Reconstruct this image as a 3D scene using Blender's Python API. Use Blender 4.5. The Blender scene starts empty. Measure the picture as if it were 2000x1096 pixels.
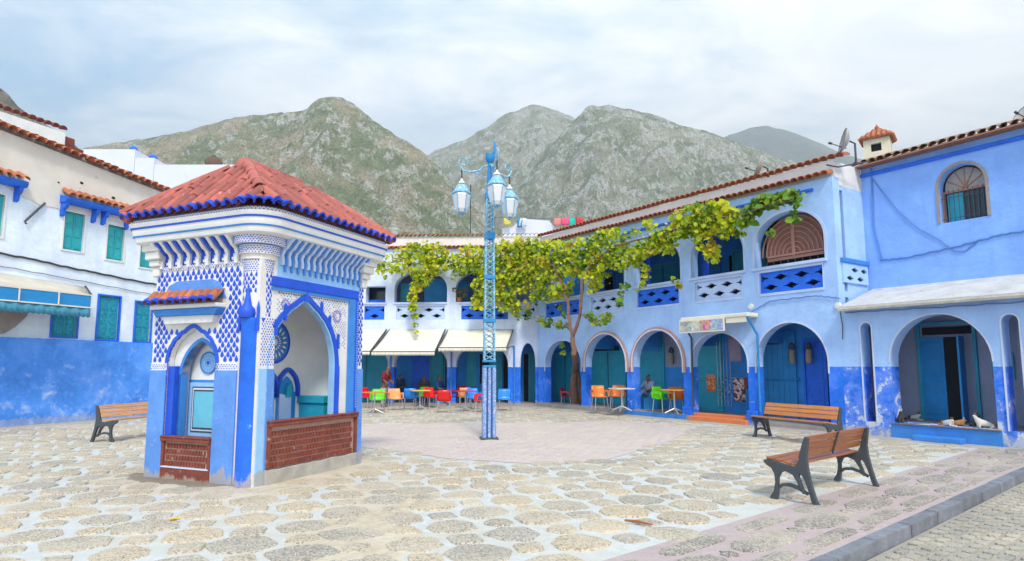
import bpy, bmesh, math, random
import numpy as np
from mathutils import Vector, Matrix, noise, geometry
R = math.radians
rnd = random.Random(7)
scene = bpy.context.scene
COL = scene.collection
PI = math.pi

# ---------------------------------------------------------------- camera
cam_d = bpy.data.cameras.new('camera')
cam = bpy.data.objects.new('camera', cam_d)
COL.objects.link(cam)
PITCH = math.atan(.105)
cam.location = (0, 0, 1.6)
cam.rotation_euler = (R(90) + PITCH, 0, 0)
cam_d.sensor_width = 36
cam_d.lens = 21.6
cam_d.shift_y = .022
cam_d.clip_end = 20000
cam_d.clip_start = .05
scene.camera = cam

# ---------------------------------------------------------------- world and sun
SUN_AZ = (.12, -.60)          # towards the sun, in plan
SUN_EL = R(50)
w = bpy.data.worlds.new('World')
scene.world = w
w.use_nodes = True
nt = w.node_tree
nt.nodes.clear()
def N(nt, t, **k):
    n = nt.nodes.new(t)
    for a, b in k.items():
        setattr(n, a, b)
    return n
out = N(nt, 'ShaderNodeOutputWorld')
bg = N(nt, 'ShaderNodeBackground')
bg.inputs['Strength'].default_value = .10
sky = N(nt, 'ShaderNodeTexSky', sky_type='NISHITA', sun_disc=False)
sky.sun_elevation = SUN_EL
sky.sun_rotation = math.atan2(SUN_AZ[0], SUN_AZ[1])
sky.air_density = 1.0
sky.dust_density = .6
tc = N(nt, 'ShaderNodeTexCoord')
sep = N(nt, 'ShaderNodeSeparateXYZ')
nt.links.new(tc.outputs['Generated'], sep.inputs[0])
def M(nt, op, a, b=None, c=None):
    n = N(nt, 'ShaderNodeMath', operation=op)
    for i, v in enumerate((a, b, c)):
        if v is None: continue
        if isinstance(v, (int, float)): n.inputs[i].default_value = v
        else: nt.links.new(v, n.inputs[i])
    return n.outputs[0]
zz = M(nt, 'ADD', M(nt, 'ABSOLUTE', sep.outputs[2]), .16)
ux = M(nt, 'DIVIDE', sep.outputs[0], zz)
uy = M(nt, 'DIVIDE', sep.outputs[1], zz)
cmb = N(nt, 'ShaderNodeCombineXYZ')
nt.links.new(ux, cmb.inputs[0]); nt.links.new(uy, cmb.inputs[1])
def wnoise(scale, detail, rough, off, stretch=(1, 1, 1), dist=0):
    mp = N(nt, 'ShaderNodeMapping')
    mp.inputs['Location'].default_value = off
    mp.inputs['Scale'].default_value = stretch
    nt.links.new(cmb.outputs[0], mp.inputs[0])
    n = N(nt, 'ShaderNodeTexNoise')
    n.inputs['Scale'].default_value = scale
    n.inputs['Detail'].default_value = detail
    n.inputs['Roughness'].default_value = rough
    n.inputs['Distortion'].default_value = dist
    nt.links.new(mp.outputs[0], n.inputs['Vector'])
    return n.outputs['Fac']
def ramp(nt, fac, stops):
    r = N(nt, 'ShaderNodeValToRGB')
    el = r.color_ramp.elements
    while len(el) < len(stops): el.new(.5)
    for e, (p, c) in zip(el, stops):
        e.position = p
        e.color = (c, c, c, 1) if isinstance(c, (int, float)) else (*c, 1)
    nt.links.new(fac, r.inputs[0])
    return r.outputs[0]
def mixc(nt, fac, a, b, blend='MIX'):
    m = N(nt, 'ShaderNodeMix', data_type='RGBA', blend_type=blend)
    for s, v in ((m.inputs[0], fac), (m.inputs[6], a), (m.inputs[7], b)):
        if isinstance(v, (int, float)): s.default_value = v
        elif isinstance(v, tuple): s.default_value = (*v, 1)
        else: nt.links.new(v, s)
    return m.outputs[2]
big = wnoise(.75, 8, .62, (3.1, 4.7, 0), (1, 1.15, 1), .5)
fine = wnoise(2.2, 8, .6, (1.2, 8.3, 0), (1, 1.6, 1), .6)
mask = M(nt, 'ADD', M(nt, 'ADD', M(nt, 'MULTIPLY', big, .72), M(nt, 'MULTIPLY', fine, .28)), M(nt, 'MULTIPLY', sep.outputs[0], .10))
cover = ramp(nt, mask, [(.36, .0), (.48, .62), (.58, 1.0)])
shade = ramp(nt, fine, [(.3, (6.2, 7.0, 7.5)), (.5, (8.0, 8.4, 8.6)), (.68, (9.6, 9.6, 9.5))])
blue = mixc(nt, .75, sky.outputs[0], (2.9, 5.4, 7.9))
skyc = mixc(nt, cover, blue, shade)
nt.links.new(skyc, bg.inputs[0])
nt.links.new(bg.outputs[0], out.inputs[0])

sd = bpy.data.lights.new('sun', 'SUN')
sd.energy = 1.5
sd.angle = R(10)
sd.color = (1, .95, .87)
so = bpy.data.objects.new('sun', sd)
COL.objects.link(so)
l = math.hypot(*SUN_AZ)
sv = Vector((SUN_AZ[0] / l * math.cos(SUN_EL), SUN_AZ[1] / l * math.cos(SUN_EL), math.sin(SUN_EL)))
so.rotation_euler = sv.to_track_quat('Z', 'Y').to_euler()
so.location = (0, 0, 60)
vs = scene.view_settings
vs.view_transform = 'Standard'
vs.look = 'None'
vs.gamma = 1
vs.use_curve_mapping = False
vs.exposure = .92
try:
    scene.cycles.max_bounces = 6
    scene.cycles.volume_bounces = 0
except Exception:
    pass

# ---------------------------------------------------------------- helpers
def tagp(o, label=None, cat=None, group=None, kind=None):
    if label: o['label'] = label
    if cat: o['category'] = cat
    if group: o['group'] = group
    if kind: o['kind'] = kind
    return o
def thing(name, label, cat, loc=(0, 0, 0), rz=0, group=None, parent=None):
    o = bpy.data.objects.new(name, None)
    o.empty_display_size = .2
    COL.objects.link(o)
    o.location = loc
    o.rotation_euler = (0, 0, rz)
    return tagp(o, label, cat, group)
def link_mesh(name, me, parent=None, loc=(0, 0, 0), rot=(0, 0, 0), scale=(1, 1, 1), kind=None):
    o = bpy.data.objects.new(name, me)
    COL.objects.link(o)
    if parent: o.parent = parent
    o.location = loc; o.rotation_euler = rot; o.scale = scale
    if kind: o['kind'] = kind
    return o
def kids(o):
    return list(o.children)
def copy_tree(o, parent=None):
    c = o.copy(); COL.objects.link(c); c.parent = parent
    for ch in kids(o): copy_tree(ch, c)
    return c

class MB:
    def __init__(s): s.v = []; s.f = []
    def add(s, v, f):
        n = len(s.v)
        s.v.extend([tuple(p) for p in v]); s.f.extend([tuple(i + n for i in q) for q in f])
        return s
    def box(s, x0, x1, y0, y1, z0, z1):
        if x0 > x1: x0, x1 = x1, x0
        if y0 > y1: y0, y1 = y1, y0
        if z0 > z1: z0, z1 = z1, z0
        return s.add([(x0,y0,z0),(x1,y0,z0),(x1,y1,z0),(x0,y1,z0),(x0,y0,z1),(x1,y0,z1),(x1,y1,z1),(x0,y1,z1)],
                     [(0,3,2,1),(4,5,6,7),(0,1,5,4),(1,2,6,5),(2,3,7,6),(3,0,4,7)])
    def slab(s, outer, a0, a1, axis='y', holes=()):
        """2D outline (u,z) extruded along y (u=x) or along x (u=y); with axis 'z' outline is (x,y)"""
        loops = [list(outer)] + [list(h) for h in holes]
        pts = [p for L in loops for p in L]
        tri = geometry.tessellate_polygon([[Vector((p[0], p[1], 0)) for p in L] for L in loops])
        def P(p, a):
            return (p[0], a, p[1]) if axis == 'y' else ((a, p[0], p[1]) if axis == 'x' else (p[0], p[1], a))
        n = len(pts)
        v = [P(p, a0) for p in pts] + [P(p, a1) for p in pts]
        f = [t for t in tri] + [tuple(n + i for i in reversed(t)) for t in tri]
        k = 0
        for L in loops:
            m = len(L)
            for i in range(m):
                j = (i + 1) % m
                f.append((k + i, k + j, n + k + j, n + k + i))
            k += m
        return s.add(v, f)
    def tube(s, pts, r, n=6, cap=True):
        pts = [Vector(p) for p in pts]
        rs = r if isinstance(r, (list, tuple)) else [r] * len(pts)
        prev = None; v = []; f = []
        for i, p in enumerate(pts):
            d = (pts[min(i + 1, len(pts) - 1)] - pts[max(i - 1, 0)])
            if d.length < 1e-9: d = Vector((0, 0, 1))
            d.normalize()
            up = Vector((0, 0, 1)) if abs(d.z) < .9 else Vector((1, 0, 0))
            if prev is not None:
                up = prev
            a = d.cross(up)
            if a.length < 1e-6: a = d.cross(Vector((0, 1, 0)))
            a.normalize(); b = a.cross(d).normalized(); prev = b
            for k in range(n):
                t = 2 * PI * k / n
                v.append(p + (a * math.cos(t) + b * math.sin(t)) * rs[i])
        for i in range(len(pts) - 1):
            for k in range(n):
                f.append((i*n+k, i*n+(k+1)%n, (i+1)*n+(k+1)%n, (i+1)*n+k))
        if cap:
            f.append(tuple(range(n))[::-1]); f.append(tuple((len(pts)-1)*n+k for k in range(n)))
        return s.add(v, f)
    def lathe(s, prof, n=16, c=(0, 0, 0), a0=0, a1=2*PI):
        full = abs(a1 - a0 - 2*PI) < 1e-6
        m = n if full else n + 1
        v = []; f = []
        for r, z in prof:
            for k in range(m):
                t = a0 + (a1 - a0) * k / n
                v.append((c[0] + r*math.cos(t), c[1] + r*math.sin(t), c[2] + z))
        for i in range(len(prof) - 1):
            for k in range(n):
                k2 = (k + 1) % m if full else k + 1
                f.append((i*m+k, i*m+k2, (i+1)*m+k2, (i+1)*m+k))
        return s.add(v, f)
    def build(s, name, mat, parent=None, kind=None, bevel=0, smooth=False, label=None, sharp=35):
        me = bpy.data.meshes.new(name)
        me.from_pydata(s.v, [], s.f)
        me.materials.append(mat)
        me.update()
        bm = bmesh.new(); bm.from_mesh(me)
        bmesh.ops.recalc_face_normals(bm, faces=bm.faces[:])
        bm.to_mesh(me); bm.free()
        if smooth:
            me.shade_smooth()
            try: me.set_sharp_from_angle(angle=R(sharp))
            except Exception: pass
        o = link_mesh(name, me, parent, kind=kind)
        if label: o['label'] = label
        if bevel:
            b = o.modifiers.new('bevel', 'BEVEL'); b.width = bevel; b.segments = 2; b.limit_method = 'ANGLE'
        return o

def arch(x0, x1, z0, zs, zt, n=14, point=0.0):
    """arched outline from (x0,z0) up, over and down to (x1,z0)"""
    cx, a, h = (x0 + x1) / 2, (x1 - x0) / 2, zt - zs
    pts = [(x0, z0)]
    for i in range(n + 1):
        t = PI - PI * i / n
        x = math.cos(t); z = math.sin(t)
        if point: z = z * (1 - point) + point * (1 - abs(x)) ** .8
        pts.append((cx + a * x, zs + h * z))
    pts.append((x1, z0))
    return pts

# ---------------------------------------------------------------- materials
MATS = {}
def newmat(name):
    m = bpy.data.materials.new(name); m.use_nodes = True
    nt = m.node_tree
    b = nt.nodes['Principled BSDF']
    return m, nt, b
def nz(nt, scale, detail=5, rough=.55, vec=None, dist=0):
    n = N(nt, 'ShaderNodeTexNoise')
    n.inputs['Scale'].default_value = scale; n.inputs['Detail'].default_value = detail
    n.inputs['Roughness'].default_value = rough; n.inputs['Distortion'].default_value = dist
    if vec is not None: nt.links.new(vec, n.inputs['Vector'])
    return n.outputs['Fac']
def pos(nt, scale=None):
    g = N(nt, 'ShaderNodeNewGeometry')
    if scale is None: return g.outputs['Position']
    mp = N(nt, 'ShaderNodeMapping'); mp.inputs['Scale'].default_value = scale
    nt.links.new(g.outputs['Position'], mp.inputs[0]); return mp.outputs[0]
def bump(nt, b, h, strength, dist=.02):
    bn = N(nt, 'ShaderNodeBump'); bn.inputs['Strength'].default_value = strength
    bn.inputs['Distance'].default_value = dist
    nt.links.new(h, bn.inputs['Height']); nt.links.new(bn.outputs[0], b.inputs['Normal'])
def mul(c, k): return tuple(min(1, x * k) for x in c)
def paint(name, col, rough=.75, var=.18, scale=2.5, bmp=.25, worn=None, worn_amt=.0, objrand=0, metal=0, fine=28, splash=0):
    """plain painted or plain stone surface with uneven tone, fine relief and optional worn patches"""
    if name in MATS: return MATS[name]
    m, nt, b = newmat(name)
    p = pos(nt)
    n1 = nz(nt, scale, 6, .6, p)
    n2 = nz(nt, fine, 4, .6, p)
    c = mixc(nt, ramp(nt, n1, [(.3, 0.), (.7, 1.)]), mul(col, 1 - var), mul(col, 1 + var * .6))
    c = mixc(nt, ramp(nt, n2, [(.35, 0.), (.65, .35 if var > .05 else .1)]), c, mul(col, 1 - var * 1.3))
    if worn:
        n3 = nz(nt, scale * 1.7, 9, .68, p, .4)
        hi = .5 + .28 * (1 - worn_amt)
        c = mixc(nt, ramp(nt, n3, [(hi - .035, 0.), (hi + .02, 1.)]), c, worn)
    if splash:
        sz = N(nt, 'ShaderNodeSeparateXYZ'); nt.links.new(p, sz.inputs[0])
        n7 = nz(nt, 5, 8, .7, pos(nt, (1, 1, .5)), .3)
        lv = M(nt, 'SUBTRACT', M(nt, 'MULTIPLY', n7, splash * 2.6), M(nt, 'ADD', sz.outputs[2], splash * .75))
        c = mixc(nt, ramp(nt, lv, [(0., 0.), (.05, .75)]), c, (.40, .35, .28))
        n8 = nz(nt, 11, 8, .75, p, .5)
        c = mixc(nt, ramp(nt, n8, [(.66, 0.), (.69, .7)]), c, (.60, .62, .66))
    if objrand:
        oi = N(nt, 'ShaderNodeObjectInfo')
        hs = N(nt, 'ShaderNodeHueSaturation')
        mr = N(nt, 'ShaderNodeMapRange'); nt.links.new(oi.outputs['Random'], mr.inputs[0])
        mr.inputs[3].default_value = 1 - objrand; mr.inputs[4].default_value = 1 + objrand
        nt.links.new(mr.outputs[0], hs.inputs['Value']); nt.links.new(c, hs.inputs['Color'])
        c = hs.outputs[0]
    nt.links.new(c, b.inputs['Base Color'])
    b.inputs['Roughness'].default_value = rough
    b.inputs['Metallic'].default_value = metal
    if bmp:
        h = M(nt, 'ADD', M(nt, 'MULTIPLY', n1, .6), M(nt, 'MULTIPLY', n2, .4))
        bump(nt, b, h, bmp, .03)
    MATS[name] = m
    return m

def dado_wall(name, top, low, zline, rough=.85, worn=(.62, .68, .85), wornlow=.35, worntop=0.12, stain=None, edge=.02, band=None, reach=99):
    """limewashed wall: two paint colours meeting at a hand-painted line, with flaking and splashes"""
    m, nt, b = newmat(name)
    g = N(nt, 'ShaderNodeNewGeometry'); p = g.outputs['Position']
    s = N(nt, 'ShaderNodeSeparateXYZ'); nt.links.new(p, s.inputs[0])
    n1 = nz(nt, 1.3, 7, .62, p); n2 = nz(nt, 9, 6, .6, p); n3 = nz(nt, 2.6, 10, .72, p, .5); n4 = nz(nt, 40, 3, .6, p)
    n6 = nz(nt, 2.4, 6, .7, pos(nt, (1.0, 1.0, 2.6)), .8)
    ct = mixc(nt, ramp(nt, n1, [(.32, 0.), (.68, 1.)]), mul(top, .84), mul(top, 1.1))
    st = pos(nt, (3.2, 3.2, .35))
    n5 = nz(nt, 1.5, 6, .6, st)
    ct = mixc(nt, ramp(nt, n5, [(.52, 0.), (.75, .5)]), ct, tuple(a * .74 for a in top[:2]) + (top[2] * .9,))
    ct = mixc(nt, ramp(nt, n6, [(.40, .25), (.55, 0.)]), ct, tuple(a * .82 for a in top[:2]) + (top[2] * .95,))
    ct = mixc(nt, ramp(nt, n3, [(.74 - worntop * .3, 0.), (.78 - worntop * .3, .8)]), ct, worn)
    cl = mixc(nt, ramp(nt, n1, [(.35, 0.), (.65, 1.)]), mul(low, .75), mul(low, 1.15))
    cl = mixc(nt, ramp(nt, n2, [(.45, 0.), (.75, .5)]), cl, mul(low, 1.5))
    cl = mixc(nt, ramp(nt, n1, [(.50, 0.), (.66, .4)]), cl, tuple(a * .6 + b_ * .4 for a, b_ in zip(low, worn)))
    # flaking grows towards the foot of the wall
    mr = N(nt, 'ShaderNodeMapRange'); nt.links.new(s.outputs[2], mr.inputs[0])
    mr.inputs[1].default_value = 0; mr.inputs[2].default_value = zline; mr.inputs[3].default_value = .09; mr.inputs[4].default_value = 0
    wv = M(nt, 'ADD', M(nt, 'ADD', M(nt, 'MULTIPLY', n3, .8), M(nt, 'MULTIPLY', n2, .2)), mr.outputs[0])
    t0 = .72 - wornlow * .25
    cl = mixc(nt, ramp(nt, wv, [(t0 - .03, 0.), (t0 + .09, .8)]), cl, worn)
    cl = mixc(nt, ramp(nt, wv, [(t0 + .10, 0.), (t0 + .12, .8)]), cl, (.68, .70, .72))
    zl = M(nt, 'SUBTRACT', M(nt, 'ADD', s.outputs[2], M(nt, 'MULTIPLY', M(nt, 'SUBTRACT', n2, .5), edge * 2)), zline)
    msk = M(nt, 'GREATER_THAN', zl, 0)
    c = mixc(nt, msk, cl, ct)
    if stain:
        # mud splash line at the foot
        f = M(nt, 'LESS_THAN', M(nt, 'ADD', s.outputs[2], M(nt, 'MULTIPLY', n2, -.34)), stain)
        c = mixc(nt, M(nt, 'MULTIPLY', f, .5), c, (.34, .36, .42))
    nt.links.new(c, b.inputs['Base Color'])
    b.inputs['Roughness'].default_value = rough
    h = M(nt, 'ADD', M(nt, 'ADD', M(nt, 'MULTIPLY', n1, .8), M(nt, 'MULTIPLY', n2, .25)), M(nt, 'MULTIPLY', n4, .1))
    bump(nt, b, h, .6, .06)
    MATS[name] = m
    return m

PALE = (.40, .60, .98)
LOWB = (.014, .17, .84)
m_arc = dado_wall('arcade limewash', PALE, LOWB, 1.62, worn=(.5, .6, .88), wornlow=.3, stain=.03)
m_arcw = dado_wall('arcade limewash flaking', PALE, LOWB, 1.62, worn=(.17, .30, .84), wornlow=.95, stain=.05)
m_upper = dado_wall('upper wall limewash', (.25, .46, .96), (.25, .46, .96), 0, worn=(.45, .62, .96), worntop=.2)
m_left = dado_wall('left house limewash', (.74, .83, .97), (.07, .28, .90), 2.42, worn=(.42, .56, .88), wornlow=.42, stain=.05)
m_lefttop = paint('aged cream plaster', (.72, .68, .62), .9, .12, 1.2, .4, worn=(.45, .36, .24), worn_amt=.38)
m_white = paint('white paint', (.78, .77, .75), .7, .10, 3, .25, worn=(.56, .50, .43), worn_amt=.2)
m_offw = paint('parapet white', (.76, .73, .70), .85, .12, 2, .35, worn=(.52, .44, .36), worn_amt=.22)
m_pale = paint('pale blue paint', PALE, .8, .12, 2.5, .3)
m_trimw = paint('light trim blue', (.5, .62, .88), .75, .12, 3, .25)
m_blue = paint('cobalt paint', (.012, .09, .66), .6, .2, 4, .2)
m_bright = paint('bright blue paint', (.010, .15, .80), .6, .25, 4, .25, worn=(.2, .42, .9), worn_amt=.2, splash=.25)
m_mid = paint('medium blue paint', (.045, .24, .68), .65, .18, 3, .25)
m_plight = paint('pillar light blue', (.12, .30, .76), .8, .22, 3, .4, worn=(.34, .46, .74), worn_amt=.42, splash=.32)
m_sky = paint('sky blue paint', (.30, .55, .86), .7, .15, 4, .25, splash=.3)
m_teal = paint('teal paint', (.018, .37, .52), .55, .2, 3, .2)
m_teal2 = paint('turquoise shutter paint', (.02, .40, .46), .5, .22, 6, .2)
m_tealb = paint('petrol blue paint', (.014, .26, .62), .6, .2, 3, .2)
m_inner = paint('inner wall blue', (.03, .27, .72), .8, .25, 1.8, .3, worn=(.12, .3, .6), worn_amt=.25)
m_ingrey = paint('inner wall grey lilac', (.30, .34, .48), .85, .15, 1.8, .3, worn=(.2, .24, .34), worn_amt=.15)
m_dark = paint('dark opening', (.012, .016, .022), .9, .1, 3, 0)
m_glass = paint('dark glass', (.015, .03, .045), .12, .1, 3, 0)
m_tile = paint('terracotta tile', (.50, .16, .075), .85, .3, 9, .4, worn=(.22, .12, .08), worn_amt=.3, objrand=.22)
m_tile_k = paint('red glazed roof tile', (.40, .10, .075), .6, .25, 7, .35, worn=(.52, .30, .24), worn_amt=.42, objrand=.3)
m_tile_b = paint('blue tile end', (.012, .07, .62), .4, .15, 6, .1, objrand=.1)
m_clay = paint('clay mortar bed', (.30, .13, .08), .9, .25, 8, .4)
m_brick = paint('red brick tile', (.24, .055, .035), .8, .35, 6, .4, worn=(.36, .24, .19), worn_amt=.5, splash=.15)
m_brickb = paint('brick joint', (.46, .28, .23), .9, .2, 9, .3)
m_cement = paint('rough cement', (.46, .43, .38), .95, .25, 5, .6, worn=(.28, .24, .14), worn_amt=.35)
m_iron = paint('cast iron paint', (.055, .065, .075), .5, .15, 12, .2)
m_wood = None
m_metal = paint('galvanised leg', (.55, .55, .55), .35, .08, 10, 0, metal=.6)
m_cable = paint('blue painted cable', (.10, .24, .58), .6, .1, 5, 0)
m_cabled = paint('black cable', (.03, .035, .04), .6, .1, 5, 0)
m_cream = paint('cream awning cloth', (.76, .71, .60), .9, .12, 2, .15)
m_orange_s = paint('orange painted step', (.72, .22, .08), .8, .15, 5, .3)
m_floor = paint('arcade floor', (.34, .30, .28), .9, .2, 3, .3)
m_terr = paint('rose terracotta trim', (.55, .30, .24), .85, .15, 5, .3, worn=(.6, .55, .6), worn_amt=.4)
m_ltrim = paint('chalk edge', (.62, .66, .8), .85, .1, 4, .2)
m_canopy = paint('weathered white slab', (.60, .58, .56), .9, .22, 2.6, .6, worn=(.36, .30, .26), worn_amt=.5)
m_lampc = paint('lamp cyan paint', (.16, .45, .66), .5, .2, 12, .2, worn=(.66, .70, .70), worn_amt=.75)
m_lampd = paint('lamp bright cyan', (.015, .25, .56), .45, .15, 12, .1)
m_lampm = paint('lamp base marbled paint', (.22, .36, .66), .6, .2, 14, .3, worn=(.6, .64, .8), worn_amt=.75)
m_panel = paint('frosted lantern panel', (.72, .72, .74), .25, .05, 6, 0)
m_cyan = paint('cyan tile panel', (.14, .50, .66), .35, .08, 8, 0)
m_dish = paint('dish grey', (.42, .40, .38), .6, .15, 6, .1)
m_grille = paint('rusty rose wood', (.42, .20, .15), .7, .2, 14, .3)

def wood(name, col):
    m, nt, b = newmat(name)
    p = N(nt, 'ShaderNodeTexCoord').outputs['Object']
    mp = N(nt, 'ShaderNodeMapping'); mp.inputs['Scale'].default_value = (1.2, 22, 22)
    nt.links.new(p, mp.inputs[0])
    n1 = nz(nt, 2.2, 7, .6, mp.outputs[0], .6)
    oi = N(nt, 'ShaderNodeObjectInfo')
    c = mixc(nt, ramp(nt, n1, [(.3, 0.), (.7, 1.)]), mul(col, .62), mul(col, 1.25))
    c = mixc(nt, ramp(nt, oi.outputs['Random'], [(0., 0.), (1., .3)]), c, mul(col, .6))
    nt.links.new(c, b.inputs['Base Color']); b.inputs['Roughness'].default_value = .38
    bump(nt, b, n1, .2, .01)
    return m
m_wood = wood('varnished brown wood', (.36, .12, .035))
m_woodo = wood('varnished orange wood', (.62, .24, .06))
m_woodp = wood('faded peach wood', (.68, .36, .17))

def stone_mat(name, cols, joint=None, speck=.5):
    """exposed-aggregate stone, each piece its own tone"""
    m, nt, b = newmat(name)
    oi = N(nt, 'ShaderNodeObjectInfo')
    at = N(nt, 'ShaderNodeAttribute'); at.attribute_name = 'tone'
    p = pos(nt)
    r = M(nt, 'FRACT', M(nt, 'ADD', oi.outputs['Random'], at.outputs['Fac']))
    c = ramp(nt, r, [(i / (len(cols) - 1) * .98 + .01, k) for i, k in enumerate(cols)])
    n1 = nz(nt, 3.0, 6, .6, p)
    c = mixc(nt, ramp(nt, n1, [(.3, 0.), (.7, .55)]), c, (.50, .44, .35))
    v = N(nt, 'ShaderNodeTexVoronoi'); v.inputs['Scale'].default_value = 70; nt.links.new(p, v.inputs['Vector'])
    sp = N(nt, 'ShaderNodeSeparateColor'); nt.links.new(v.outputs['Color'], sp.inputs[0])
    c = mixc(nt, M(nt, 'MULTIPLY', ramp(nt, sp.outputs[0], [(.0, 0.), (.55, 0.), (.62, 1.)]), speck), c, (.12, .11, .10))
    c = mixc(nt, M(nt, 'MULTIPLY', ramp(nt, sp.outputs[1], [(.0, 0.), (.7, 0.), (.76, 1.)]), speck * .9), c, (.66, .58, .46))
    dv = nz(nt, .9, 5, .6, p)
    c = mixc(nt, ramp(nt, dv, [(.46, 0.), (.66, .6)]), c, (.62, .54, .42))
    nt.links.new(c, b.inputs['Base Color']); b.inputs['Roughness'].default_value = .85
    bump(nt, b, M(nt, 'ADD', v.outputs['Distance'], M(nt, 'MULTIPLY', n1, .5)), .7, .012)
    return m
m_stone = stone_mat('aggregate stone', [(.50, .43, .32), (.62, .48, .31), (.33, .31, .28), (.56, .46, .33), (.42, .39, .34), (.66, .50, .30), (.48, .44, .36), (.58, .47, .33)], speck=.6)
m_stonev = stone_mat('purple grey stone', [(.22, .195, .19), (.28, .24, .22), (.20, .185, .185), (.29, .25, .23)], speck=.65)
m_cobble = stone_mat('grey street cobble', [(.28, .27, .23), (.33, .31, .26), (.24, .235, .22)], speck=.3)
m_curb = paint('curb stone', (.21, .22, .25), .8, .35, 5, .5, objrand=.15)

def ground_mat(name, a, bcol, dirt, d0=.5, scale=1.0, bm=.5):
    m, nt, b = newmat(name)
    p = pos(nt)
    n1 = nz(nt, 1.1 * scale, 7, .6, p); n2 = nz(nt, 7 * scale, 6, .65, p); n3 = nz(nt, 60, 3, .6, p)
    c = mixc(nt, ramp(nt, n2, [(.35, 0.), (.65, 1.)]), a, bcol)
    c = mixc(nt, ramp(nt, n1, [(d0, 0.), (d0 + .22, .8)]), c, dirt)
    c = mixc(nt, ramp(nt, n3, [(.4, 0.), (.7, .35)]), c, mul(dirt, .6))
    nt.links.new(c, b.inputs['Base Color']); b.inputs['Roughness'].default_value = .9
    bump(nt, b, M(nt, 'ADD', M(nt, 'MULTIPLY', n2, .6), M(nt, 'MULTIPLY', n3, .3)), bm, .02)
    return m
m_joint = ground_mat('whitewashed cement joint', (.60, .62, .61), (.51, .52, .50), (.54, .48, .39), .47)
m_pink = ground_mat('rose mortar', (.50, .39, .385), (.41, .33, .325), (.46, .38, .35), .45)
m_pinkst = stone_mat('pale rose sett', [(.60, .50, .48), (.67, .56, .54), (.54, .46, .45), (.64, .54, .50)], speck=.25)
m_sand = ground_mat('trodden sand and dust', (.60, .51, .38), (.46, .37, .25), (.66, .60, .49), .42, 1.7, 1.0)
m_grnd = ground_mat('street earth', (.40, .36, .30), (.34, .31, .27), (.44, .38, .30), .5)

# ---------------------------------------------------------------- mountains
def mountain_mat(name, green, rock, soil, rk=.5, sc=1.0):
    m, nt, b = newmat(name)
    p = pos(nt)
    big = nz(nt, .006 * sc, 8, .6, p); mid = nz(nt, .03 * sc, 9, .65, p, .5)
    st = N(nt, 'ShaderNodeMapping'); st.inputs['Scale'].default_value = (1.15, .5, .62); st.inputs['Rotation'].default_value = (R(8), R(20), R(15))
    nt.links.new(p, st.inputs[0])
    cr = nz(nt, .05 * sc, 10, .74, st.outputs[0], .9)
    sc2 = nz(nt, .16 * sc, 6, .7, p)
    c = mixc(nt, ramp(nt, mid, [(.35, 0.), (.65, 1.)]), mul(green, .65), mul(green, 1.25))
    c = mixc(nt, ramp(nt, big, [(.46, 0.), (.6, .8)]), c, soil)
    rr = M(nt, 'ADD', M(nt, 'MULTIPLY', cr, .55), M(nt, 'MULTIPLY', nz(nt, .014 * sc, 6, .6, p, .6), .45))
    c = mixc(nt, ramp(nt, rr, [(rk, 0.), (rk + .07, .95)]), c, rock)
    c = mixc(nt, ramp(nt, sc2, [(.5, 0.), (.60, .8)]), c, mul(green, .34))
    g = N(nt, 'ShaderNodeNewGeometry')
    nt.links.new(c, b.inputs['Base Color']); b.inputs['Roughness'].default_value = 1
    b.inputs['Specular IOR Level'].default_value = .1
    bump(nt, b, M(nt, 'ADD', cr, M(nt, 'MULTIPLY', sc2, .35)), 1.0, 14 / sc)
    return m
def mountain(name, label, D, prof, mat, wig=120, amp=1.0, back=.35, front=.42, seed=0, nx=240, ny=110):
    xs = np.array([(p[0] - 1000) / 1200. for p in prof]); 
    cp, sp_ = math.cos(PITCH), math.sin(PITCH)
    hs = []
    for px, py in prof:
        v = (592 - py) / 1200.
        hs.append(1.6 + D * (sp_ + v * cp) / (cp - v * sp_))
    xs = [(prof[i][0] - 1000) / 1200. * D / (cp - (592 - prof[i][1]) / 1200. * sp_) for i in range(len(prof))]
    hs = np.array(hs); xs = np.array(xs)
    X = np.linspace(xs[0], xs[-1], nx)
    T = np.concatenate([np.linspace(0, 1, ny), np.linspace(1, 2, 26)[1:]])
    verts = []
    for j, t in enumerate(T):
        if t <= 1:
            y = D * (1 - front * (1 - t)); k = t ** 1.12
        else:
            y = D * (1 + back * (t - 1)); k = max(0, 1 - (t - 1) ** 1.1)
        edge = 1 - k if t <= 1 else (1 - k)
        for i, x in enumerate(X):
            n0 = noise.noise((x / D * 5 + seed, t * 2.1, seed))
            xx = x + n0 * wig * (1 - abs(1 - t)) * 0 + n0 * wig * min(1, abs(1 - t) * 1.6)
            h = float(np.interp(xx, xs, hs))
            xw = x * (1 - .10 * (1 - min(t, 1)))
            q = Vector((xw / D * 9 + seed * 3.1, y / D * 9, seed))
            rg = noise.ridged_multi_fractal(q, .9, 2.1, 6, 1.0, 2.0) - 1.1
            fn = noise.fractal(q * 5, .8, 2.2, 5)
            z = h * k + (rg * .075 + fn * .020) * D * amp * min(1, edge * 3.2) * min(1, k * 3) * .55 + fn * .0034 * D * amp
            verts.append((xw, y, z - 2 if k > 0 else -4))
    mb = MB(); fs = []
    for j in range(len(T) - 1):
        for i in range(nx - 1):
            a = j * nx + i
            fs.append((a, a + 1, a + nx + 1, a + nx))
    me = bpy.data.meshes.new(name)
    me.from_pydata(verts, [], fs); me.materials.append(mat); me.shade_smooth()
    o = link_mesh(name, me)
    o['kind'] = 'structure'; o['label'] = label
    return o
mm1 = mountain_mat('scrub mountain near', (.24, .28, .12), (.68, .64, .57), (.60, .46, .31), .50, 1.8)
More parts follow.
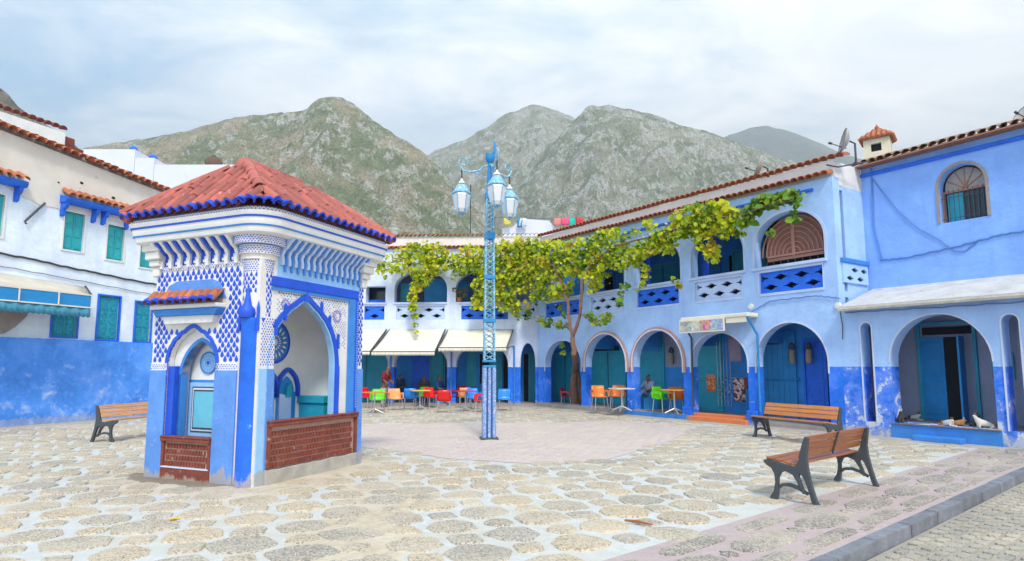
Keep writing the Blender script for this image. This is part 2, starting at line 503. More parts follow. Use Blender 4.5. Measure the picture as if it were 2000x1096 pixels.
mm2 = mountain_mat('scrub mountain mid', (.25, .29, .16), (.66, .64, .58), (.48, .45, .33), .485, 1.8)
mm3 = mountain_mat('far mountain', (.13, .17, .12), (.40, .40, .37), (.28, .28, .22), .58, .6)
mm0 = mountain_mat('crag', (.12, .12, .08), (.34, .29, .25), (.30, .24, .19), .46, 5)
mountain('mountain', 'green and stony mountain with a rounded rocky summit behind the fountain roof', 1100,
   [(-700,420),(-300,360),(0,305),(190,285),(210,280),(250,273),(330,262),(400,243),(450,229),(480,224),(540,220),(580,217),(600,209),(615,193),(640,184),(668,187),(700,209),(740,238),(780,266),(820,289),(850,318),(900,372),(960,430),(1050,500),(1120,560)], mm1, 130, 1.0, seed=1.3)
mountain('mountain', 'pale domed ridge left of the highest middle peak', 2000,
   [(560,560),(700,430),(780,335),(850,293),(900,275),(940,254),(990,221),(1010,214),(1035,203),(1060,208),(1085,212),(1118,228),(1160,250),(1240,300),(1400,400),(1500,520)], mm2, 200, .9, seed=4.1, nx=200)
mountain('mountain', 'broad rocky mountain with sharp left peak above the arcade', 1400,
   [(860,560),(950,440),(1040,330),(1100,255),(1130,226),(1150,206),(1185,203),(1230,211),(1290,227),(1330,243),(1400,262),(1440,275),(1500,300),(1560,316),(1640,335),(1800,365),(2100,400),(2700,460)], mm2, 170, 1.0, seed=7.7, nx=260)
mountain('mountain', 'distant hazy blue mountain at the right', 3600,
   [(1200,420),(1330,300),(1380,275),(1430,262),(1470,248),(1500,245),(1560,262),(1600,278),(1640,297),(1750,330),(1900,370),(2200,440)], mm3, 200, .6, seed=9.2, nx=160)
mountain('rock_crag', 'dark rocky crag above the roofs at the far left', 420,
   [(-500,20),(-200,100),(-60,145),(0,166),(18,180),(35,203),(60,221),(90,238),(130,262),(200,330),(300,420)], mm0, 20, .5, seed=2.2, nx=140, ny=50)
# ---------------------------------------------------------------- ground
gnd = MB()
gnd.add([(-9000, -3000, -.24), (9000, -3000, -.24), (9000, 9000, -.24), (-9000, 9000, -.24)], [(0, 1, 2, 3)])
gnd.build('ground', m_grnd, kind='structure')
CA = R(39.9); cd = Vector((math.cos(CA), math.sin(CA))); cn = Vector((cd.y, -cd.x))   # along curb; to the street
C0 = Vector((2.79, 5.3))
def on_curb(s, d):        # s along the curb, d away from it into the plaza
    p = C0 + cd * s - cn * d
    return p.x, p.y
def poly_sheet(name, pts, z, mat, kind='structure', zb=None, label=None):
    mb = MB()
    if zb is None:
        tri = geometry.tessellate_polygon([[Vector((p[0], p[1], 0)) for p in pts]])
        mb.add([(p[0], p[1], z) for p in pts], tri)
    else:
        mb.slab(pts, zb, z, 'z')
    return mb.build(name, mat, kind=kind, label=label)
plaza_pts = [on_curb(-14, .2), on_curb(30, .2), (30, 46), (-30, 46), (-30, -6), on_curb(-14, 10)]
plaza = poly_sheet('plaza_pavement', plaza_pts, 0, m_joint, zb=-.2)
street = poly_sheet('street', [on_curb(-14, .06), on_curb(40, .06), on_curb(40, -20), on_curb(-14, -20)], -.115, m_grnd, zb=-.23)

# stones of the plaza: octagons and little squares (pitch .68 m, rows run -26 degrees)
LA = R(-26); PA = .685
e1 = Vector((math.cos(LA), math.sin(LA))) * PA
e2 = Vector((-math.sin(LA), math.cos(LA))) * PA
O = Vector((-.30, 7.02))
KC, KS = math.cos(R(-23)), math.sin(R(-23))
def k_local(x, y):
    dx, dy = x + 3.45, y - 8.36
    return dx * KC + dy * KS, -dx * KS + dy * KC
def wing_local(x, y):
    a = R(-56.2); dx, dy = x - 1.15, y - 25.43
    return dx * math.cos(a) + dy * math.sin(a), -dx * math.sin(a) + dy * math.cos(a)
pink_c = Vector((.2, 13.6))
PINK = [gpx for gpx in ((-3.9, 15.1), (-3.0, 12.6), (-.95, 10.9), (.45, 10.4), (1.45, 10.6), (3.2, 13.3), (5.4, 17.1), (3.1, 18.6), (-1.6, 18.1), (-4.6, 17.6))]
def pink_f(x, y):
    """1 on the edge of the rose paving around the lamp, smaller inside"""
    dx, dy = x - pink_c.x, y - pink_c.y
    L = math.hypot(dx, dy)
    if L < 1e-4: return 0
    n = len(PINK)
    for i in range(n):
        ax, ay = PINK[i][0] - pink_c.x, PINK[i][1] - pink_c.y; bx_, by_ = PINK[(i + 1) % n][0] - pink_c.x, PINK[(i + 1) % n][1] - pink_c.y
        ex, ey = bx_ - ax, by_ - ay
        den = dx * ey - dy * ex
        if abs(den) < 1e-9: continue
        t = (ax * ey - ay * ex) / den; u = (ax * dy - ay * dx) / den
        if t > 0 and 0 <= u <= 1: return 1 / t * (1 + .045 * noise.noise((x * .9, y * .9, 2)) + .03 * noise.noise((x * 3, y * 3, 6)))
    return 9
def dirt_f(x, y):
    kx, ky = k_local(x, y)
    d = math.hypot(max(-2.3 - kx, 0, kx - .25), max(-.3 - ky, 0, ky - 2.5))
    n = noise.noise((x * .9, y * .9, 3)) * .8 + noise.noise((x * 2.5, y * 2.5, 7)) * .25
    ax = x - (-1.6 + (y - 8) * -.12)
    tongue = 1.0 - abs(ax) / 1.15 if y < 8.6 and y > 4 else -1
    return max(.72 - d * .9, tongue * .5) + n * .6
def stone_outline(cx, cy, rad, n, rot, seed):
    pts = []
    q = random.Random(seed)
    for i in range(n):
        t = rot + 2 * PI * (i + .5) / n
        r = rad / math.cos(PI / n) * (1 + q.uniform(-.13, .10)) * (1.1 if n < 7 and abs(math.cos(t)) > .9 and rad > .2 else 1)
        pts.append((cx + r * math.cos(t), cy + r * math.sin(t)))
    return pts
def round_outline(pts, k=.22):
    o = []
    m = len(pts)
    for i in range(m):
        a, b, c = Vector(pts[i - 1]), Vector(pts[i]), Vector(pts[(i + 1) % m])
        o.append(tuple(b + (a - b) * k)); o.append(tuple(b + (c - b) * k))
    return o
def stone_geo(pts, z0, z1, dome=.006, bev=.018):
    m = len(pts)
    cx = sum(p[0] for p in pts) / m; cy = sum(p[1] for p in pts) / m
    v = [(p[0], p[1], z0) for p in pts]
    ins = []
    for p in pts:
        d = math.hypot(p[0] - cx, p[1] - cy); k = max(.5, 1 - bev / max(d, .02))
        ins.append((cx + (p[0] - cx) * k, cy + (p[1] - cy) * k, z1))
    v += ins; v.append((cx, cy, z1 + dome))
    f = []
    for i in range(m):
        j = (i + 1) % m
        f.append((i, j, m + j, m + i)); f.append((m + i, m + j, 2 * m))
    return v, f
stones = []   # (distance, pts, height, mat)
for i in range(-46, 60):
    for j in range(-30, 60):
        for kind in (0, 1):
            c = O + e1 * (i + .5 * kind) + e2 * (j + .5 * kind)
            x, y = c
            if y < 3.8 or y > 27: continue
            if abs(x) > y * .95 + 1.5: continue
            s_, d_ = (c - C0).dot(cd), -(c - C0).dot(cn)
            if d_ < 1.42: continue
            kx, ky = k_local(x, y)
            if -2.35 < kx < .28 and -.3 < ky < 2.6: continue
            if pink_f(x, y) < .985: continue
            ws, wd = wing_local(x, y)
            if wd > -.45 and ws > -.5: continue
            lx = (x + 13.63) * .927 - (y - 16.62) * .375
            if lx < .42: continue
            if y > 25.35: continue
            j1, j2 = rnd.uniform(-.02, .02), rnd.uniform(-.02, .02)
            if kind == 0:
                pts = round_outline(stone_outline(x + j1, y + j2, *rnd.choice(((rnd.uniform(.24, .278), 6, -PI / 6 + rnd.uniform(-.15, .1)), (rnd.uniform(.25, .288), 8, LA + rnd.uniform(-.12, .12)), (rnd.uniform(.245, .285), 7, rnd.uniform(0, .9)))), rnd.random()), .10)
            else:
                pts = round_outline(stone_outline(x + j1, y + j2, rnd.uniform(.125, .16), rnd.choice((4, 5)), LA + PI / 4 + rnd.uniform(-.2, .2), rnd.random()), .12)
            sz = (.25 if kind == 0 else .1) / y
            stones.append((-sz, pts, rnd.uniform(.010, .024), kind))
stones.sort(key=lambda t: t[0])
def far_stones(lst, name, parent, mat):
    V = []; F = []; T = []
    for (_, pts, h, k) in lst:
        v, f = stone_geo(pts, -.01, h)
        n = len(V); V += v; F += [tuple(a + n for a in q) for q in f]
        tn = rnd.random(); T += [tn] * len(v)
    me = bpy.data.meshes.new(name); me.from_pydata(V, [], F); me.materials.append(mat)
    a = me.attributes.new('tone', 'FLOAT', 'POINT'); a.data.foreach_set('value', T)
    o = link_mesh(name, me, parent); o['kind'] = 'stuff'
    return o
def near_stone(pts, h, parent, mat, name='stone', zb=-.01):
    m = len(pts); cx = sum(p[0] for p in pts) / m; cy = sum(p[1] for p in pts) / m
    v, f = stone_geo([(p[0] - cx, p[1] - cy) for p in pts], zb, h)
    me = bpy.data.meshes.new(name); me.from_pydata(v, [], f); me.materials.append(mat)
    return link_mesh(name, me, parent, loc=(cx, cy, 0))
for (_, pts, h, k) in stones[:290]:
    near_stone(pts, h, plaza, m_stone)
far_stones(stones[290:], 'far_stones', plaza, m_stone)

# rose paving round the lamp post: sheet and low setts in courses
pp = []
for k in range(240):
    t = 2 * PI * k / 240; lo, hi = 0, 8
    for _ in range(24):
        mid = (lo + hi) / 2
        if pink_f(pink_c.x + mid * math.cos(t), pink_c.y + mid * math.sin(t)) < 1: lo = mid
        else: hi = mid
    pp.append((pink_c.x + lo * math.cos(t), pink_c.y + lo * math.sin(t)))
pinkp = poly_sheet('rose_paving', pp, .006, ground_mat('pale rose mortar', (.62, .50, .49), (.55, .44, .43), (.60, .50, .45), .5))
lst = []
for i in range(-22, 23):
    for j in range(-40, 41):
        u = i * .34 + (j % 2) * .17; v_ = j * .17
        x = pink_c.x + u * .9 - v_ * .44; y = pink_c.y + u * .44 + v_ * .9
        if pink_f(x, y) > .95: continue
        a, b = .155 + rnd.uniform(-.012, .006), .072 + rnd.uniform(-.006, .004)
        ring = [(x + .9 * p - .44 * q, y + .44 * p + .9 * q) for p, q in ((-a, -b), (a, -b), (a, b), (-a, b))]
        lst.append((0, ring, .006 + rnd.uniform(.003, .007), 0))
far_stones(lst, 'rose_setts', pinkp, m_pinkst)

# border band of elongated stones along the curb, rose mortar
band = poly_sheet('border_paving', [on_curb(-14, .2), on_curb(26, .2), on_curb(26, 1.3), on_curb(-14, 1.3)], .008, m_pink)
bl = []
def bstone(s, d, hl, hw, ch):
    q = [(-hl, -hw + ch), (-hl + ch * 2, -hw), (hl - ch * 2, -hw), (hl, -hw + ch), (hl, hw - ch), (hl - ch * 2, hw), (-hl + ch * 2, hw), (-hl, hw - ch)]
    return [on_curb(s + a + rnd.uniform(-.01, .01), d + b + rnd.uniform(-.008, .008)) for a, b in q]
for k in range(-4, 26):
    s = k * 1.22
    bl.append((s, bstone(s, .72, .47, .185, .10), .02))
    bl.append((s, bstone(s + .61, .39, .46, .10, .05), .02))
    bl.append((s, bstone(s + .61, 1.07, .46, .10, .05), .02))
    bl.append((s, bstone(s + .61, .72, .085, .10, .05), .018))
    bl.append((s, bstone(s, .30, .12, .05, .02), .018))
for s, q, h in bl:
    near_stone(q, h, band, m_stonev)
# curb stones and street cobbles
for k in range(-5, 26):
    s0 = k * .86; s1 = s0 + .86 - .012
    pts = [on_curb(s0, .065 + rnd.uniform(-.015, .015)), on_curb(s1, .065 + rnd.uniform(-.015, .015)), on_curb(s1, .205), on_curb(s0, .205)]
    v, f = stone_geo(pts, -.16, .012 + rnd.uniform(-.006, .006), .0, .012)
    cx, cy = sum(p[0] for p in pts) / 4, sum(p[1] for p in pts) / 4
    me = bpy.data.meshes.new('curb_stone'); me.from_pydata([(a - cx, b - cy, c) for a, b, c in v], [], f); me.materials.append(m_curb)
    o = link_mesh('curb_stone', me, plaza, loc=(cx, cy, 0))
    o.modifiers.new('bevel', 'BEVEL').width = .008
cb = []
for j in range(22):
    for k in range(-30, 90):
        s = k * .21 + (j % 2) * .105; d = -.05 - j * .135
        x, y = on_curb(s, d)
        if y < 4 or x > y * .95 + .8: continue
        pts = [on_curb(s + a + rnd.uniform(-.008, .008), d + b + rnd.uniform(-.012, .012)) for a, b in ((-.09, -.054), (.09, -.054), (.09, .054), (-.09, .054))]
        cb.append((y, round_outline(pts, .18), -.112 + rnd.uniform(-.005, .006)))
cb.sort(key=lambda t: t[0])
for y, pts, h in cb[:260]:
    m_ = len(pts)
    v, f = stone_geo(pts, -.15, h + .014, .003, .01)
    cx, cy = sum(p[0] for p in pts) / m_, sum(p[1] for p in pts) / m_
    me = bpy.data.meshes.new('cobble'); me.from_pydata([(a - cx, b - cy, c) for a, b, c in v], [], f); me.materials.append(m_cobble)
    link_mesh('cobble', me, street, loc=(cx, cy, 0))
V = []; F = []; T = []
for y, pts, h in cb[260:]:
    v, f = stone_geo(pts, -.15, h + .014, .003, .01); n = len(V); V += v; F += [tuple(a + n for a in q) for q in f]; T += [rnd.random()] * len(v)
if V:
    me = bpy.data.meshes.new('far_cobbles'); me.from_pydata(V, [], F); me.materials.append(m_cobble)
    me.attributes.new('tone', 'FLOAT', 'POINT').data.foreach_set('value', T)
    link_mesh('far_cobbles', me, street, kind='stuff')
# dust and sand trodden round the fountain
V = []; F = []; nx, ny = 150, 150
x0, x1, y0, y1 = -8, 1.2, 3.6, 13.4
for j in range(ny):
    for i in range(nx):
        x = x0 + (x1 - x0) * i / (nx - 1); y = y0 + (y1 - y0) * j / (ny - 1)
        f = dirt_f(x, y)
        z = -.012 + min(.030, max(0, f) * .045) + noise.noise((x * 4, y * 4, 1)) * .004 + noise.noise((x * 14, y * 14, 5)) * .0015
        V.append((x, y, z if f > -.02 else -.03))
for j in range(ny - 1):
    for i in range(nx - 1):
        a = j * nx + i
        if max(V[a][2], V[a + 1][2], V[a + nx][2], V[a + nx + 1][2]) > -.02: F.append((a, a + 1, a + nx + 1, a + nx))
me = bpy.data.meshes.new('dust'); me.from_pydata(V, [], F); me.materials.append(m_sand); me.shade_smooth()
tagp(link_mesh('dust', me), 'pale sandy dust trodden over the stones around the fountain', 'dust', kind='stuff')
#NEXT
def dust_strip(a, b, w, label, seed=0):
    a = Vector(a); b = Vector(b); d = (b - a); L = d.length; d.normalize(); n = Vector((-d.y, d.x))
    V = []; F = []; nx, ny = int(L / .09), 16
    for j in range(ny):
        for i in range(nx):
            q = a + d * (L * i / (nx - 1)) + n * (w * 1.5 * j / (ny - 1))
            t = j / (ny - 1) * 1.5
            f = 1 - t + noise.noise((q.x * 1.3, q.y * 1.3, seed)) * .4 + noise.noise((q.x * 5, q.y * 5, seed)) * .22
            if j == ny - 1: f = -1
            V.append((q.x, q.y, -.012 + min(.036, max(-.03, f * .06))))
    for j in range(ny - 1):
        for i in range(nx - 1):
            k = j * nx + i; F.append((k, k + 1, k + nx + 1, k + nx))
    me = bpy.data.meshes.new('dirt_edge'); me.from_pydata(V, [], F); me.materials.append(m_edge); me.shade_smooth()
    tagp(link_mesh('dirt_edge', me), label, 'dirt', kind='stuff')
m_edge = ground_mat('grey brown wall-foot dirt', (.44, .40, .35), (.36, .33, .29), (.52, .47, .40), .45, 1.6, .8)
def wl(s_, y_):
    a_ = R(-56.2); return (1.15 + s_ * math.cos(a_) - y_ * math.sin(a_), 25.43 + s_ * math.sin(a_) + y_ * math.cos(a_))
dust_strip(wl(19.2, .05), wl(-.3, .05), .75, 'grey brown dirt washed up along the foot of the arcade', 3)
dust_strip((1.6, 25.75), (-9, 26.2), .8, 'grey brown dirt under the cafe step at the back', 5)
dust_strip((-15.8, 11.3), (-11.2, 22.4), -.8, 'pale dirt along the foot of the left blue wall', 8)
m_damp_shadow = ground_mat('damp dust with painted shadow', (.27, .22, .17), (.20, .16, .12), (.34, .28, .21), .5, 2, .8)  # damp stain that also paints the pavilion's shadow onto the ground
V = []; F = []; nx, ny = 90, 60
for j in range(ny):
    for i in range(nx):
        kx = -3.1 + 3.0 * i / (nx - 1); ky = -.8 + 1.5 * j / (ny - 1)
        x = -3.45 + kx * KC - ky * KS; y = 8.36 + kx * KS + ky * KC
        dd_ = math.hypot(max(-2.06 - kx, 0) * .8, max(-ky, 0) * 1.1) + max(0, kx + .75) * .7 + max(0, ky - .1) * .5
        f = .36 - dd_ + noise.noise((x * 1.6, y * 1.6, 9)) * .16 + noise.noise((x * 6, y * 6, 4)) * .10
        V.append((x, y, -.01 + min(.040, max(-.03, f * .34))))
for j in range(ny - 1):
    for i in range(nx - 1):
        a = j * nx + i
        F.append((a, a + 1, a + nx + 1, a + nx))
me = bpy.data.meshes.new('damp_stain_shadow'); me.from_pydata(V, [], F); me.materials.append(m_damp_shadow); me.shade_smooth()
tagp(link_mesh('damp_stain_shadow', me), 'damp dirt and painted shadow along the foot of the left fountain face', 'dirt', kind='stuff')

# ---------------------------------------------------------------- roof tile meshes
def tile_mesh(name, L, r0, r1, mat, n=6, th=.014, a=1.0):
    """half-round clay tile, wide end at y=0, tapering up the slope"""
    V = []; F = []
    for (y, r) in ((0, r0), (L, r1)):
        for rr in (r, r - th):
            for k in range(n + 1):
                t = PI * k / n
                V.append((rr * math.cos(t), y, rr * math.sin(t) * a))
    m = n + 1
    for k in range(n):
        F += [(k, k + 1, 2 * m + k + 1, 2 * m + k), (m + k + 1, m + k, 3 * m + k, 3 * m + k + 1),
              (k + 1, k, m + k, m + k + 1)]
    me = bpy.data.meshes.new(name); me.from_pydata(V, [], F); me.materials.append(mat); me.shade_smooth()
    try: me.set_sharp_from_angle(angle=R(50))
    except Exception: pass
    return me
def place_tile(me, name, parent, o, up, nrm, jitter=.01):
    """o origin, up = unit vector up the slope, nrm = roof normal"""
    up = Vector(up).normalized(); nrm = Vector(nrm).normalized()
    x = up.cross(nrm).normalized(); nrm = x.cross(up)
    m = Matrix((x, up, nrm)).transposed().to_4x4()
    t = bpy.data.objects.new(name, me); COL.objects.link(t); t.parent = parent
    t.matrix_local = Matrix.Translation(Vector(o) + nrm * rnd.uniform(-jitter, jitter) * .5) @ m @ Matrix.Rotation(rnd.uniform(-1, 1) * jitter * 2, 4, 'Z')
    return t
def tile_strip(mb, p0, p1, out, n, L, r, drop, th=.012, seg=5, y_in=0):
    """joined row of short barrel tiles along p0-p1, projecting along `out` (plan) and falling by drop"""
    p0 = Vector(p0); p1 = Vector(p1); out = Vector(out).normalized()
    step = (p1 - p0) / n
    for i in range(n):
        c = p0 + step * (i + .5)
        up = (-out * L + Vector((0, 0, drop))); upn = up.normalized()
        x = step.normalized(); nr = x.cross(upn)
        if nr.z < 0: nr = -nr
        c = c + nr * rnd.uniform(-.008, .008)
        V = []; F = []
        m = seg + 1
        for (a, rr0) in ((0, r), (1, r * .85)):
            for rr in (rr0, rr0 - th):
                for k in range(m):
                    t = PI * k / seg
                    V.append(c + up * a + x * rr * math.cos(t) + nr * rr * math.sin(t))
        for k in range(seg):
            F += [(k, k + 1, 2*m + k + 1, 2*m + k), (m + k + 1, m + k, 3*m + k, 3*m + k + 1), (k + 1, k, m + k, m + k + 1)]
        mb.add(V, F)
    return mb

# ---------------------------------------------------------------- the fountain pavilion
W_, D_ = 2.06, 2.3
K = thing('fountain_pavilion', 'blue and white tiled fountain pavilion with a red tiled roof in the plaza', 'fountain', (-3.45, 8.36, 0), R(-23))
def in_poly(x, y, P):
    c = False; n = len(P); j = n - 1
    for i in range(n):
        if (P[i][1] > y) != (P[j][1] > y) and x < (P[j][0] - P[i][0]) * (y - P[i][1]) / (P[j][1] - P[i][1]) + P[i][0]: c = not c
        j = i
    return c
ZT = 3.44      # underside of cornice
# -- left face (y = 0): niche outline
def cusp(x0, x1, zs, zt, n=5, amp=.02):
    """pointed, slightly scalloped Moorish arch from (x0,zs) to (x1,zs)"""
    cx = (x0 + x1) / 2; a = (x1 - x0) / 2; h = zt - zs
    L = []
    m = n * 6
    for i in range(m + 1):
        t = i / m
        q = t * PI / 2
        x = x0 + a * (.72 * (1 - math.cos(q)) + .28 * t * t)
        z = zs + h * (.86 * math.sin(q) + .14 * t ** 6)
        z += amp * abs(math.sin(t * PI * n)) * (1 if 0 < t < 1 else 0)
        L.append((x, z))
    return L + [(2 * cx - x, z) for x, z in reversed(L[:-1])]
nA = cusp(-1.72, -.76, 1.64, 2.17, 5, .018)
left_outer = [(-W_, 0), (-1.72, 0)] + nA + [(-.76, 0), (-.34, 0), (-.34, ZT), (-W_, ZT)]
MB().slab(left_outer, 0, .10).build('front_wall', m_offw, K)
# second layer inside the niche with a rounder arch
nB = arch(-1.56, -.80, .60, 1.48, 1.98, 16, .25)
MB().slab([(-1.74, .60), (-1.56, .60)] + nB[1:-1] + [(-.80, .60), (-.74, .60), (-.74, 2.3), (-1.74, 2.3)], .11, .24).build('niche_surround', m_white, K)
# painted blue reveal strips (raised 6 mm) of both arches
def arch_strip(name, path, w, y0, y1, mat, axis='y', parent=K, inward=1):
    n = len(path); a = []; b = []
    cx = sum(p[0] for p in path) / n; 
    for i, p in enumerate(path):
        p0 = Vector(path[max(0, i - 1)]); p1 = Vector(path[min(n - 1, i + 1)])
        d = (p1 - p0); 
        if d.length < 1e-6: d = Vector((0, 1))
        d.normalize(); nr = Vector((-d.y, d.x)) * inward
        q = Vector(p) + nr * w
        a.append(tuple(p)); b.append(tuple(q))
    mb = MB()
    for i in range(n - 1):
        quad = [a[i], a[i + 1], b[i + 1], b[i]]
        def P(p, t): return (p[0], t, p[1]) if axis == 'y' else (t, p[0], p[1])
        v = [P(p, y0) for p in quad] + [P(p, y1) for p in quad]
        mb.add(v, [(0, 1, 2, 3), (7, 6, 5, 4), (0, 4, 5, 1), (3, 2, 6, 7), (1, 5, 6, 2), (0, 3, 7, 4)])
    return mb.build(name, mat, parent)
pA = [(-1.72, .62)] + nA + [(-.76, .62)]
arch_strip('niche_edge', pA, .055, -.012, .02, m_blue, inward=1)
MB().box(-1.72, -1.60, .02, .11, .62, 1.62).build('niche_jamb', m_blue, K)
MB().slab([(-1.6, .6), (-1.55, .6), (-1.55, 1.5), (-1.6, 1.5)], .10, .20).build('niche_pilaster', m_mid, K)
arch_strip('inner_niche_edge', nB, .05, .10, .25, m_mid, inward=1)
# back of the niche: white above, blue below, medallion, framed cyan panel
MB().box(-1.74, -.74, .30, .34, 1.42, 2.4).build('niche_back', m_white, K)
MB().box(-1.74, -.74, .295, .34, .6, 1.42).build('niche_back_dado', m_mid, K)
MB().box(-1.58, -.84, .270, .2945, .60, 1.38).build('panel_border', m_sky, K)
MB().box(-1.51, -.91, .262, .2695, .66, 1.32).build('panel_frame', m_iron, K)
MB().box(-1.49, -.93, .256, .2615, .68, 1.30).build('panel_frame', m_ltrim, K)
MB().box(-1.465, -.955, .250, .2555, .705, 1.275).build('panel_line', m_iron, K)
MB().box(-1.44, -.98, .243, .2495, .73, 1.25).build('cyan_panel', m_cyan, K)
def medallion(parent, cx, cz, r, place, spokes=16, core=m_white):
    """disc made of nested rings with petals; place maps (u,w,depth) to local coordinates"""
    def ring(name, r0, r1, d, mat, n=36):
        v = []; f = []
        for k in range(n):
            t = 2 * PI * k / n
            v += [place(cx + r0 * math.cos(t), cz + r0 * math.sin(t), d), place(cx + r1 * math.cos(t), cz + r1 * math.sin(t), d), place(cx + r1 * math.cos(t), cz + r1 * math.sin(t), 0)]
        for k in range(n):
            a, b = 3 * k, 3 * ((k + 1) % n)
            f += [(a, a + 1, b + 1, b), (a + 1, a + 2, b + 2, b + 1)]
        return MB().add(v, f).build(name, mat, parent)
    def disc(name, r, d, mat, n=36):
        v = [place(cx + r * math.cos(2 * PI * k / n), cz + r * math.sin(2 * PI * k / n), d) for k in range(n)]
        v2 = [place(cx + r * math.cos(2 * PI * k / n), cz + r * math.sin(2 * PI * k / n), 0) for k in range(n)]
        return MB().add(v + v2, [tuple(range(n))] + [(k, (k + 1) % n, n + (k + 1) % n, n + k) for k in range(n)]).build(name, mat, parent)
    disc('medallion', r, .012, m_mid)
    ring('medallion_rim', r * .88, r, .022, m_blue if core is m_white else m_mid)
    disc('medallion_field', r * .84, .016, m_sky if core is not m_white else m_mid)
    mb = MB()
    for lay, (ra, rb, wd) in enumerate(((.48, .80, .055), (.24, .42, .04))):
        for k in range(spokes):
            t = 2 * PI * k / spokes + lay * .2
            pts = []
            for (rr, ww) in ((ra, 0), ((ra + rb) / 2, wd), (rb, 0), ((ra + rb) / 2, -wd)):
                x = rr * math.cos(t) - ww * math.sin(t); z = rr * math.sin(t) + ww * math.cos(t)
                pts.append((x * r, z * r))
            v = [place(cx + x, cz + z, .021) for x, z in pts]
            mb.add(v, [(0, 1, 2, 3)])
    mb.build('medallion_petals', core, parent, kind='stuff')
    disc('medallion_core', r * .16, .026, m_cream if core is m_white else m_blue)
medallion(K, -1.24, 1.67, .165, lambda u, v, d: (u, .2995 - d, v), 20, m_plight)

# pillars and lower panels of the left face
MB().box(-W_, -1.725, -.03, -.001, 0, 1.56).build('pillar', m_plight, K, bevel=.012)
MB().box(-.755, -.345, -.03, -.001, 0, 1.56).build('pillar', m_plight, K, bevel=.012)
def brick_panel(parent, place, u0, u1, z0, z1, bu, bz, frame=.05, stagger=True):
    """recessed field of small upright bricks in a red frame; place(u,z,d)"""
    def bx(mb, a0, a1, c0, c1, d0, d1):
        v = [place(a, c, d) for d in (d0, d1) for a, c in ((a0, c0), (a1, c0), (a1, c1), (a0, c1))]
        mb.add(v, [(0, 3, 2, 1), (4, 5, 6, 7), (0, 1, 5, 4), (1, 2, 6, 5), (2, 3, 7, 6), (3, 0, 4, 7)])
    mb = MB(); bx(mb, u0, u1, z0, z1, -.03, .012); mb.build('panel_bed', m_brickb, parent)
    for a_, b_ in ((u0, u0 + frame), (u1 - frame, u1)):
        mb = MB(); bx(mb, a_, b_, z0, z1, .0125, .045); mb.build('panel_frame', m_brick, parent)
    mb = MB()
    nz_ = int((z1 - z0 - frame) / bz); nu = int((u1 - u0 - 2 * frame) / bu)
    for j in range(nz_):
        for i in range(nu):
            o = (bu / 2 if (j % 2 and stagger) else 0)
            a = u0 + frame + .006 + i * bu + o
            if a + bu > u1 - frame: continue
            c = z0 + .01 + j * bz
            bx(mb, a, a + bu - .016, c, c + bz - .017, .0125, .022 + rnd.uniform(0, .008))
    mb.build('small_bricks', m_brick, parent, kind='stuff')
    mb = MB(); bx(mb, u0 - .005, u1 + .005, z1 - frame * .9, z1 + .005, .0455, .07); bx(mb, u0 - .005, u1 + .005, z1 + .0055, z1 + .03, -.05, .08)
    mb.build('coping', m_brick, parent, bevel=.008)
brick_panel(K, lambda u, z, d: (u, .012 - d, z), -1.722, -.758, .20, .60, .058, .082)
MB().box(-1.722, -.758, -.035, .04, 0, .185).build('panel_base', m_brick, K, bevel=.01)
MB().box(-1.70, -.78, -.042, .02, .186, .205).build('panel_ledge', m_ltrim, K)

# corner: engaged round column with pointed finial
MB().lathe([(.17, 0), (.17, .10), (.16, .14), (.16, 2.18), (.17, 2.2), (.175, 2.28)], 28, (-.17, .075, 0)).build('corner_column', m_bright, K, smooth=True)
MB().lathe([(.10, 2.28), (.115, 2.34), (.10, 2.40), (.06, 2.45), (.05, 2.5), (.03, 2.60), (.0, 2.78)], 14, (-.17, -.045, 0)).build('column_finial', m_blue, K, smooth=True)
for x in (-.335, -.005):
    MB().lathe([(.022, 2.10), (.022, 2.42), (.0, 2.52)], 8, (x, -.015, 0)).build('column_spike', m_blue, K, smooth=True)
MB().box(-.34, -.001, .001, .30, 0, ZT).build('corner_core', m_offw, K)

# -- right face (x = 0)
oy0, oy1 = .17, 1.60
nR = cusp(oy0, oy1, 1.60, 2.62, 6, .010)
right_outer = [(.301, .0), (.301, ZT), (D_, ZT), (D_, 0)]
rp = [(oy0 + .132, 0)] + [(oy0 + .132, ZT), (D_, ZT), (D_, 0), (oy1, 0), (oy1, 1.60)] + [p for p in reversed(nR) if p[0] > oy0 + .14] 
# outline: start at near side above the corner core
curve = [p for p in nR if p[0] > .315]
ol = [(.301, curve[0][1] - .02)] + curve + [(oy1, .80), (D_, .80), (D_, ZT), (.301, ZT)]
MB().slab(ol, -.075, 0, 'x').build('side_wall', m_offw, K)
MB().slab([(.301, 0), (D_, 0), (D_, .80), (.301, .80)], -.24, -.001, 'x').build('side_base', m_cement, K)
# light blue soffit and dark blue cusped outline with stepped spikes
soff = [(y, z) for y, z in nR]
arch_strip('arch_soffit', [(oy0, .86)] + soff + [(oy1, .86)], -.03, -.09, .004, m_sky, 'x', inward=1)
arch_strip('arch_outline', [p for p in nR if p[0] > .30] + [(oy1, .88)], .075, .002, .026, m_blue, 'x', inward=1)
sp = []
for (u, z0, z1) in ((.30, 2.05, 2.28), (.47, 2.27, 2.52), (1.235, 2.42, 2.62), (1.43, 2.22, 2.42), (1.645, 1.90, 2.14)):
    mbs = MB().slab([(u - .022, z0), (u + .022, z0), (u + .022, z1 - .03), (u, z1), (u - .022, z1 - .03)], .004, .032, 'x')
    mbs.build('arch_spike', m_blue, K)
MB().slab([(oy1 + .0, .86), (oy1 + .085, .86), (oy1 + .085, 1.62), (oy1 + .0, 1.62)], .027, .034, 'x').build('arch_jamb', m_blue, K)
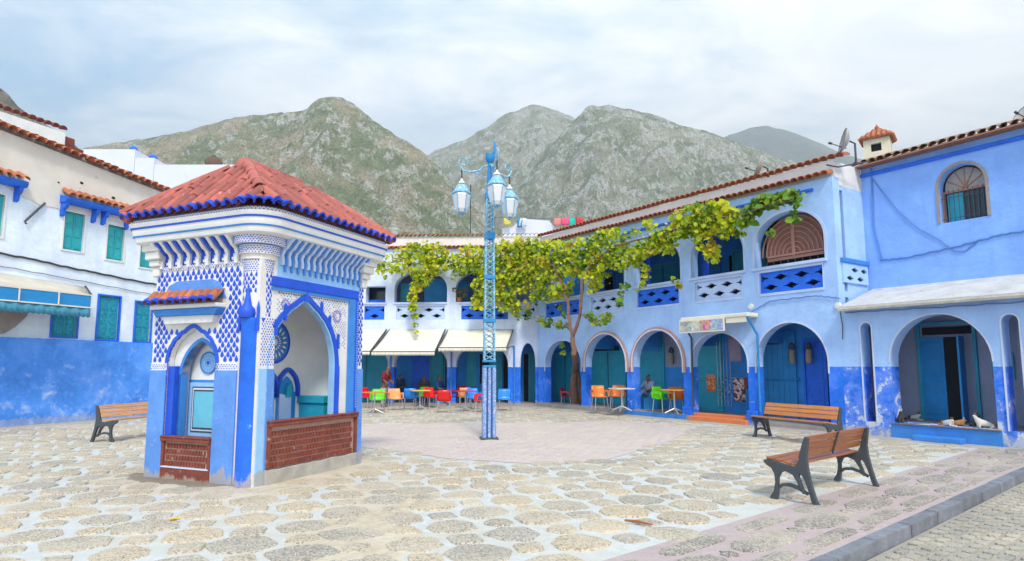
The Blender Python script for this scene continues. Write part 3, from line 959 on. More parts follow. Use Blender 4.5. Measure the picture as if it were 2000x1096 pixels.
MB().slab([(.83, 2.60), (.885, 2.58), (.94, 2.60), (.90, 2.70), (.885, 2.76), (.87, 2.70)], .027, .04, 'x').build('arch_peak', m_blue, K)
# blue rectangular frame and the blue band beside it
MB().slab([(.20, 2.74), (2.12, 2.74), (2.12, 2.88), (.20, 2.88)], .002, .045, 'x').build('frame_band', m_blue, K, bevel=.008)
MB().slab([(.20, 2.69), (1.97, 2.69), (1.97, 2.739), (.20, 2.739)], .001, .03, 'x').build('frame_band_inner', m_mid, K)
MB().slab([(1.90, .86), (2.06, .86), (2.06, 2.739), (1.90, 2.739)], .002, .032, 'x').build('frame_band_inner', m_mid, K)
MB().slab([(2.061, .86), (2.13, .86), (2.13, 2.739), (2.061, 2.739)], .002, .045, 'x').build('frame_band', m_blue, K, bevel=.008)
mb = MB()
for k in range(44):
    z = .95 + k * .04
    mb.slab([(2.085, z), (2.105, z), (2.105, z + .02), (2.085, z + .02)], .0455, .051, 'x')
mb.build('bead_row', m_sky, K, kind='stuff')
MB().slab([(2.14, 0), (D_, 0), (D_, 1.58), (2.14, 1.58)], .0015, .03, 'x').build('pillar', m_plight, K, bevel=.01)
MB().slab([(.16, 0), (.301, 0), (.301, 1.58), (.16, 1.58)], -.01, .028, 'x').build('pillar', m_plight, K, bevel=.01)
MB().slab([(.03, 0), (.159, 0), (.159, 1.58), (.03, 1.58)], -.01, .018, 'x').build('pillar', m_sky, K)
# front parapet of the basin
brick_panel(K, lambda u, z, d: (d + .02, u, z), .19, 2.135, .22, .84, .062, .085, .055)
mb = MB()
prof = [(.18, 0)]
for i in range(15):
    u = .18 + 1.955 * i / 14
    prof.append((u, .215 - (.05 * abs(noise.noise((i * .7, 2, 0)))) if 0 < i < 14 else .215))
prof.append((2.135, 0))
mb.slab(prof, -.02, .075, 'x').build('stone_footing', m_cement, K, bevel=.015)
# interior: flat back, curved end, dome ceiling
path = [(-.076, .305), (-.6, .34), (-.85, .42), (-.85, 1.62)]
for i in range(1, 9):
    t = PI / 2 * i / 8
    path.append((-.85 + .45 * (1 - math.cos(t)), 1.62 + .33 * math.sin(t)))
path.append((-.076, 1.97))
mb = MB(); v = []
levels = [(.0, 0), (2.3, 0)] + [(2.3 + .42 * math.sin(PI / 2 * k / 5), 1 - math.cos(PI / 2 * k / 5)) for k in range(1, 6)]
for z, sh in levels:
    for x, y in path:
        v.append((x + (-.14 - x) * sh * .9, y + (1.1 - y) * sh * .6, z))
m_ = len(path)
mb.add(v, [(k * m_ + i, k * m_ + i + 1, (k + 1) * m_ + i + 1, (k + 1) * m_ + i) for k in range(len(levels) - 1) for i in range(m_ - 1)])
mb.build('alcove', m_white, K, smooth=True)
medallion(K, 1.16, 2.0, .34, lambda u, v, d: (-.848 + d, u, v), 18, m_white)
def small_niche(cy, w, z0, zt):
    o = cusp(cy - w / 2, cy + w / 2, zt - .34, zt, 3, .008)
    oi = cusp(cy - w / 2 + .045, cy + w / 2 - .045, zt - .34, zt - .09, 3, .006)
    arch_strip('tap_niche_edge', [(cy - w / 2, zt - .42)] + o + [(cy + w / 2, zt - .42)], .05, -.845, -.78, m_blue, 'x', inward=1)
    MB().slab([(cy - w / 2, z0), (cy + w / 2, z0), (cy + w / 2, zt - .34)] + list(reversed(oi)) + [(cy - w / 2, zt - .34)], -.846, -.835, 'x').build('tap_niche', m_tealb, K)
    MB().slab([(cy - w / 2 + .03, z0), (cy + w / 2 - .13, z0), (cy + w / 2 - .13, zt - .42), (cy - w / 2 + .03, zt - .36)], -.834, -.80, 'x').build('tap_niche_slab', m_trimw, K)
    MB().slab([(cy - .06, zt - .42), (cy + .06, zt - .42), (cy + .05, zt - .28), (cy, zt - .2), (cy - .05, zt - .28)], -.834, -.77, 'x').build('tap_block', m_teal, K)
small_niche(1.46, .42, .5, 1.55)
small_niche(1.02, .36, .5, 1.55)
m_brass = paint('brass tap', (.55, .33, .03), .35, .2, 10, 0, metal=.7)
m_moss = paint('mossy wet wall', (.12, .13, .01), .7, .4, 12, .3)
MB().tube([(-.83, 1.03, 1.24), (-.72, 1.03, 1.25), (-.70, 1.03, 1.2)], .022, 8).lathe([(.0, 1.20), (.05, 1.22), (.05, 1.27), (.0, 1.3)], 10, (-.80, 1.03, 0)).build('tap', m_brass, K)
MB().box(-.832, -.815, .95, 1.1, .5, 1.17).build('moss_streak', m_moss, K)
MB().box(-.80, -.30, 1.72, 1.96, .60, 1.02).box(-.82, -.28, 1.69, 1.965, 1.021, 1.14).build('stone_trough', m_teal, K, bevel=.01)
MB().box(-.84, -.25, .31, 1.95, .45, .55).build('basin_floor', m_mid, K)
# hidden sides
MB().box(-W_, -W_ + .14, .101, D_, 0, ZT).build('far_wall', m_plight, K)
MB().box(-W_ + .141, -.145, D_ - .14, D_, 0, ZT).build('rear_wall', m_plight, K)
MB().box(-W_ + .1, -.1, .1, D_ - .1, ZT - .1, ZT - .02).build('ceiling', m_offw, K)

# -- painted relief patterns: teardrops and diamonds (each a small raised piece)
def drop_geo(u, z, w, h):
    return [(u, z + h * .55), (u + w * .32, z + h * .18), (u + w * .5, z - h * .12), (u + w * .34, z - h * .38), (u, z - h * .45),
            (u - w * .34, z - h * .38), (u - w * .5, z - h * .12), (u - w * .32, z + h * .18)]
def pattern(name, place, test, u0, u1, z0, z1, du, dz, shape, mat, d=.004):
    V = []; F = []
    j = 0; z = z0
    while z < z1:
        u = u0 + (du / 2 if j % 2 else 0)
        while u < u1:
            if test(u, z):
                P = shape(u + rnd.uniform(-.003, .003), z + rnd.uniform(-.003, .003))
                n = len(V); m = len(P)
                V += [place(a, b, d) for a, b in P] + [place(a, b, 0) for a, b in P]
                F.append(tuple(n + i for i in range(m)))
                F += [(n + i, n + m + i, n + m + (i + 1) % m, n + (i + 1) % m) for i in range(m)]
            u += du
        z += dz; j += 1
    MB().add(V, F).build(name, mat, K, kind='stuff')
diam = lambda a, b: (lambda u, z: [(u, z + b), (u + a, z), (u, z - b), (u - a, z)])
big_drop = lambda u, z: drop_geo(u, z, .066, .094)
hood_poly = [(-2.0, 2.42), (-.58, 2.42), (-.58, 2.66), (-.80, 2.86), (-1.75, 2.86), (-2.0, 2.66)]
under = [(-1.74, 2.18), (-.74, 2.18), (-.62, 2.42), (-1.9, 2.42)]
def tl(u, z):
    if in_poly(u, z, hood_poly) or in_poly(u, z, under): return False
    if in_poly(u, z, [(-1.79, 0), (-1.79, 1.64)] + [(a + (a + 1.24) * .14, b + .075) for a, b in nA] + [(-.69, 1.64), (-.69, 0)]): return False
    return -2.03 < u < -.37 and z > 1.70
pattern('teardrop_inlay', lambda u, z, d: (u, -d, z), tl, -2.0, -.36, 1.72, 3.02, .108, .066, big_drop, m_blue, .005)
for a_, b_ in ((-W_, -1.725), (-.755, -.345)): MB().box(a_, b_, -.012, -.001, 1.562, 1.665).build('border_strip', m_white, K)
pattern('border_inlay', lambda u, z, d: (u, -.012 - d, z), lambda u, z: (u < -1.74 or u > -.745), -2.04, -.35, 1.59, 1.65, .05, .024, diam(.012, .010), m_blue)
MB().box(-W_, -.345, -.012, -.001, 3.03, 3.10).build('border_strip', m_white, K)
pattern('border_inlay', lambda u, z, d: (u, -.012 - d, z), lambda u, z: True, -2.04, -.35, 3.045, 3.10, .05, .024, diam(.012, .010), m_blue)
# around the corner, above the column
MB().lathe([(.20, 2.29), (.205, 2.9), (.22, 3.1)], 20, (-.2, .16, 0), a0=-PI * .75, a1=PI * .3).build('corner_panel', m_offw, K, smooth=True)
def cyl(r): return lambda u, z, d: (-.2 + (r(z) + d) * math.cos(u), .16 + (r(z) + d) * math.sin(u), z)
rr = lambda z: .20 + .005 * (z - 2.29) / .61 + (.015 * (z - 2.9) / .2 if z > 2.9 else 0)
pattern('corner_inlay', cyl(rr), lambda u, z: not (abs(u + 1.35) < .5 and z < 2.66), -PI * .62, PI * .1, 2.33, 2.9, .34, .055, lambda u, z: drop_geo(u, z, .2, .07), m_blue)
pattern('corner_dots', cyl(rr), lambda u, z: True, -PI * .62, PI * .1, 2.93, 3.09, .17, .03, diam(.05, .011), m_blue)
# right face patterns
pattern('pillar_inlay', lambda u, z, d: (.001 + d, u, z), lambda u, z: True, 2.17, 2.29, 1.66, 3.0, .07, .06, lambda u, z: drop_geo(u, z, .05, .07), m_blue)
pattern('pillar_inlay', lambda u, z, d: (.001 + d, u, z), lambda u, z: True, .06, .29, 1.64, 2.3, .045, .035, diam(.011, .014), m_blue)
MB().slab([(.02, 1.581), (.301, 1.581), (.301, 2.3), (.02, 2.3)], -.10, .0005, 'x').build('pillar_face', m_offw, K)
m_violet = paint('violet motif', (.36, .30, .66), .7, .2, 9, 0)
sR = [(oy0 + (y - oy0), z + .085) for y, z in nR]
def spand(u, z):
    return .32 < u < 1.86 and z < 2.66 and not in_poly(u, z, [(oy0 - .02, 0)] + sR + [(oy1 + .12, 0)])
pattern('spandrel_inlay', lambda u, z, d: (.001 + d, u, z), lambda u, z: spand(u, z) and z > 1.9 and noise.noise((u * 9, z * 9, 1)) > -.18, .33, 1.86, 1.92, 2.66, .06, .032, diam(.010, .012), m_mid)
pattern('spandrel_flowers', lambda u, z, d: (.001 + d, u, z), lambda u, z: spand(u, z) and (abs(math.hypot(u - 1.62, z - 2.42) - .08) < .028 or abs(math.hypot(u - .48, z - 2.5) - .07) < .026), .33, 1.86, 2.2, 2.66, .033, .018, diam(.014, .012), m_violet)
pattern('frame_dots', lambda u, z, d: (.0015 + d, u, z), lambda u, z: True, .34, 1.86, 2.665, 2.68, .05, .03, diam(.014, .01), m_iron)

# -- brackets under the cornice
def rr_path(o, near=.12, seg=8):
    """outline offset by o from the body, rounded near corner; points (x, y)"""
    x0, x1, y0, y1 = -W_ - o, o, -o, D_ + o
    pts = []
    for (cx, cy, r, a0) in ((x1, y0, o * .95 + near, -PI / 2), (x1, y1, .05 + o * .3, 0), (x0, y1, .05, PI / 2), (x0, y0, .05 + o * .3, PI)):
        ccx = cx - r if cx == x1 else cx + r
        ccy = cy + r if cy == y0 else cy - r
        for k in range(seg + 1):
            t = a0 + PI / 2 * k / seg
            pts.append((ccx + r * math.cos(t), ccy + r * math.sin(t)))
    return pts
def sweep(name, prof, mat, smooth=True):
    loops = [[(x, y, z) for x, y in rr_path(o)] for o, z in prof]
    n = len(loops[0]); mb = MB()
    mb.add([p for L in loops for p in L], [(i * n + k, i * n + (k + 1) % n, (i + 1) * n + (k + 1) % n, (i + 1) * n + k) for i in range(len(prof) - 1) for k in range(n)])
    return mb.build(name, mat, K, smooth=smooth, sharp=28)
sweep('cornice', [(.0, 3.40), (.22, 3.425), (.25, 3.44), (.265, 3.48), (.27, 3.515), (.288, 3.545), (.295, 3.60), (.30, 3.635), (.32, 3.665), (.33, 3.70), (.335, 3.715), (.29, 3.725), (.29, 3.78), (0, 3.79)], m_white)
sweep('cornice_stripe', [(.27, 3.513), (.284, 3.515), (.290, 3.535), (.27, 3.538)], m_mid)
sweep('cornice_stripe', [(.30, 3.628), (.312, 3.631), (.318, 3.653), (.30, 3.657)], m_blue)
ptsR = rr_path(.292)
mb = MB(); 
L_ = 0; acc = 0
for i in range(len(ptsR)):
    a = Vector(ptsR[i]); b = Vector(ptsR[(i + 1) % len(ptsR)]); ln = (b - a).length
    if ln < 1e-5: continue
    d = (b - a) / ln; nrm = Vector((d.y, -d.x))
    while acc < ln:
        c = a + d * acc
        for zc, sh in ((3.738, 0), (3.764, .026)):
            q = c + d * sh
            mb.add([(q + d * e + nrm * .004).to_tuple() + (zc + h,) for e, h in ((-.012, 0), (0, .011), (.012, 0), (0, -.011))], [(0, 1, 2, 3)])
        acc += .052
    acc -= ln
mb.build('dot_band', m_blue, K, kind='stuff')
# corbels
m_fin = m_white
finprof = [(.0, 3.06), (-.045, 3.06), (-.05, 3.13), (-.035, 3.2), (-.06, 3.26), (-.12, 3.30), (-.17, 3.36), (-.215, 3.40), (-.235, 3.425), (0, 3.425)]
MB().box(-1.95, -.40, -.004, -.0005, 3.101, 3.42).build('bracket_field', m_blue, K)
for k in range(9):
    x = -1.93 + k * .187
    MB().slab([(b, z) for b, z in finprof], x - .030, x + .030, 'x').build('bracket', m_fin, K)
    if k < 8:
        xm = x + .0935
        MB().slab([(-.18, 3.415), (-.23, 3.418), (-.16, 3.35), (-.10, 3.30), (-.055, 3.26), (-.04, 3.25), (-.09, 3.30), (-.13, 3.35)], xm - .032, xm + .018, 'x').build('bracket_scroll', m_blue, K)
        MB().slab([(xm - .05, 3.11), (xm + .0, 3.11), (xm + .0, 3.15), (xm + .03, 3.15), (xm + .03, 3.20), (xm + .05, 3.20), (xm + .05, 3.11)], -.03, -.005).build('bracket_step', m_white, K)
MB().box(.0005, .004, .30, 2.22, 2.885, 3.42).build('bracket_field', m_sky, K)
for k in range(15):
    y = .36 + k * .131
    MB().slab([(-b, z) for b, z in finprof], y - .026, y + .026, 'y').build('bracket', m_trimw, K)
    if k < 14:
        ym = y + .0655
        MB().slab([(.004, 3.0), (.02, 2.97), (.035, 2.98), (.03, 3.05), (.045, 3.2), (.01, 3.27)], ym - .018, ym + .016, 'y').build('bracket_drop', m_mid, K)
        MB().slab([(.18, 3.415), (.23, 3.418), (.16, 3.35), (.10, 3.30), (.055, 3.26), (.04, 3.25), (.09, 3.30), (.13, 3.35)], ym - .018, ym + .012, 'y').build('bracket_scroll', m_mid, K)
# corner blocks
def round_block(cx, cy, o, w, z0, z1, mat=m_offw):
    n = 20
    pts = [(cx + w * math.cos(2 * PI * k / n), cy + w * math.sin(2 * PI * k / n)) for k in range(n)]
    return MB().slab(pts, z0, z1, 'z').build('corner_block', mat, K, smooth=True)
round_block(-.2, .16, 0, .24, 3.10, 3.17)
round_block(-.2, .16, 0, .28, 3.171, 3.29)
round_block(-.2, .16, 0, .295, 3.291, 3.305, m_mid)
round_block(-.2, .16, 0, .36, 3.306, 3.425)
for rad, za, zb in ((.28, 3.19, 3.28), (.36, 3.32, 3.42)):
    pattern('corner_dots', (lambda R_: lambda u, z, d: (-.2 + (R_ + d) * math.cos(u), .16 + (R_ + d) * math.sin(u), z))(rad), lambda u, z: True, -PI * .8, PI * .35, za, zb, .13 * .33 / rad, .026, (lambda R_: diam(.014 / R_, .010))(rad), m_blue, .003)
for cx, cy in ((-W_ + .02, .02), (-.02, D_ - .02)):
    for w, z0, z1 in ((.10, 2.95, 3.10), (.15, 3.10, 3.2), (.21, 3.2, 3.32), (.26, 3.32, 3.425)):
        n = 4
        pts = [(cx + w * math.cos(PI / 4 + PI / 2 * k), cy + w * math.sin(PI / 4 + PI / 2 * k)) for k in range(4)]
        MB().slab(pts, z0, z1, 'z').build('corner_block', m_offw, K, bevel=.02)

# -- hood over the left niche
MB().slab([(-1.93, 2.44), (-.62, 2.44), (-.62, 2.50), (-1.93, 2.50)], -.19, 0).build('hood_cornice', m_white, K, bevel=.012)
MB().slab([(-1.86, 2.34), (-.68, 2.34), (-.62, 2.439), (-1.93, 2.439)], -.15, 0).build('hood_moulding', m_mid, K, bevel=.012)
MB().slab([(-1.72, 2.23), (-.78, 2.23), (-.74, 2.339), (-1.78, 2.339)], -.10, 0).build('hood_moulding', m_white, K, bevel=.012)
MB().slab([(-1.9, 2.58), (-.62, 2.58), (-.74, 2.80), (-.9, 2.86), (-1.62, 2.86), (-1.78, 2.80)], -.012, 0).build('hood_back', m_plight, K)
MB().add([(-1.96, -.24, 2.505), (-.59, -.24, 2.505), (-.66, 0, 2.72), (-1.86, 0, 2.72), (-1.96, -.2, 2.502), (-.59, -.2, 2.502)], [(0, 1, 2, 3), (0, 4, 5, 1)]).build('hood_bed', m_clay, K)
tm_h = tile_mesh('hood_tile', .28, .07, .055, m_tile)
tm_hb = tile_mesh('hood_tile_end', .07, .075, .073, m_tile_b, th=.02)
for k in range(9):
    x = -1.87 + k * .152
    place_tile(tm_h, 'roof_tile', K, (x, -.26, 2.515), (-.14, .26, .21), (0, -.2, .3), .012)
    place_tile(tm_hb, 'eave_tile', K, (x, -.275, 2.503), (-.14, .26, .21), (0, -.2, .3), .004)

# -- the roof
EZ = 3.80; RZ = 4.74; EO = .37
rx = -W_ / 2; ry0, ry1 = .62, 1.85
A = (-W_ - EO, -EO, EZ); Bc = (EO, -EO, EZ); Cc = (EO, D_ + EO, EZ); Dc = (-W_ - EO, D_ + EO, EZ)
R0 = (rx, ry0, RZ); R1 = (rx, ry1, RZ)
roof = thing('roof', None, None); roof.parent = K
base = rr_path(EO - .05)
mb = MB()
nb = len(base)
mb.add([(x, y, EZ - .03) for x, y in base] + [(rx, ry0, RZ - .03), (rx, ry1, RZ - .03)], [])
for k in range(nb):
    a, b = base[k], base[(k + 1) % nb]
    ym = (a[1] + b[1]) / 2; xm = (a[0] + b[0]) / 2
    near_r0 = abs(math.hypot(xm - rx, ym - ry0)) < abs(math.hypot(xm - rx, ym - ry1))
    mb.f.append((k, (k + 1) % nb, nb if near_r0 else nb + 1))
    na = math.hypot(b[0] - rx, b[1] - ry0) < math.hypot(b[0] - rx, b[1] - ry1)
    k2 = (k + 1) % nb; c = base[(k + 2) % nb]
mb.f.append(tuple(range(nb)))
# ridge-side triangles
def bridge(idx): mb.f.append((idx, nb, nb + 1))
sw = [k for k in range(nb) if (math.hypot((base[k][0] + base[(k+1)%nb][0]) / 2 - rx, (base[k][1] + base[(k+1)%nb][1]) / 2 - ry0) < math.hypot((base[k][0] + base[(k+1)%nb][0]) / 2 - rx, (base[k][1] + base[(k+1)%nb][1]) / 2 - ry1)) !=
      (math.hypot((base[(k+1)%nb][0] + base[(k+2)%nb][0]) / 2 - rx, (base[(k+1)%nb][1] + base[(k+2)%nb][1]) / 2 - ry0) < math.hypot((base[(k+1)%nb][0] + base[(k+2)%nb][0]) / 2 - rx, (base[(k+1)%nb][1] + base[(k+2)%nb][1]) / 2 - ry1))]
for k in sw: bridge((k + 1) % nb)
mb.build('roof_bed', paint('dark tile bed', (.13, .035, .028), .9, .3, 9, .4), roof)
tm1 = tile_mesh('roof_tile', .36, .071, .055, m_tile_k, n=6, th=.016, a=1.25)
tmb = tile_mesh('eave_tile', .06, .077, .075, m_tile_b, n=6, th=.018, a=1.25)
def face_tiles(eave_pt, along, n, width, up_fn, maxf, nrm, slope_len, start=0.0, visible=True):
    for i in range(n):
        s = (i + .5) * width / n
        f = maxf(s)
        if f <= .04: continue
        st = up_fn(s)
        o0 = Vector(eave_pt) + Vector(along) * s
        L = slope_len[0]; up = slope_len[1]
        d0 = st
        q = d0
        first = True
        while q < f * L - .05:
            if visible:
                tl1 = place_tile(tm1, 'roof_tile', roof, o0 + up * q + Vector(nrm) * (.008), up + Vector(nrm) * .06, nrm, .022)
                tl1.scale[1] = max(.2, min(1, (f * L - q + .04) / .36))
                if first: place_tile(tmb, 'eave_tile', roof, o0 + up * (q - .015) - Vector(nrm) * .006, up, nrm, .004)
            else:
                hidden.append((o0 + up * q, up))
            q += .30; first = False
def near_round(s, r=.46):
    return r - math.sqrt(max(0, r * r - (r - s) ** 2)) if s < r else 0
# right face: eave from Bc along +y, slope towards -x
runx = EO - rx; upR = Vector((-runx, 0, RZ - EZ)); LR = upR.length; upR.normalize(); nR_ = Vector((RZ - EZ, 0, runx)).normalized()
face_tiles(Bc, (0, 1, 0), 18, D_ + 2 * EO, lambda s: near_round(s) * 1.1, lambda s: min(1, s / (ry0 + EO), (D_ + 2 * EO - s) / (D_ + EO - ry1)), nR_, (LR, upR))
runy = ry0 + EO; upL = Vector((0, runy, RZ - EZ)); LL = upL.length; upL.normalize(); nL_ = Vector((0, -(RZ - EZ), runy)).normalized()
face_tiles(Bc, (-1, 0, 0), 16, W_ + 2 * EO, lambda s: near_round(s) * 1.1, lambda s: min(1, s / runx, (W_ + 2 * EO - s) / runx), nL_, (LL, upL))
fc = Vector((EO - .46, -EO + .46, EZ))
for k in range(6):
    t = -PI / 2 + PI / 2 * (k + .5) / 6
    o_ = fc + Vector((math.cos(t), math.sin(t), 0)) * .46
    dst = (Vector(R0) - o_).normalized(); rad = Vector((-math.cos(t), -math.sin(t), .86)).normalized()
    up = (dst + rad).normalized(); nn = Vector((math.cos(t), math.sin(t), 1.2)).normalized()
    place_tile(tm1, 'roof_tile', roof, o_ + nn * .01, up, nn)
    place_tile(tmb, 'eave_tile', roof, o_ - up * .015, up, nn, .004)
# two faces the camera never sees get a plain run of barrels, joined
mb = MB()
for i in range(18):
    y = -EO + (i + .5) * (D_ + 2 * EO) / 18
    f = min(1, (y + EO) / (ry0 + EO), (D_ + EO - y) / (D_ + EO - ry1))
    mb.tube([(-W_ - EO, y, EZ + .0), (-W_ - EO + runx * f, y, EZ + (RZ - EZ) * f)], .075, 6)
for i in range(16):
    x = -W_ - EO + (i + .5) * (W_ + 2 * EO) / 16
    f = min(1, (x + W_ + EO) / runx, (EO - x) / runx)
    mb.tube([(x, D_ + EO, EZ), (x, D_ + EO - (D_ + EO - ry1) * f, EZ + (RZ - EZ) * f)], .075, 6)
mb.build('far_slope_tiles', m_tile_k, roof, kind='stuff')
tm2 = tile_mesh('hip_tile', .34, .088, .070, m_tile_k, n=7)
def hip(p, q, me=tm2, name='hip_tile', step=.27, off=.05):
    p = Vector(p); q = Vector(q); d = (q - p); L = d.length; u = d.normalized()
    nr = Vector((0, 0, 1)) - u * u.z; nr.normalize()
    k = off
    while k < L - .36:
        place_tile(me, name, roof, p + u * k + nr * .035, u + nr * .05, nr, .01); k += step
hip(Bc, R0, off=.42); hip(A, R0); hip(Cc, R1); hip(Dc, R1, step=.3); hip(R1, R0, step=.27)
MB().lathe([(.20, -.10), (.15, .0), (.10, .065), (0, .10)], 12, (rx, ry0, RZ + .03)).build('ridge_cap', m_tile_k, roof, smooth=True)
#NEXT
# ---------------------------------------------------------------- buildings round the plaza
def stepped(u, z, w=.205, h=.078):
    """eight-stepped cross lozenge opening"""
    a = [(0, h), (.06, h), (.06, h * .62), (.12, h * .62), (.12, h * .3), (w, h * .12), (w, -h * .12), (.12, -h * .3), (.12, -h * .62), (.06, -h * .62), (.06, -h), (0, -h)]
    b = [(-x, y) for x, y in reversed(a[1:-1])]
    return [(u + x, z + y) for x, y in a + b]
def balustrade(root, s0, s1, z0, z1, mat, y0=.05, y1=.15):
    holes = []
    L = s1 - s0; n = max(1, round(L / .62)); st = L / n
    for k in range(n):
        holes.append(stepped(s0 + st * (k + .5), z0 + (z1 - z0) * .28))
    for k in range(n - 1):
        holes.append(stepped(s0 + st * (k + 1), z0 + (z1 - z0) * .72))
    zt_ = z0 + (z1 - z0) * .72
    for e, sg in ((s0 + .03, 1), (s1 - .03, -1)):
        hf = [(e, zt_ + .08), (e + sg * .06, zt_ + .08), (e + sg * .06, zt_ + .05), (e + sg * .12, zt_ + .024), (e + sg * .2, zt_ + .01), (e + sg * .2, zt_ - .01), (e + sg * .12, zt_ - .024), (e + sg * .06, zt_ - .05), (e + sg * .06, zt_ - .08), (e, zt_ - .08)]
        holes.append(hf)
    MB().slab([(s0, z0), (s1, z0), (s1, z1), (s0, z1)], y0, y1, 'y', holes).build('balustrade_panel', mat, root)
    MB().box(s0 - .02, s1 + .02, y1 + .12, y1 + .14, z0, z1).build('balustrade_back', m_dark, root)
def strip_on(root, name, path, w, y0, y1, mat, inward=1):
    return arch_strip(name, path, w, y0, y1, mat, 'y', root, inward)
def box(root, name, x0, x1, y0, y1, z0, z1, mat, bevel=0, label=None):
    return MB().box(x0, x1, y0, y1, z0, z1).build(name, mat, root, bevel=bevel, label=label)
def plank_door(root, s0, s1, z0, z1, y, mat, leaves=2, panels=3, planks=0, frame=None, name='door'):
    fm = frame or mat
    d = box(root, name, s0, s1, y - .03, y, z0, z1, mat)
    mb = MB().box(s0 - .05, s0, y - .07, y, z0, z1 + .05).box(s1, s1 + .05, y - .07, y, z0, z1 + .05).box(s0, s1, y - .07, y, z1, z1 + .05)
    me = mb.build('door_frame', fm, d)
    W = (s1 - s0) / leaves
    for i in range(leaves):
        a = s0 + W * i
        for j in range(panels):
            h = (z1 - z0) / panels
            lf = MB()
            lf.box(a + .07, a + W - .07, y - .045, y - .031, z0 + h * j + .06, z0 + h * (j + 1) - .06)
            lf.build('door_panel', mat, d, bevel=.01)
        if i: box(d, 'door_joint', a - .008, a + .008, y - .05, y - .031, z0, z1, m_dark)
    if planks:
        for i in range(planks):
            a = s0 + (s1 - s0) * i / planks
            box(d, 'plank', a + .006, a + (s1 - s0) / planks - .006, y - .042, y - .031, z0, z1, mat)
    return d

WR = R(-56.2)
ZE = lambda s: 6.70 - .0187 * s      # lower eave
ZU = lambda s: 7.10 - .0187 * s      # parapet top
wing = thing('arcade_building', 'long pale blue arcade building on the right with arches below and balcony bays above', 'building', (1.15, 25.43, 0), WR)
GA = [(.36, 2.61, 2.66), (2.88, 5.03, 2.80), (5.36, 7.51, 2.81), (7.81, 9.79, 2.62), (10.08, 12.09, 2.78)]
SE = 12.45
outer = [(-.12, 0)]
for s0, s1, zt in GA:
    outer += arch(s0, s1, 0, 1.75, zt, 16)
outer += [(SE, 0), (SE, ZE(SE) - .06), (-.12, ZE(0) - .06)]
UB = [(.29, 2.64), (3.12, 4.99), (5.47, 7.50), (7.93, 9.80), (10.16, 12.16)]
holes = []
for i, (s0, s1) in enumerate(UB):
    holes.append(arch(s0, s1, 4.36, 4.95, 5.76, 16))
    holes.append([(s0 + .12, 3.62), (s1 - .08, 3.62), (s1 - .08, 4.20), (s0 + .12, 4.20)])
MB().slab(outer, 0, .30, 'y', holes).build('wall', m_arc, wing)
for i, (s0, s1) in enumerate(UB):
    box(wing, 'rail', s0 - .1, s1 + .06, -.07, .02, 4.27, 4.355, m_trimw, .012)
    balustrade(wing, s0 + .121, s1 - .081, 3.621, 4.199, m_bright if i % 2 == 0 else m_trimw)
    strip_on(wing, 'panel_edge', [(s0 + .12, 3.62), (s0 + .12, 4.2), (s1 - .08, 4.2), (s1 - .08, 3.62), (s0 + .12, 3.62)], -.07, -.02, -.002, m_trimw, -1)
    strip_on(wing, 'arch_trim', arch(s0, s1, 4.36, 4.95, 5.76, 20), .07, -.018, .0, m_trimw, 1)
for i, (s0, s1, zt) in enumerate(GA):
    p = arch(s0, s1, 1.45, 1.75, zt, 24)
    if i in (1, 2):
        strip_on(wing, 'arch_trim', p, .11, -.055, -.001, m_terr, 1)
        strip_on(wing, 'arch_trim_edge', [(a, b) for a, b in p], .045, -.075, -.056, m_ltrim, 1)
    else:
        strip_on(wing, 'arch_trim', p, .035, -.02, -.001, m_ltrim, 1)
# column feet and thresholds
box(wing, 'floor', -.1, 7.66, -.12, 1.5, 0, .17, m_floor)
box(wing, 'kerb', 5.03, 7.66, -.16, -.121, 0, .16, m_mid)
box(wing, 'floor', 7.661, 9.93, .02, 1.5, 0, .19, m_floor)
box(wing, 'step', 7.80, 9.80, -.20, .019, 0, .15, m_orange_s, .012)
box(wing, 'step', 7.80, 9.80, .0191, .30, .0, .235, m_orange_s, .01)
box(wing, 'floor', 9.931, SE, -.02, 1.5, 0, .12, m_floor)
for s in (7.66, 9.93):
    box(wing, 'column_foot', s - .18, s + .18, -.10, -.001, 0, .42, m_bright, .03)
# passage behind the arches and gallery behind the bays
box(wing, 'inner_wall', -1.9, 5.3, 1.5, 1.6, 0, 3.35, m_inner)
box(wing, 'inner_wall', 5.301, 7.6, 1.5, 1.6, 1.62, 3.35, m_ingrey)
box(wing, 'inner_wall', 5.301, 7.6, 1.5, 1.6, 0, 1.619, m_inner)
box(wing, 'inner_wall', 7.601, SE, 1.5, 1.6, 0, 3.35, m_inner)
for s in (2.85, 5.28, 7.66, 9.93):
    box(wing, 'cross_wall', s - .05, s + .05, .301, 1.499, 2.3, 3.35, m_inner)
box(wing, 'passage_ceiling', -.1, SE, .301, 2.6, 3.351, 3.5, m_pale)
box(wing, 'gallery_wall', -2.2, SE, 2.6, 2.7, 3.501, 6.4, m_inner)
box(wing, 'gallery_ceiling', -.1, SE, .301, 2.6, 6.1, 6.2, m_pale)
mb = MB().slab([(-.12, ZE(0) - .06), (SE, ZE(SE) - .06), (SE, ZU(SE) - .02), (-.12, ZU(0) - .02)], .12, .30)
mb.build('parapet', m_offw, wing)
box(wing, 'roof_slab', -.1, SE, .301, 4, 6.22, 6.42, m_offw)
for s0, s1 in UB[1:4]:
    box(wing, 'gallery_jamb', s0 + .0, s0 + .28, .5, .54, 4.36, 5.6, m_blue)
for k, (s0, s1) in enumerate([(.2, 1.3), (2.4, 3.6), (4.3, 5.6), (6.4, 7.4), (8.2, 9.3)]):
    plank_door(wing, s0 - .6, s1 - .4, 3.5, 5.5, 2.6, m_teal if k % 2 == 0 else m_tealb, 2, 2)
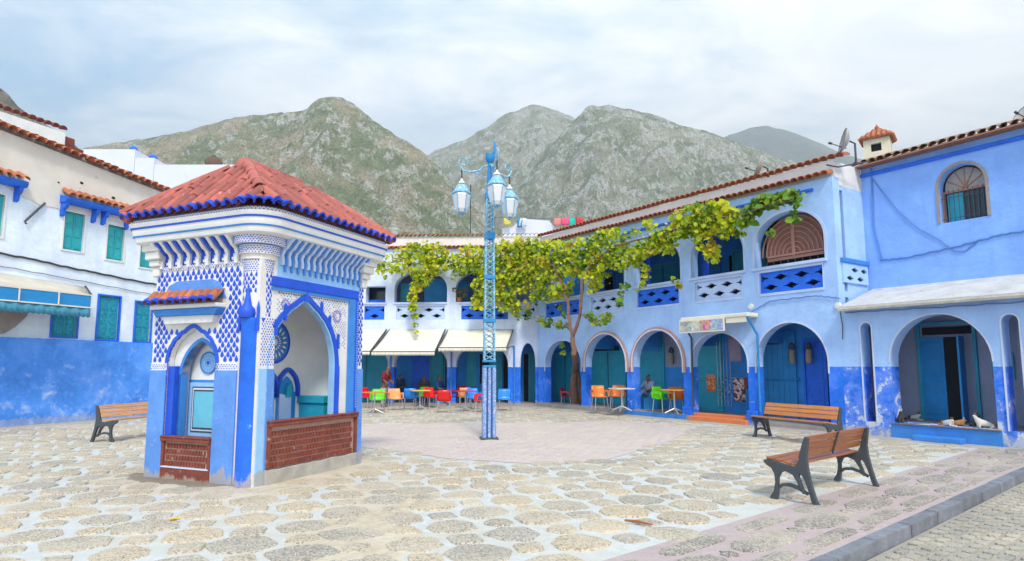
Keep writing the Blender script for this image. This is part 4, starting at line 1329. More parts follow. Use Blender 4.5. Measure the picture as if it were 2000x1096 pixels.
for s0, s1 in ((1.6, 2.1), (3.9, 4.5), (6.0, 6.6), (8.0, 8.5), (9.2, 9.8)):
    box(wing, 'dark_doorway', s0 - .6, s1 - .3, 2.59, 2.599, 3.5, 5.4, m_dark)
mb = MB(); tile_strip(mb, (-.15, -.16, ZE(0) - .02), (SE - .02, -.16, ZE(SE) - .02), (0, -1, 0), 62, .36, .115, .11)
mb.build('eave_tiles', m_tile, wing, kind='stuff')
mb = MB(); tile_strip(mb, (-.15, .02, ZU(0)), (SE + .3, .02, ZU(SE)), (0, -1, 0), 62, .36, .115, .09)
mb.build('parapet_tiles', m_tile, wing, kind='stuff')
mb = MB().slab([(5.0, ZE(5) - .36), (SE - .5, ZE(SE) - .33), (SE - .5, ZE(SE) - .25), (5.0, ZE(5) - .28)], -.06, -.001); mb.build('cornice_moulding', m_bright, wing, bevel=.015)
mb = MB().slab([(0, ZE(0) - .30), (4.99, ZE(5) - .36), (4.99, ZE(5) - .28), (0, ZE(0) - .22)], -.05, -.001); mb.build('cornice_moulding', m_trimw, wing, bevel=.015)
# doors of the ground floor
d = plank_door(wing, 1.55, 3.45, .18, 2.2, 1.5, m_teal, 2, 4)
box(wing, 'lintel_window', 1.75, 3.1, 1.44, 1.49, 2.26, 2.42, m_dark)
plank_door(wing, -.9, .55, .18, 2.2, 1.5, m_teal, 2, 2)
plank_door(wing, 4.12, 5.35, .18, 2.42, 1.5, m_teal, 1, 1)
box(wing, 'lintel_window', 4.2, 5.2, 1.42, 1.449, 2.18, 2.36, m_tealb)
plank_door(wing, 6.68, 7.78, .2, 2.62, 1.5, m_teal, 1, 2)
box(wing, 'lintel_window', 6.8, 7.7, 1.43, 1.449, 2.3, 2.52, m_dark)
plank_door(wing, 9.25, 10.3, .14, 2.6, 1.5, m_tealb, 1, 0, planks=6)
box(wing, 'vent_window', 9.4, 9.85, 1.44, 1.457, 2.28, 2.4, m_dark)
box(wing, 'counter_shelf', 9.2, 10.45, 1.38, 1.44, 1.26, 1.30, m_tealb)
plank_door(wing, 10.62, 11.2, .14, 2.35, 1.5, m_bright, 1, 2)
plank_door(wing, 11.35, 12.3, .14, 2.35, 1.5, m_teal, 1, 2)
# wooden fan-shaped screen in the fifth bay
s0, s1 = UB[4]
gr = box(wing, 'screen_board', s0 + .22, s1, .26, .28, 4.52, 4.60, m_grille)
mb = MB().slab(arch(s0 + .2, s1 - .02, 4.6, 4.95, 5.70, 16), .27, .29); mb.build('screen_back', paint('dark rose board', (.26, .12, .10), .8, .2, 8, .2), gr)  # back board in a darker rose than the ribs
cx = (s0 + s1) / 2 + .02
for k in range(7):
    a = .90 - k * .125
    for sgn in (-1, 1):
        pth = []
        for q in range(9):
            t = PI / 2 * q / 8
            pth.append((cx + sgn * (a * math.cos(t) + .04), .25, 4.66 + min(1.04, a * 1.12) * math.sin(t)))
        MB().tube(pth, .020, 5).build('screen_rib', m_grille, gr)
box(gr, 'screen_post', cx - .045, cx + .045, .225, .265, 4.6, 5.68, m_grille)
box(gr, 'screen_rail', s0 + .24, s1 - .04, .22, .26, 4.62, 4.67, m_grille)
for k in range(9):
    box(gr, 'iron_bar', s0 + .2 + k * .21, s0 + .215 + k * .21, .24, .255, 4.36, 4.52, m_iron)
box(wing, 'screen_gap', s0, s1, .5, .52, 4.36, 5.7, m_dark)

# corner house on the right
house = thing('corner_house', 'blue corner house with arched window, white canopy roof and wide arch with cats', 'building', (1.15, 25.43, 0), WR)
XE = 19.2
S0 = SE + .001
ho = [(S0, 0), (S0, 3.02), (XE, 3.02), (XE, 0)]
hh = [arch(12.93, 13.17, .34, 2.54, 2.66, 8), arch(13.55, 15.50, .36, 1.72, 2.76, 20), arch(15.70, 15.98, .34, 2.52, 2.66, 8), arch(16.5, 18.3, .36, 1.72, 2.76, 16)]
MB().slab(ho, 0, .38, 'y', hh).build('wall', m_arcw, house)
for h_ in (hh[0], hh[1], hh[2]):
    strip_on(house, 'arch_trim', h_[1:-1] if h_ is hh[1] else h_, .03, -.018, -.001, m_ltrim, 1)
box(house, 'floor', S0, XE, .381, 2.2, 0, .35, m_floor)
box(house, 'sill', 13.50, 15.56, -.05, .379, .33, .352, paint('worn brown sill', (.22, .15, .11), .9, .25, 5, .4))
box(house, 'foot_wall', 13.49, 15.57, -.02, -.001, .02, .328, m_mid)
box(house, 'step', 14.0, 14.95, -.26, -.0201, 0, .14, m_mid, .03)
box(house, 'inner_wall', S0, XE, 1.56, 1.66, .35, 3.0, m_ingrey)
box(house, 'inner_side_wall', 12.55, 12.62, .381, 1.559, .35, 3.0, m_ingrey)
box(house, 'inner_side_wall', 15.75, 15.82, .60, 1.559, .35, 3.0, m_ingrey)
box(house, 'inner_ceiling', S0, XE, .381, 1.559, 2.86, 3.0, m_pale)
dd = box(house, 'door', 13.56, 14.06, 1.50, 1.559, .36, 2.32, m_tealb)
box(dd, 'door_panel', 13.62, 14.0, 1.485, 1.499, .5, 1.3, m_tealb, .01)
box(dd, 'door_panel', 13.62, 14.0, 1.485, 1.499, 1.4, 2.2, m_tealb, .01)
box(house, 'dark_doorway', 14.061, 14.40, 1.53, 1.559, .36, 2.32, m_dark)
box(house, 'lintel_window', 13.62, 14.62, 1.52, 1.559, 2.38, 2.56, m_dark)
box(house, 'door_frame', 13.50, 13.56, 1.48, 1.559, .36, 2.62, m_teal)
box(house, 'door_frame', 14.66, 14.72, 1.48, 1.559, .36, 2.62, m_teal)
box(house, 'door_frame', 13.50, 14.72, 1.478, 1.555, 2.621, 2.68, m_teal)
MB().add([(14.42, 1.55, .36), (14.50, 1.05, .36), (14.50, 1.05, 2.32), (14.42, 1.55, 2.32), (14.46, 1.55, .36), (14.54, 1.05, .36), (14.54, 1.05, 2.32), (14.46, 1.55, 2.32)],
         [(0, 1, 2, 3), (7, 6, 5, 4), (1, 5, 6, 2), (0, 3, 7, 4), (3, 2, 6, 7), (0, 4, 5, 1)]).build('open_door_leaf', m_tealb, house)
MB().slab(arch(14.98, 15.38, 1.35, 1.85, 1.98, 10), 1.52, 1.555).build('wall_board', m_teal, house)
# weathered white canopy slab
MB().slab([(-.30, 2.985), (-.30, 3.06), (.4, 3.28), (1.449, 3.62), (1.449, 3.3), (.3, 3.021), (.2, 2.985)], S0 + .12, XE, 'x').build('canopy_slab', m_canopy, house)
MB().slab([(-.33, 2.95), (-.33, 3.0), (-.301, 3.03), (-.301, 2.95)], S0 + .12, XE, 'x').build('canopy_edge', m_cement, house)
# set-back upper wall
win = arch(14.22, 15.16, 5.02, 5.86, 6.36, 16)
MB().slab([(S0, 3.0), (XE, 3.0), (XE, 6.88), (S0, 6.88)], 1.45, 1.8, 'y', [win]).build('upper_wall', m_upper, house)
strip_on(house, 'window_surround', win, .06, 1.425, 1.449, paint('grey brown window surround', (.36, .30, .27), .85, .2, 9, .4), 1)
wd = MB().slab(arch(14.22, 15.16, 5.02, 5.86, 6.36, 16), 1.70, 1.73).build('window', m_glass, house)
mb = MB().slab(arch(14.28, 15.10, 5.80, 5.88, 6.31, 16), 1.665, 1.68); mb.build('fan_light', paint('dusty fan light', (.34, .32, .30), .5, .2, 8, .1), wd)
for t in (30, 62, 90, 118, 150):
    MB().tube([(14.69, 1.655, 5.82), (14.69 + .42 * math.cos(R(t)), 1.655, 5.82 + .50 * math.sin(R(t)))], .014, 5).build('fan_bar', m_grille, wd)
box(wd, 'transom', 14.22, 15.16, 1.64, 1.70, 5.76, 5.81, m_grille)
box(wd, 'window_jamb', 14.221, 14.27, 1.62, 1.69, 5.02, 5.76, m_grille)
box(wd, 'teal_pane', 14.30, 14.62, 1.685, 1.699, 5.06, 5.74, m_teal)
for k in range(9):
    MB().tube([(14.30 + k * .098, 1.52, 5.04), (14.30 + k * .098, 1.52, 5.80)], .008, 5).build('iron_bar', m_iron, wd)
for z in (5.12, 5.62):
    MB().tube([(14.23, 1.515, z), (15.15, 1.515, z)], .008, 5).build('iron_bar', m_iron, wd)
MB().slab([(S0, 6.60), (XE, 6.55), (XE, 6.64), (S0, 6.69)], 1.38, 1.449).build('cornice_moulding', m_bright, house, bevel=.015)
mb = MB(); tile_strip(mb, (S0 - .1, 1.22, 6.90), (XE, 1.22, 6.85), (0, -1, 0), 34, .42, .115, .16)
mb.build('eave_tiles', paint('weathered brown tile', (.34, .20, .13), .9, .3, 8, .4, worn=(.16, .12, .09), worn_amt=.45), house, kind='stuff')
MB().slab([(1.45, 6.88), (1.45, 6.92), (3.4, 7.4), (3.4, 6.88)], S0, XE, 'x').build('roof_bed', m_clay, house)
# return wall between arcade and corner house, with its pierced ledge
rw = [(.0, 3.0), (1.449, 3.0), (1.449, 6.42), (.0, 6.42)]
MB().slab([(.451, 3.0), (1.449, 3.0), (1.449, 6.42), (.451, 6.42)], SE - .2, SE - .0005, 'x').build('return_wall', m_arc, house)
MB().slab([(.301, 6.421), (1.449, 6.421), (1.449, 6.84), (.301, 6.84)], SE - .2, SE - .01, 'x').build('return_parapet', m_offw, house)
MB().slab([(1.14, 6.83), (1.60, 6.83), (1.60, 7.02), (1.18, 6.87)], S0, XE, 'x').build('tile_bed', m_clay, house)
MB().slab([(.20, 3.72), (1.40, 3.72), (1.40, 4.22), (.20, 4.22)], SE + .001, SE + .05, 'x', [stepped(.5, 3.84, .16, .06), stepped(1.0, 3.84, .16, .06), stepped(.75, 4.06, .16, .06), stepped(1.2, 4.06, .14, .06)]).build('balustrade_panel', m_pale, house)
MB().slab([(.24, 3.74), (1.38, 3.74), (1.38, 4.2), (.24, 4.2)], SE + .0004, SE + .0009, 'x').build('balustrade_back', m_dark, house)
MB().slab([(.16, 4.225), (1.44, 4.225), (1.44, 4.34), (.16, 4.34)], SE + .001, SE + .09, 'x').build('rail', m_mid, house, bevel=.012)

# back wing of the arcade
BR = R(-2.6)
back = thing('arcade_building', 'white and pale blue arcade building at the back of the plaza with cream awnings', 'building', (-6.44, 26.05, 0), BR)
BE = 7.58
BG = [(-4.2, -1.9, 2.6), (-1.5, 1.22, 2.6), (1.48, 3.72, 2.6), (4.1, 6.28, 2.6), (6.80, 7.42, 2.62)]
outer = [(-6, 0)]
for s0, s1, zt in BG:
    outer += arch(s0, s1, 0, 1.75, zt, 16)
outer += [(BE, 0), (BE, 6.64), (-6, 6.64)]
bh = [[(.2, 4.33), (1.05, 4.33), (1.05, 5.05), (.2, 5.05)], arch(1.43, 3.69, 4.36, 4.95, 5.72, 16), arch(4.06, 6.34, 4.36, 4.95, 5.72, 16), arch(6.62, 7.45, 4.36, 5.2, 5.6, 10), arch(-2.6, -.3, 4.36, 4.95, 5.72, 16)]
bp = [(.15, 1.02, m_bright), (1.53, 3.60, m_trimw), (4.3, 6.28, m_bright), (6.66, 7.42, m_trimw), (-2.5, -.4, m_trimw)]
bh += [[(a, 3.62), (b, 3.62), (b, 4.2), (a, 4.2)] for a, b, c in bp]
m_arcb = dado_wall('back arcade limewash', (.66, .74, .94), LOWB, 1.62, worn=(.6, .64, .8), wornlow=.2, stain=.03)
MB().slab(outer, 0, .45, 'y', bh).build('wall', m_arcb, back)
for a, b, c in bp:
    balustrade(back, a + .001, b - .001, 3.621, 4.199, c)
    box(back, 'rail', a - .12, b + .1, -.06, .02, 4.27, 4.35, m_trimw, .012)
box(back, 'floor', -6, BE + .3, -.12, 1.6, 0, .12, m_floor)
box(back, 'inner_wall', -6, BE + 1, 1.6, 1.7, 0, 3.35, m_inner)
box(back, 'passage_ceiling', -6, BE + .4, .451, 2.4, 3.351, 3.5, m_pale)
box(back, 'gallery_wall', -6, BE + 1, 2.3, 2.4, 3.501, 6.4, m_ingrey)
box(back, 'gallery_ceiling', -6, BE, .451, 2.3, 6.2, 6.3, m_pale)
box(back, 'gallery_panel', 2.55, 3.6, .9, .95, 3.501, 5.5, m_tealb)
box(back, 'gallery_panel', 1.5, 2.0, .9, .95, 3.501, 5.3, m_teal)
box(back, 'dark_doorway', .1, 1.1, .9, .95, 3.501, 5.3, m_glass)
box(back, 'window_board', .22, 1.03, .46, .5, 4.3, 4.52, m_bright)
box(back, 'gallery_panel', 3.9, 4.5, .9, .95, 3.501, 5.4, m_tealb)
MB().slab([(-6, 6.65), (BE + .15, 6.65), (BE + .15, 7.18), (-6, 7.18)], .12, .3).build('parapet', m_offw, back)
box(back, 'roof_slab', -6, BE, .301, 4, 6.4, 6.6, m_offw)
mb = MB(); tile_strip(mb, (-6, -.16, 6.66), (BE + .1, -.16, 6.66), (0, -1, 0), 72, .36, .105, .11); mb.build('eave_tiles', m_tile, back, kind='stuff')
mb = MB(); tile_strip(mb, (-6, .02, 7.20), (BE + .2, .02, 7.20), (0, -1, 0), 72, .36, .105, .09); mb.build('parapet_tiles', m_tile, back, kind='stuff')
plank_door(back, -1.2, .9, .12, 2.5, 1.6, m_teal, 2, 2)
box(back, 'blue_door', 1.9, 2.7, 1.56, 1.599, .12, 2.5, m_bright)
plank_door(back, 2.75, 3.9, .12, 2.4, 1.6, m_teal, 2, 2)
box(back, 'dark_doorway', 3.42, 3.9, 1.50, 1.54, .12, 2.4, m_dark)
plank_door(back, 4.4, 4.75, .12, 2.4, 1.6, m_teal, 1, 2)
box(back, 'dark_doorway', 4.95, 5.35, 1.57, 1.599, .9, 2.2, m_dark)
plank_door(back, 5.5, 5.9, .12, 2.4, 1.6, m_teal, 1, 2)
box(back, 'dark_doorway', 6.0, 6.5, 1.57, 1.599, .12, 2.3, m_dark)
box(back, 'dark_doorway', 6.9, 7.15, 1.57, 1.599, .12, 2.2, m_dark)
plank_door(back, 7.15, 7.75, .12, 2.2, 1.6, m_teal, 1, 2)
for i, (s0, s1, zt) in enumerate(BG):
    strip_on(back, 'arch_trim', arch(s0, s1, 1.62, 1.75, zt, 20), .035, -.02, -.001, m_ltrim, 1)
for s in (1.35, 3.91, 6.54):
    MB().tube([(s, -.06, .1), (s, -.06, 2.5)], .035, 8).build('drain_pipe', m_mid, back, smooth=True)

# ---------------------------------------------------------------- houses at the left
left = thing('corner_house', 'white and blue house on the left with turquoise shutters and tiled eave', 'building', (-13.63, 16.62, 0), R(67.98))
LT = lambda s: 8.0 - .085 * (s + .6)
wins = [(1.20, 1.78, 5.06, 6.20), (2.50, 3.05, 4.98, 6.08), (3.62, 4.12, 4.90, 5.98), (1.08, 1.78, 2.50, 3.84), (2.38, 3.05, 2.46, 3.82), (3.60, 4.16, 2.44, 3.74), (-.9, -.36, 5.1, 6.25)]
MB().slab([(-5, 0), (6.2, 0), (6.2, LT(6.2)), (-5, LT(-5))], 0, .4, 'y', [[(a, c), (b, c), (b, d), (a, d)] for a, b, c, d in wins]).build('wall', m_left, left)
MB().slab([(-5, 6.55), (-.55, 6.52)] + [(-.5 + .13 * k, (6.50 - .30 * min(1, k / 8)) + .05 * noise.noise((k * .45, 3.3, 0)) + .02 * rnd.uniform(-1, 1)) for k in range(51)] + [(6.2, 6.25), (6.2, LT(6.2) - .002), (-5, LT(-5) - .002)], -.02, -.001).build('cream_plaster', m_lefttop, left)
MB().slab([(-5, 0), (6.2, 0), (6.2, 2.38), (-5, 2.47)], -.10, -.001).build('lower_wall', m_left, left, bevel=.02)
for i, (a, b, c, d) in enumerate(wins):
    f = MB()
    f.box(a - .045, a, -.03, .05, c - .045, d + .045).box(b, b + .045, -.03, .05, c - .045, d + .045).box(a, b, -.03, .05, d, d + .045).box(a, b, -.03, .05, c - .045, c)
    fr_ = f.build('window_frame', m_white if c > 4 else m_bright, left)
    m2 = (a + b) / 2
    for (p, q) in ((a + .005, m2 - .006), (m2 + .006, b - .005)):
        sh = box(fr_, 'shutter', p, q, .06, .09, c + .005, d - .005, m_teal2)
        n = 3 if c > 4 else 3
        for k in range(n):
            z0 = c + .06 + (d - c - .06) * k / n; z1 = c + (d - c - .02) * (k + 1) / n
            box(fr_, 'shutter_panel', p + .05, q - .05, .045, .059, z0, z1 - .05, m_teal2, .008)
    if c < 4:
        mb = MB()
        for k in range(3):
            zc = c + (d - c) * (k + .5) / 3
            for sx in (-1, 1):
                for sz in (-1, 1):
                    pts = []
                    for q in range(9):
                        t = q / 8 * PI * 1.6
                        r_ = .11 * (1 - .6 * q / 8)
                        pts.append((m2 + sx * (.02 + .12 - r_ * math.cos(t)), .02, zc + sz * (.08 + r_ * math.sin(t))))
                    mb.tube(pts, .010, 4)
        mb.build('scroll_grille', m_tealb, fr_, kind='stuff')
        for k in range(4):
            MB().tube([(a + (b - a) * (k + .5) / 4, .025, c), (a + (b - a) * (k + .5) / 4, .025, d)], .008, 4).build('iron_bar', m_tealb, fr_)
# tiled hoods over the upper windows
tl_ = tile_mesh('hood_tile', .50, .10, .08, m_tile, n=6)
def window_hood(s0, s1, z, brs):
    h = MB().slab([(-.36, z - .14), (-.30, z - .22), (-.001, z - .22), (-.001, z + .02), (-.36, z - .06)], s0, s1, 'x').build('window_hood', m_bright, left, bevel=.012)
    for s in brs:
        MB().slab([(-.30, z - .221), (-.24, z - .36), (-.14, z - .42), (-.12, z - .58), (-.001, z - .62), (-.001, z - .221)], s - .05, s + .05, 'x').build('bracket', m_bright, h, bevel=.01)
    n = int((s1 - s0) / .20)
    for k in range(n):
        x = s0 + (k + .5) * (s1 - s0) / n
        t = place_tile(tl_, 'roof_tile', h, (x, -.42, z - .03), (0, .42, .22), (0, -.22, .42), .02)
window_hood(1.02, 3.15, 6.62, [1.1, 2.0, 2.3, 3.05])
window_hood(-1.3, .0, 6.74, [-1.2, -.12])
# eave of two courses of tiles
tle = tile_mesh('eave_tile', .46, .12, .10, m_tile, n=7)
n = 46
for k in range(n):
    s = -4.2 + k * .235
    place_tile(tle, 'roof_tile', left, (s, -.26, LT(s) + .04), (0, .30, .10), (0, -.10, .30), .03)
    if k % 1 == 0:
        place_tile(tle, 'roof_tile', left, (s + .02, .02, LT(s) + .16), (0, .30, .10), (0, -.10, .30), .03)
mb = MB(); tile_strip(mb, (-4.2, .1, LT(-4.2) - .05), (6.4, .1, LT(6.4) - .05), (0, -1, 0), 60, .3, .09, .02); mb.build('under_tiles', m_clay, left, kind='stuff')
MB().slab([(-5, LT(-5) + .0), (6.2, LT(6.2) + .0), (6.2, LT(6.2) + .30), (-5, LT(-5) + .30)], .32, .7).build('roof_edge', m_white, left)
MB().slab([(-.28, LT(0) * 0 + 0), (0, 0), (0, .1), (-.28, .1)], 0, .01, 'x')
for (s, z, r_) in ((1.6, 7.15, .05), (2.6, 6.95, .055), (3.35, 6.82, .045), (.95, 6.98, .03), (.2, 5.6, .03)):
    MB().lathe([(.0, .012), (r_, .010), (r_ * 1.15, 0)], 9).build('plaster_hole', m_dark, left)
    o = left.children[-1] if False else bpy.data.objects[-1] if False else None
# (plaster holes are placed below)
for o in [c for c in left.children if c.name.startswith('plaster_hole')]:
    pass
for o, (s, z, r_) in zip([c for c in left.children if c.name.startswith('plaster_hole')], ((1.6, 7.15, 1), (2.6, 6.95, 1), (3.35, 6.82, 1), (.95, 6.98, 1), (.2, 5.6, 1))):
    o.location = (s, -.021 if z > 6.3 else -.001, z); o.rotation_euler = (R(90), 0, 0); o.scale = (1, .7, 1)

rear = thing('rear_house', 'narrow white house edge with dark red tiles rising behind the left house', 'building', (-13.63, 16.62, 0), R(67.98))
MB().slab([(-6, 0), (2.25, 0), (2.25, 9.25), (-6, 9.22)], 2.0, 6, 'y').build('wall', m_white, rear)
mb = MB(); tile_strip(mb, (-6, 2.0, 9.34), (2.3, 2.0, 9.36), (0, -1, 0), 36, .4, .12, .1); mb.build('eave_tiles', paint('dark red tile', (.30, .07, .045), .8, .3, 8, .3), rear, kind='stuff')
chm = thing('brick_chimney', 'dark red stepped brick chimney on the roof line at far left', 'chimney', (-13.63, 16.62, 0), R(67.98))
mbm = m_brick
for (a, b, z0, z1) in ((2.35, 2.75, 8.6, 9.28), (2.751, 3.05, 8.5, 8.98), (2.2, 2.349, 8.6, 9.0)):
    for k in range(int((z1 - z0) / .08)):
        box(chm, 'brick_course', a, b, 2.3 + rnd.uniform(0, .01), 2.8, z0 + k * .08, z0 + k * .08 + .07, m_brick)
    box(chm, 'core', a + .01, b - .01, 2.32, 2.78, 6.5, z1 - .02, m_clay)

def white_house(label, x0, x1, y0, y1, z1, caps=(), slope=0):
    t = thing('white_house', label, 'building', ((x0 + x1) / 2, (y0 + y1) / 2, 0))
    w_ = (x1 - x0) / 2; d_ = (y1 - y0) / 2
    MB().slab([(-w_, 0), (w_, 0), (w_, z1 - slope), (-w_, z1)], -d_, d_).build('wall', m_white2, t)
    for c in caps:
        MB().lathe([(.18, -.05), (.2, .08), (.12, .2), (0, .25)], 10, (c, -d_ + .2, z1)).build('parapet_cap', m_bright, t, smooth=True)
    return t
m_white2 = paint('blue grey whitewash', (.66, .68, .76), .9, .06, 1.5, .2)  # slightly blue grey white of the houses behind
white_house('pale stepped house highest behind the left tiled roof', -23, -19.0, 30, 36, 12.55, (1.8,))
white_house('lower pale house end beside the fountain roof, small blue cap', -18.98, -18.0, 30, 35, 12.1, (.3,))
white_house('long pale flat-roofed house directly left of the fountain roof', -17.98, -12.5, 30, 36, 11.75, ())
wt = thing('water_tank', 'small round dark brown tank on the flat roof beside the fountain roof', 'tank', (-15.3, 30.6, 11.75))
MB().lathe([(0, .0), (.32, .0), (.40, .1), (.42, .35), (.34, .52), (.12, .58), (.0, .6)], 16).build('tank_body', paint('rusty brown', (.16, .10, .07), .8, .3, 6, .3), wt, smooth=True)
MB().lathe([(.10, .58), (.1, .66), (0, .67)], 10).build('tank_cap', m_iron, wt)
lh = white_house('low white roof-terrace house with washing seen above the back arcade', -.5, 4.2, 31.5, 36, 8.85, ())
MB().slab([(-1.9, 8.85), (.4, 8.85), (.1, 9.25), (-1.2, 9.35), (-1.5, 9.2)], -2.2, -2.0).build('terrace_wall', m_white2, lh)
cols = [((.70, .62, .10), -.25, .30, 'yellow'), ((.62, .66, .7), .55, .34, 'white'), ((.03, .25, .5), .40, .22, 'deep blue'), ((.70, .25, .22), 2.35, .30, 'salmon'), ((.75, .10, .22), 2.75, .34, 'pink'), ((.02, .50, .40), 3.12, .25, 'turquoise'), ((.62, .04, .06), 3.5, .32, 'red')]
for c, x, w_, nm in cols:
    m = paint('washing ' + nm, c, .9, .15, 4, .2)
    nxq = 7; V = []; 
    hgt = rnd.uniform(.35, .5)
    for r_ in range(5):
        for k in range(nxq):
            V.append((x + w_ * (k / (nxq - 1) - .5) * 1.2, 31.2 + .03 * math.sin(k * 1.9 + r_), 9.30 - hgt * r_ / 4 + .02 * math.sin(k * 2.1)))
    F = [(r_ * nxq + k, r_ * nxq + k + 1, (r_ + 1) * nxq + k + 1, (r_ + 1) * nxq + k) for r_ in range(4) for k in range(nxq - 1)]
    o = MB().add(V, F).build('washing', m, None, smooth=True)
    sol = o.modifiers.new('thick', 'SOLIDIFY'); sol.thickness = .01
    tagp(o, nm + ' cloth hanging on the washing line above the back arcade roof', 'laundry', 'washing on the roof terrace')
for x in (-.9, 4.0):
    tagp(MB().tube([(x, 31.25, 8.5), (x, 31.25, 9.4)], .03, 6).build('line_post', m_iron), 'thin post of the washing line, %s end' % ('left' if x < 0 else 'right'), 'post', 'washing line posts')
tagp(MB().tube([(-.9, 31.23, 9.33), (1.5, 31.23, 9.29), (4.0, 31.23, 9.33)], .008, 4).build('washing_line', m_iron), 'thin washing line on the roof terrace', 'line')
# small tower with pyramid tile roof
tw = thing('roof_tower', 'small cream tower with a pyramid of red tiles above the right-hand roofs', 'tower', (13.72, 22.3, 0), R(-38))
m_ct = paint('cream tower plaster', (.72, .64, .48), .9, .1, 2, .3)
ho_ = [[(-.18, 9.55), (.16, 9.55), (.16, 9.85), (-.18, 9.85)], [(-.26, 9.15), (-.06, 9.15), (-.06, 9.27), (-.26, 9.27)], [(.06, 9.15), (.26, 9.15), (.26, 9.27), (.06, 9.27)]]
MB().slab([(-.42, 6), (.42, 6), (.42, 10.05), (-.42, 10.05)], -.42, -.30, 'y', ho_).build('wall', m_ct, tw)
MB().slab([(-.2999, 6), (.42, 6), (.42, 10.05), (-.2999, 10.05)], .30, .42, 'x', [[(-.08, 9.5), (.08, 9.5), (.08, 9.8), (-.08, 9.8)]]).build('wall', m_ct, tw)
MB().slab([(-.2999, 6), (.42, 6), (.42, 10.05), (-.2999, 10.05)], -.42, -.30, 'x').build('wall', m_ct, tw)
box(tw, 'dark_inside', -.29, .29, -.29, .41, 6, 10.0, m_dark)
mb = MB()
for a in range(4):
    ca, sa = math.cos(a * PI / 2), math.sin(a * PI / 2)
    for k in range(6):
        u = -.5 + (k + .5) / 6; f = 1 - abs(u) / .56
        p0 = (u, -.56, 10.06); p1 = (u, -.56 + .56 * f, 10.06 + .48 * f)
        mb.tube([(p[0] * ca - p[1] * sa, p[0] * sa + p[1] * ca, p[2]) for p in (p0, p1)], .065, 6)
mb.build('roof_tiles', m_tile, tw, kind='stuff')
MB().add([(-.52, -.52, 10.04), (.52, -.52, 10.04), (.52, .52, 10.04), (-.52, .52, 10.04), (0, 0, 10.52)], [(0, 1, 4), (1, 2, 4), (2, 3, 4), (3, 0, 4), (0, 3, 2, 1)]).build('roof', m_clay, tw)
MB().lathe([(.05, 10.48), (.08, 10.58), (.03, 10.66), (0, 10.72)], 8).build('roof_finial', m_tile, tw)
for i, (x, y, w_, z1, lb) in enumerate(((14.55, 22, .14, 9.25, 'small dark chimney box just right of the cream tower'), (15.1, 22, .16, 9.30, 'dark brick chimney second right of the cream tower'), (15.45, 22, .16, 9.28, 'dark brick chimney third right of the cream tower'))):
    t = thing('chimney', lb, 'chimney', (x, y, 0))
    box(t, 'stack', -w_, w_, -w_, w_, 6, z1 - .1, m_ct if i else m_iron)
    box(t, 'chimney_cap', -w_ - .03, w_ + .03, -w_ - .03, w_ + .03, z1 - .099, z1 + .03, m_clay if i else m_iron)
hh2 = thing('white_house', 'cream house block below the small tower behind the arcade roof', 'building', (14.2, 24, 0))
box(hh2, 'wall', -1.6, 3.5, -1.2, 3, 0, 8.9, m_ct)
#NEXT
# ---------------------------------------------------------------- awnings
def cloth_awning(name, root_loc, rz, s0, s1, sl, sr, ztop, zlow, depth, label, val=.14, group=None, arms=True):
    """sloping cloth from the wall (s0..s1 at ztop) to its front rail (sl..sr at zlow)"""
    t = thing(name, label, 'awning', root_loc, rz, group)
    V = []; F = []; nx_, ny_ = 18, 8
    for j in range(ny_ + 1):
        for i in range(nx_ + 1):
            f = j / ny_; u = i / nx_
            x = (s0 + (s1 - s0) * u) * (1 - f) + (sl + (sr - sl) * u) * f
            z = ztop + (zlow - ztop) * f - .05 * math.sin(f * PI) * (1 + .3 * math.sin(u * 9))
            V.append((x, -.03 - depth * f, z))
    F = [(j * (nx_ + 1) + i, j * (nx_ + 1) + i + 1, (j + 1) * (nx_ + 1) + i + 1, (j + 1) * (nx_ + 1) + i) for j in range(ny_) for i in range(nx_)]
    o = MB().add(V, F).build('cloth', m_cream, t, smooth=True)
    o.modifiers.new('thick', 'SOLIDIFY').thickness = .012
    n = 26; V = []; F = []
    for i in range(n * 4 + 1):
        u = i / (n * 4); x = sl + (sr - sl) * u
        V += [(x, -.04 - depth, zlow), (x, -.045 - depth - .01 * math.sin(i), zlow - val - .028 * abs(math.sin(u * n * PI)))]
    F = [(2 * i, 2 * i + 2, 2 * i + 3, 2 * i + 1) for i in range(n * 4)]
    o = MB().add(V, F).build('valance', m_cream, t, smooth=True); o.modifiers.new('thick', 'SOLIDIFY').thickness = .008
    MB().tube([(sl - .02, -.03 - depth, zlow - .01), (sr + .02, -.03 - depth, zlow - .01)], .022, 8).build('front_rail', m_iron, t)
    if arms:
        for a, b in ((s0, sl), (s1, sr)):
            MB().tube([(a, -.02, ztop - .02), (b, -.03 - depth, zlow - .03)], .026, 6).build('awning_arm', m_iron, t)
            MB().tube([(a, -.02, zlow + .1), (b, -.03 - depth, zlow - .04)], .018, 6).build('awning_arm', m_iron, t)
    return t
bl_ = (-6.44, 26.05, 0)
g_ = 'cream cloth awnings over the cafe arches'
cloth_awning('awning', bl_, BR, -1.55, 1.13, -1.9, .78, 3.22, 2.26, 1.2, 'cream awning half hidden by the fountain, leftmost of the cafe awnings', group=g_)
cloth_awning('awning', bl_, BR, 1.27, 3.63, .84, 3.40, 3.22, 2.24, 1.2, 'cream awning in the middle of the three cafe awnings', group=g_)
cloth_awning('awning', bl_, BR, 3.75, 6.50, 3.55, 6.28, 3.20, 2.40, 1.2, 'cream awning behind the lamp post, rightmost cafe awning', group=g_)
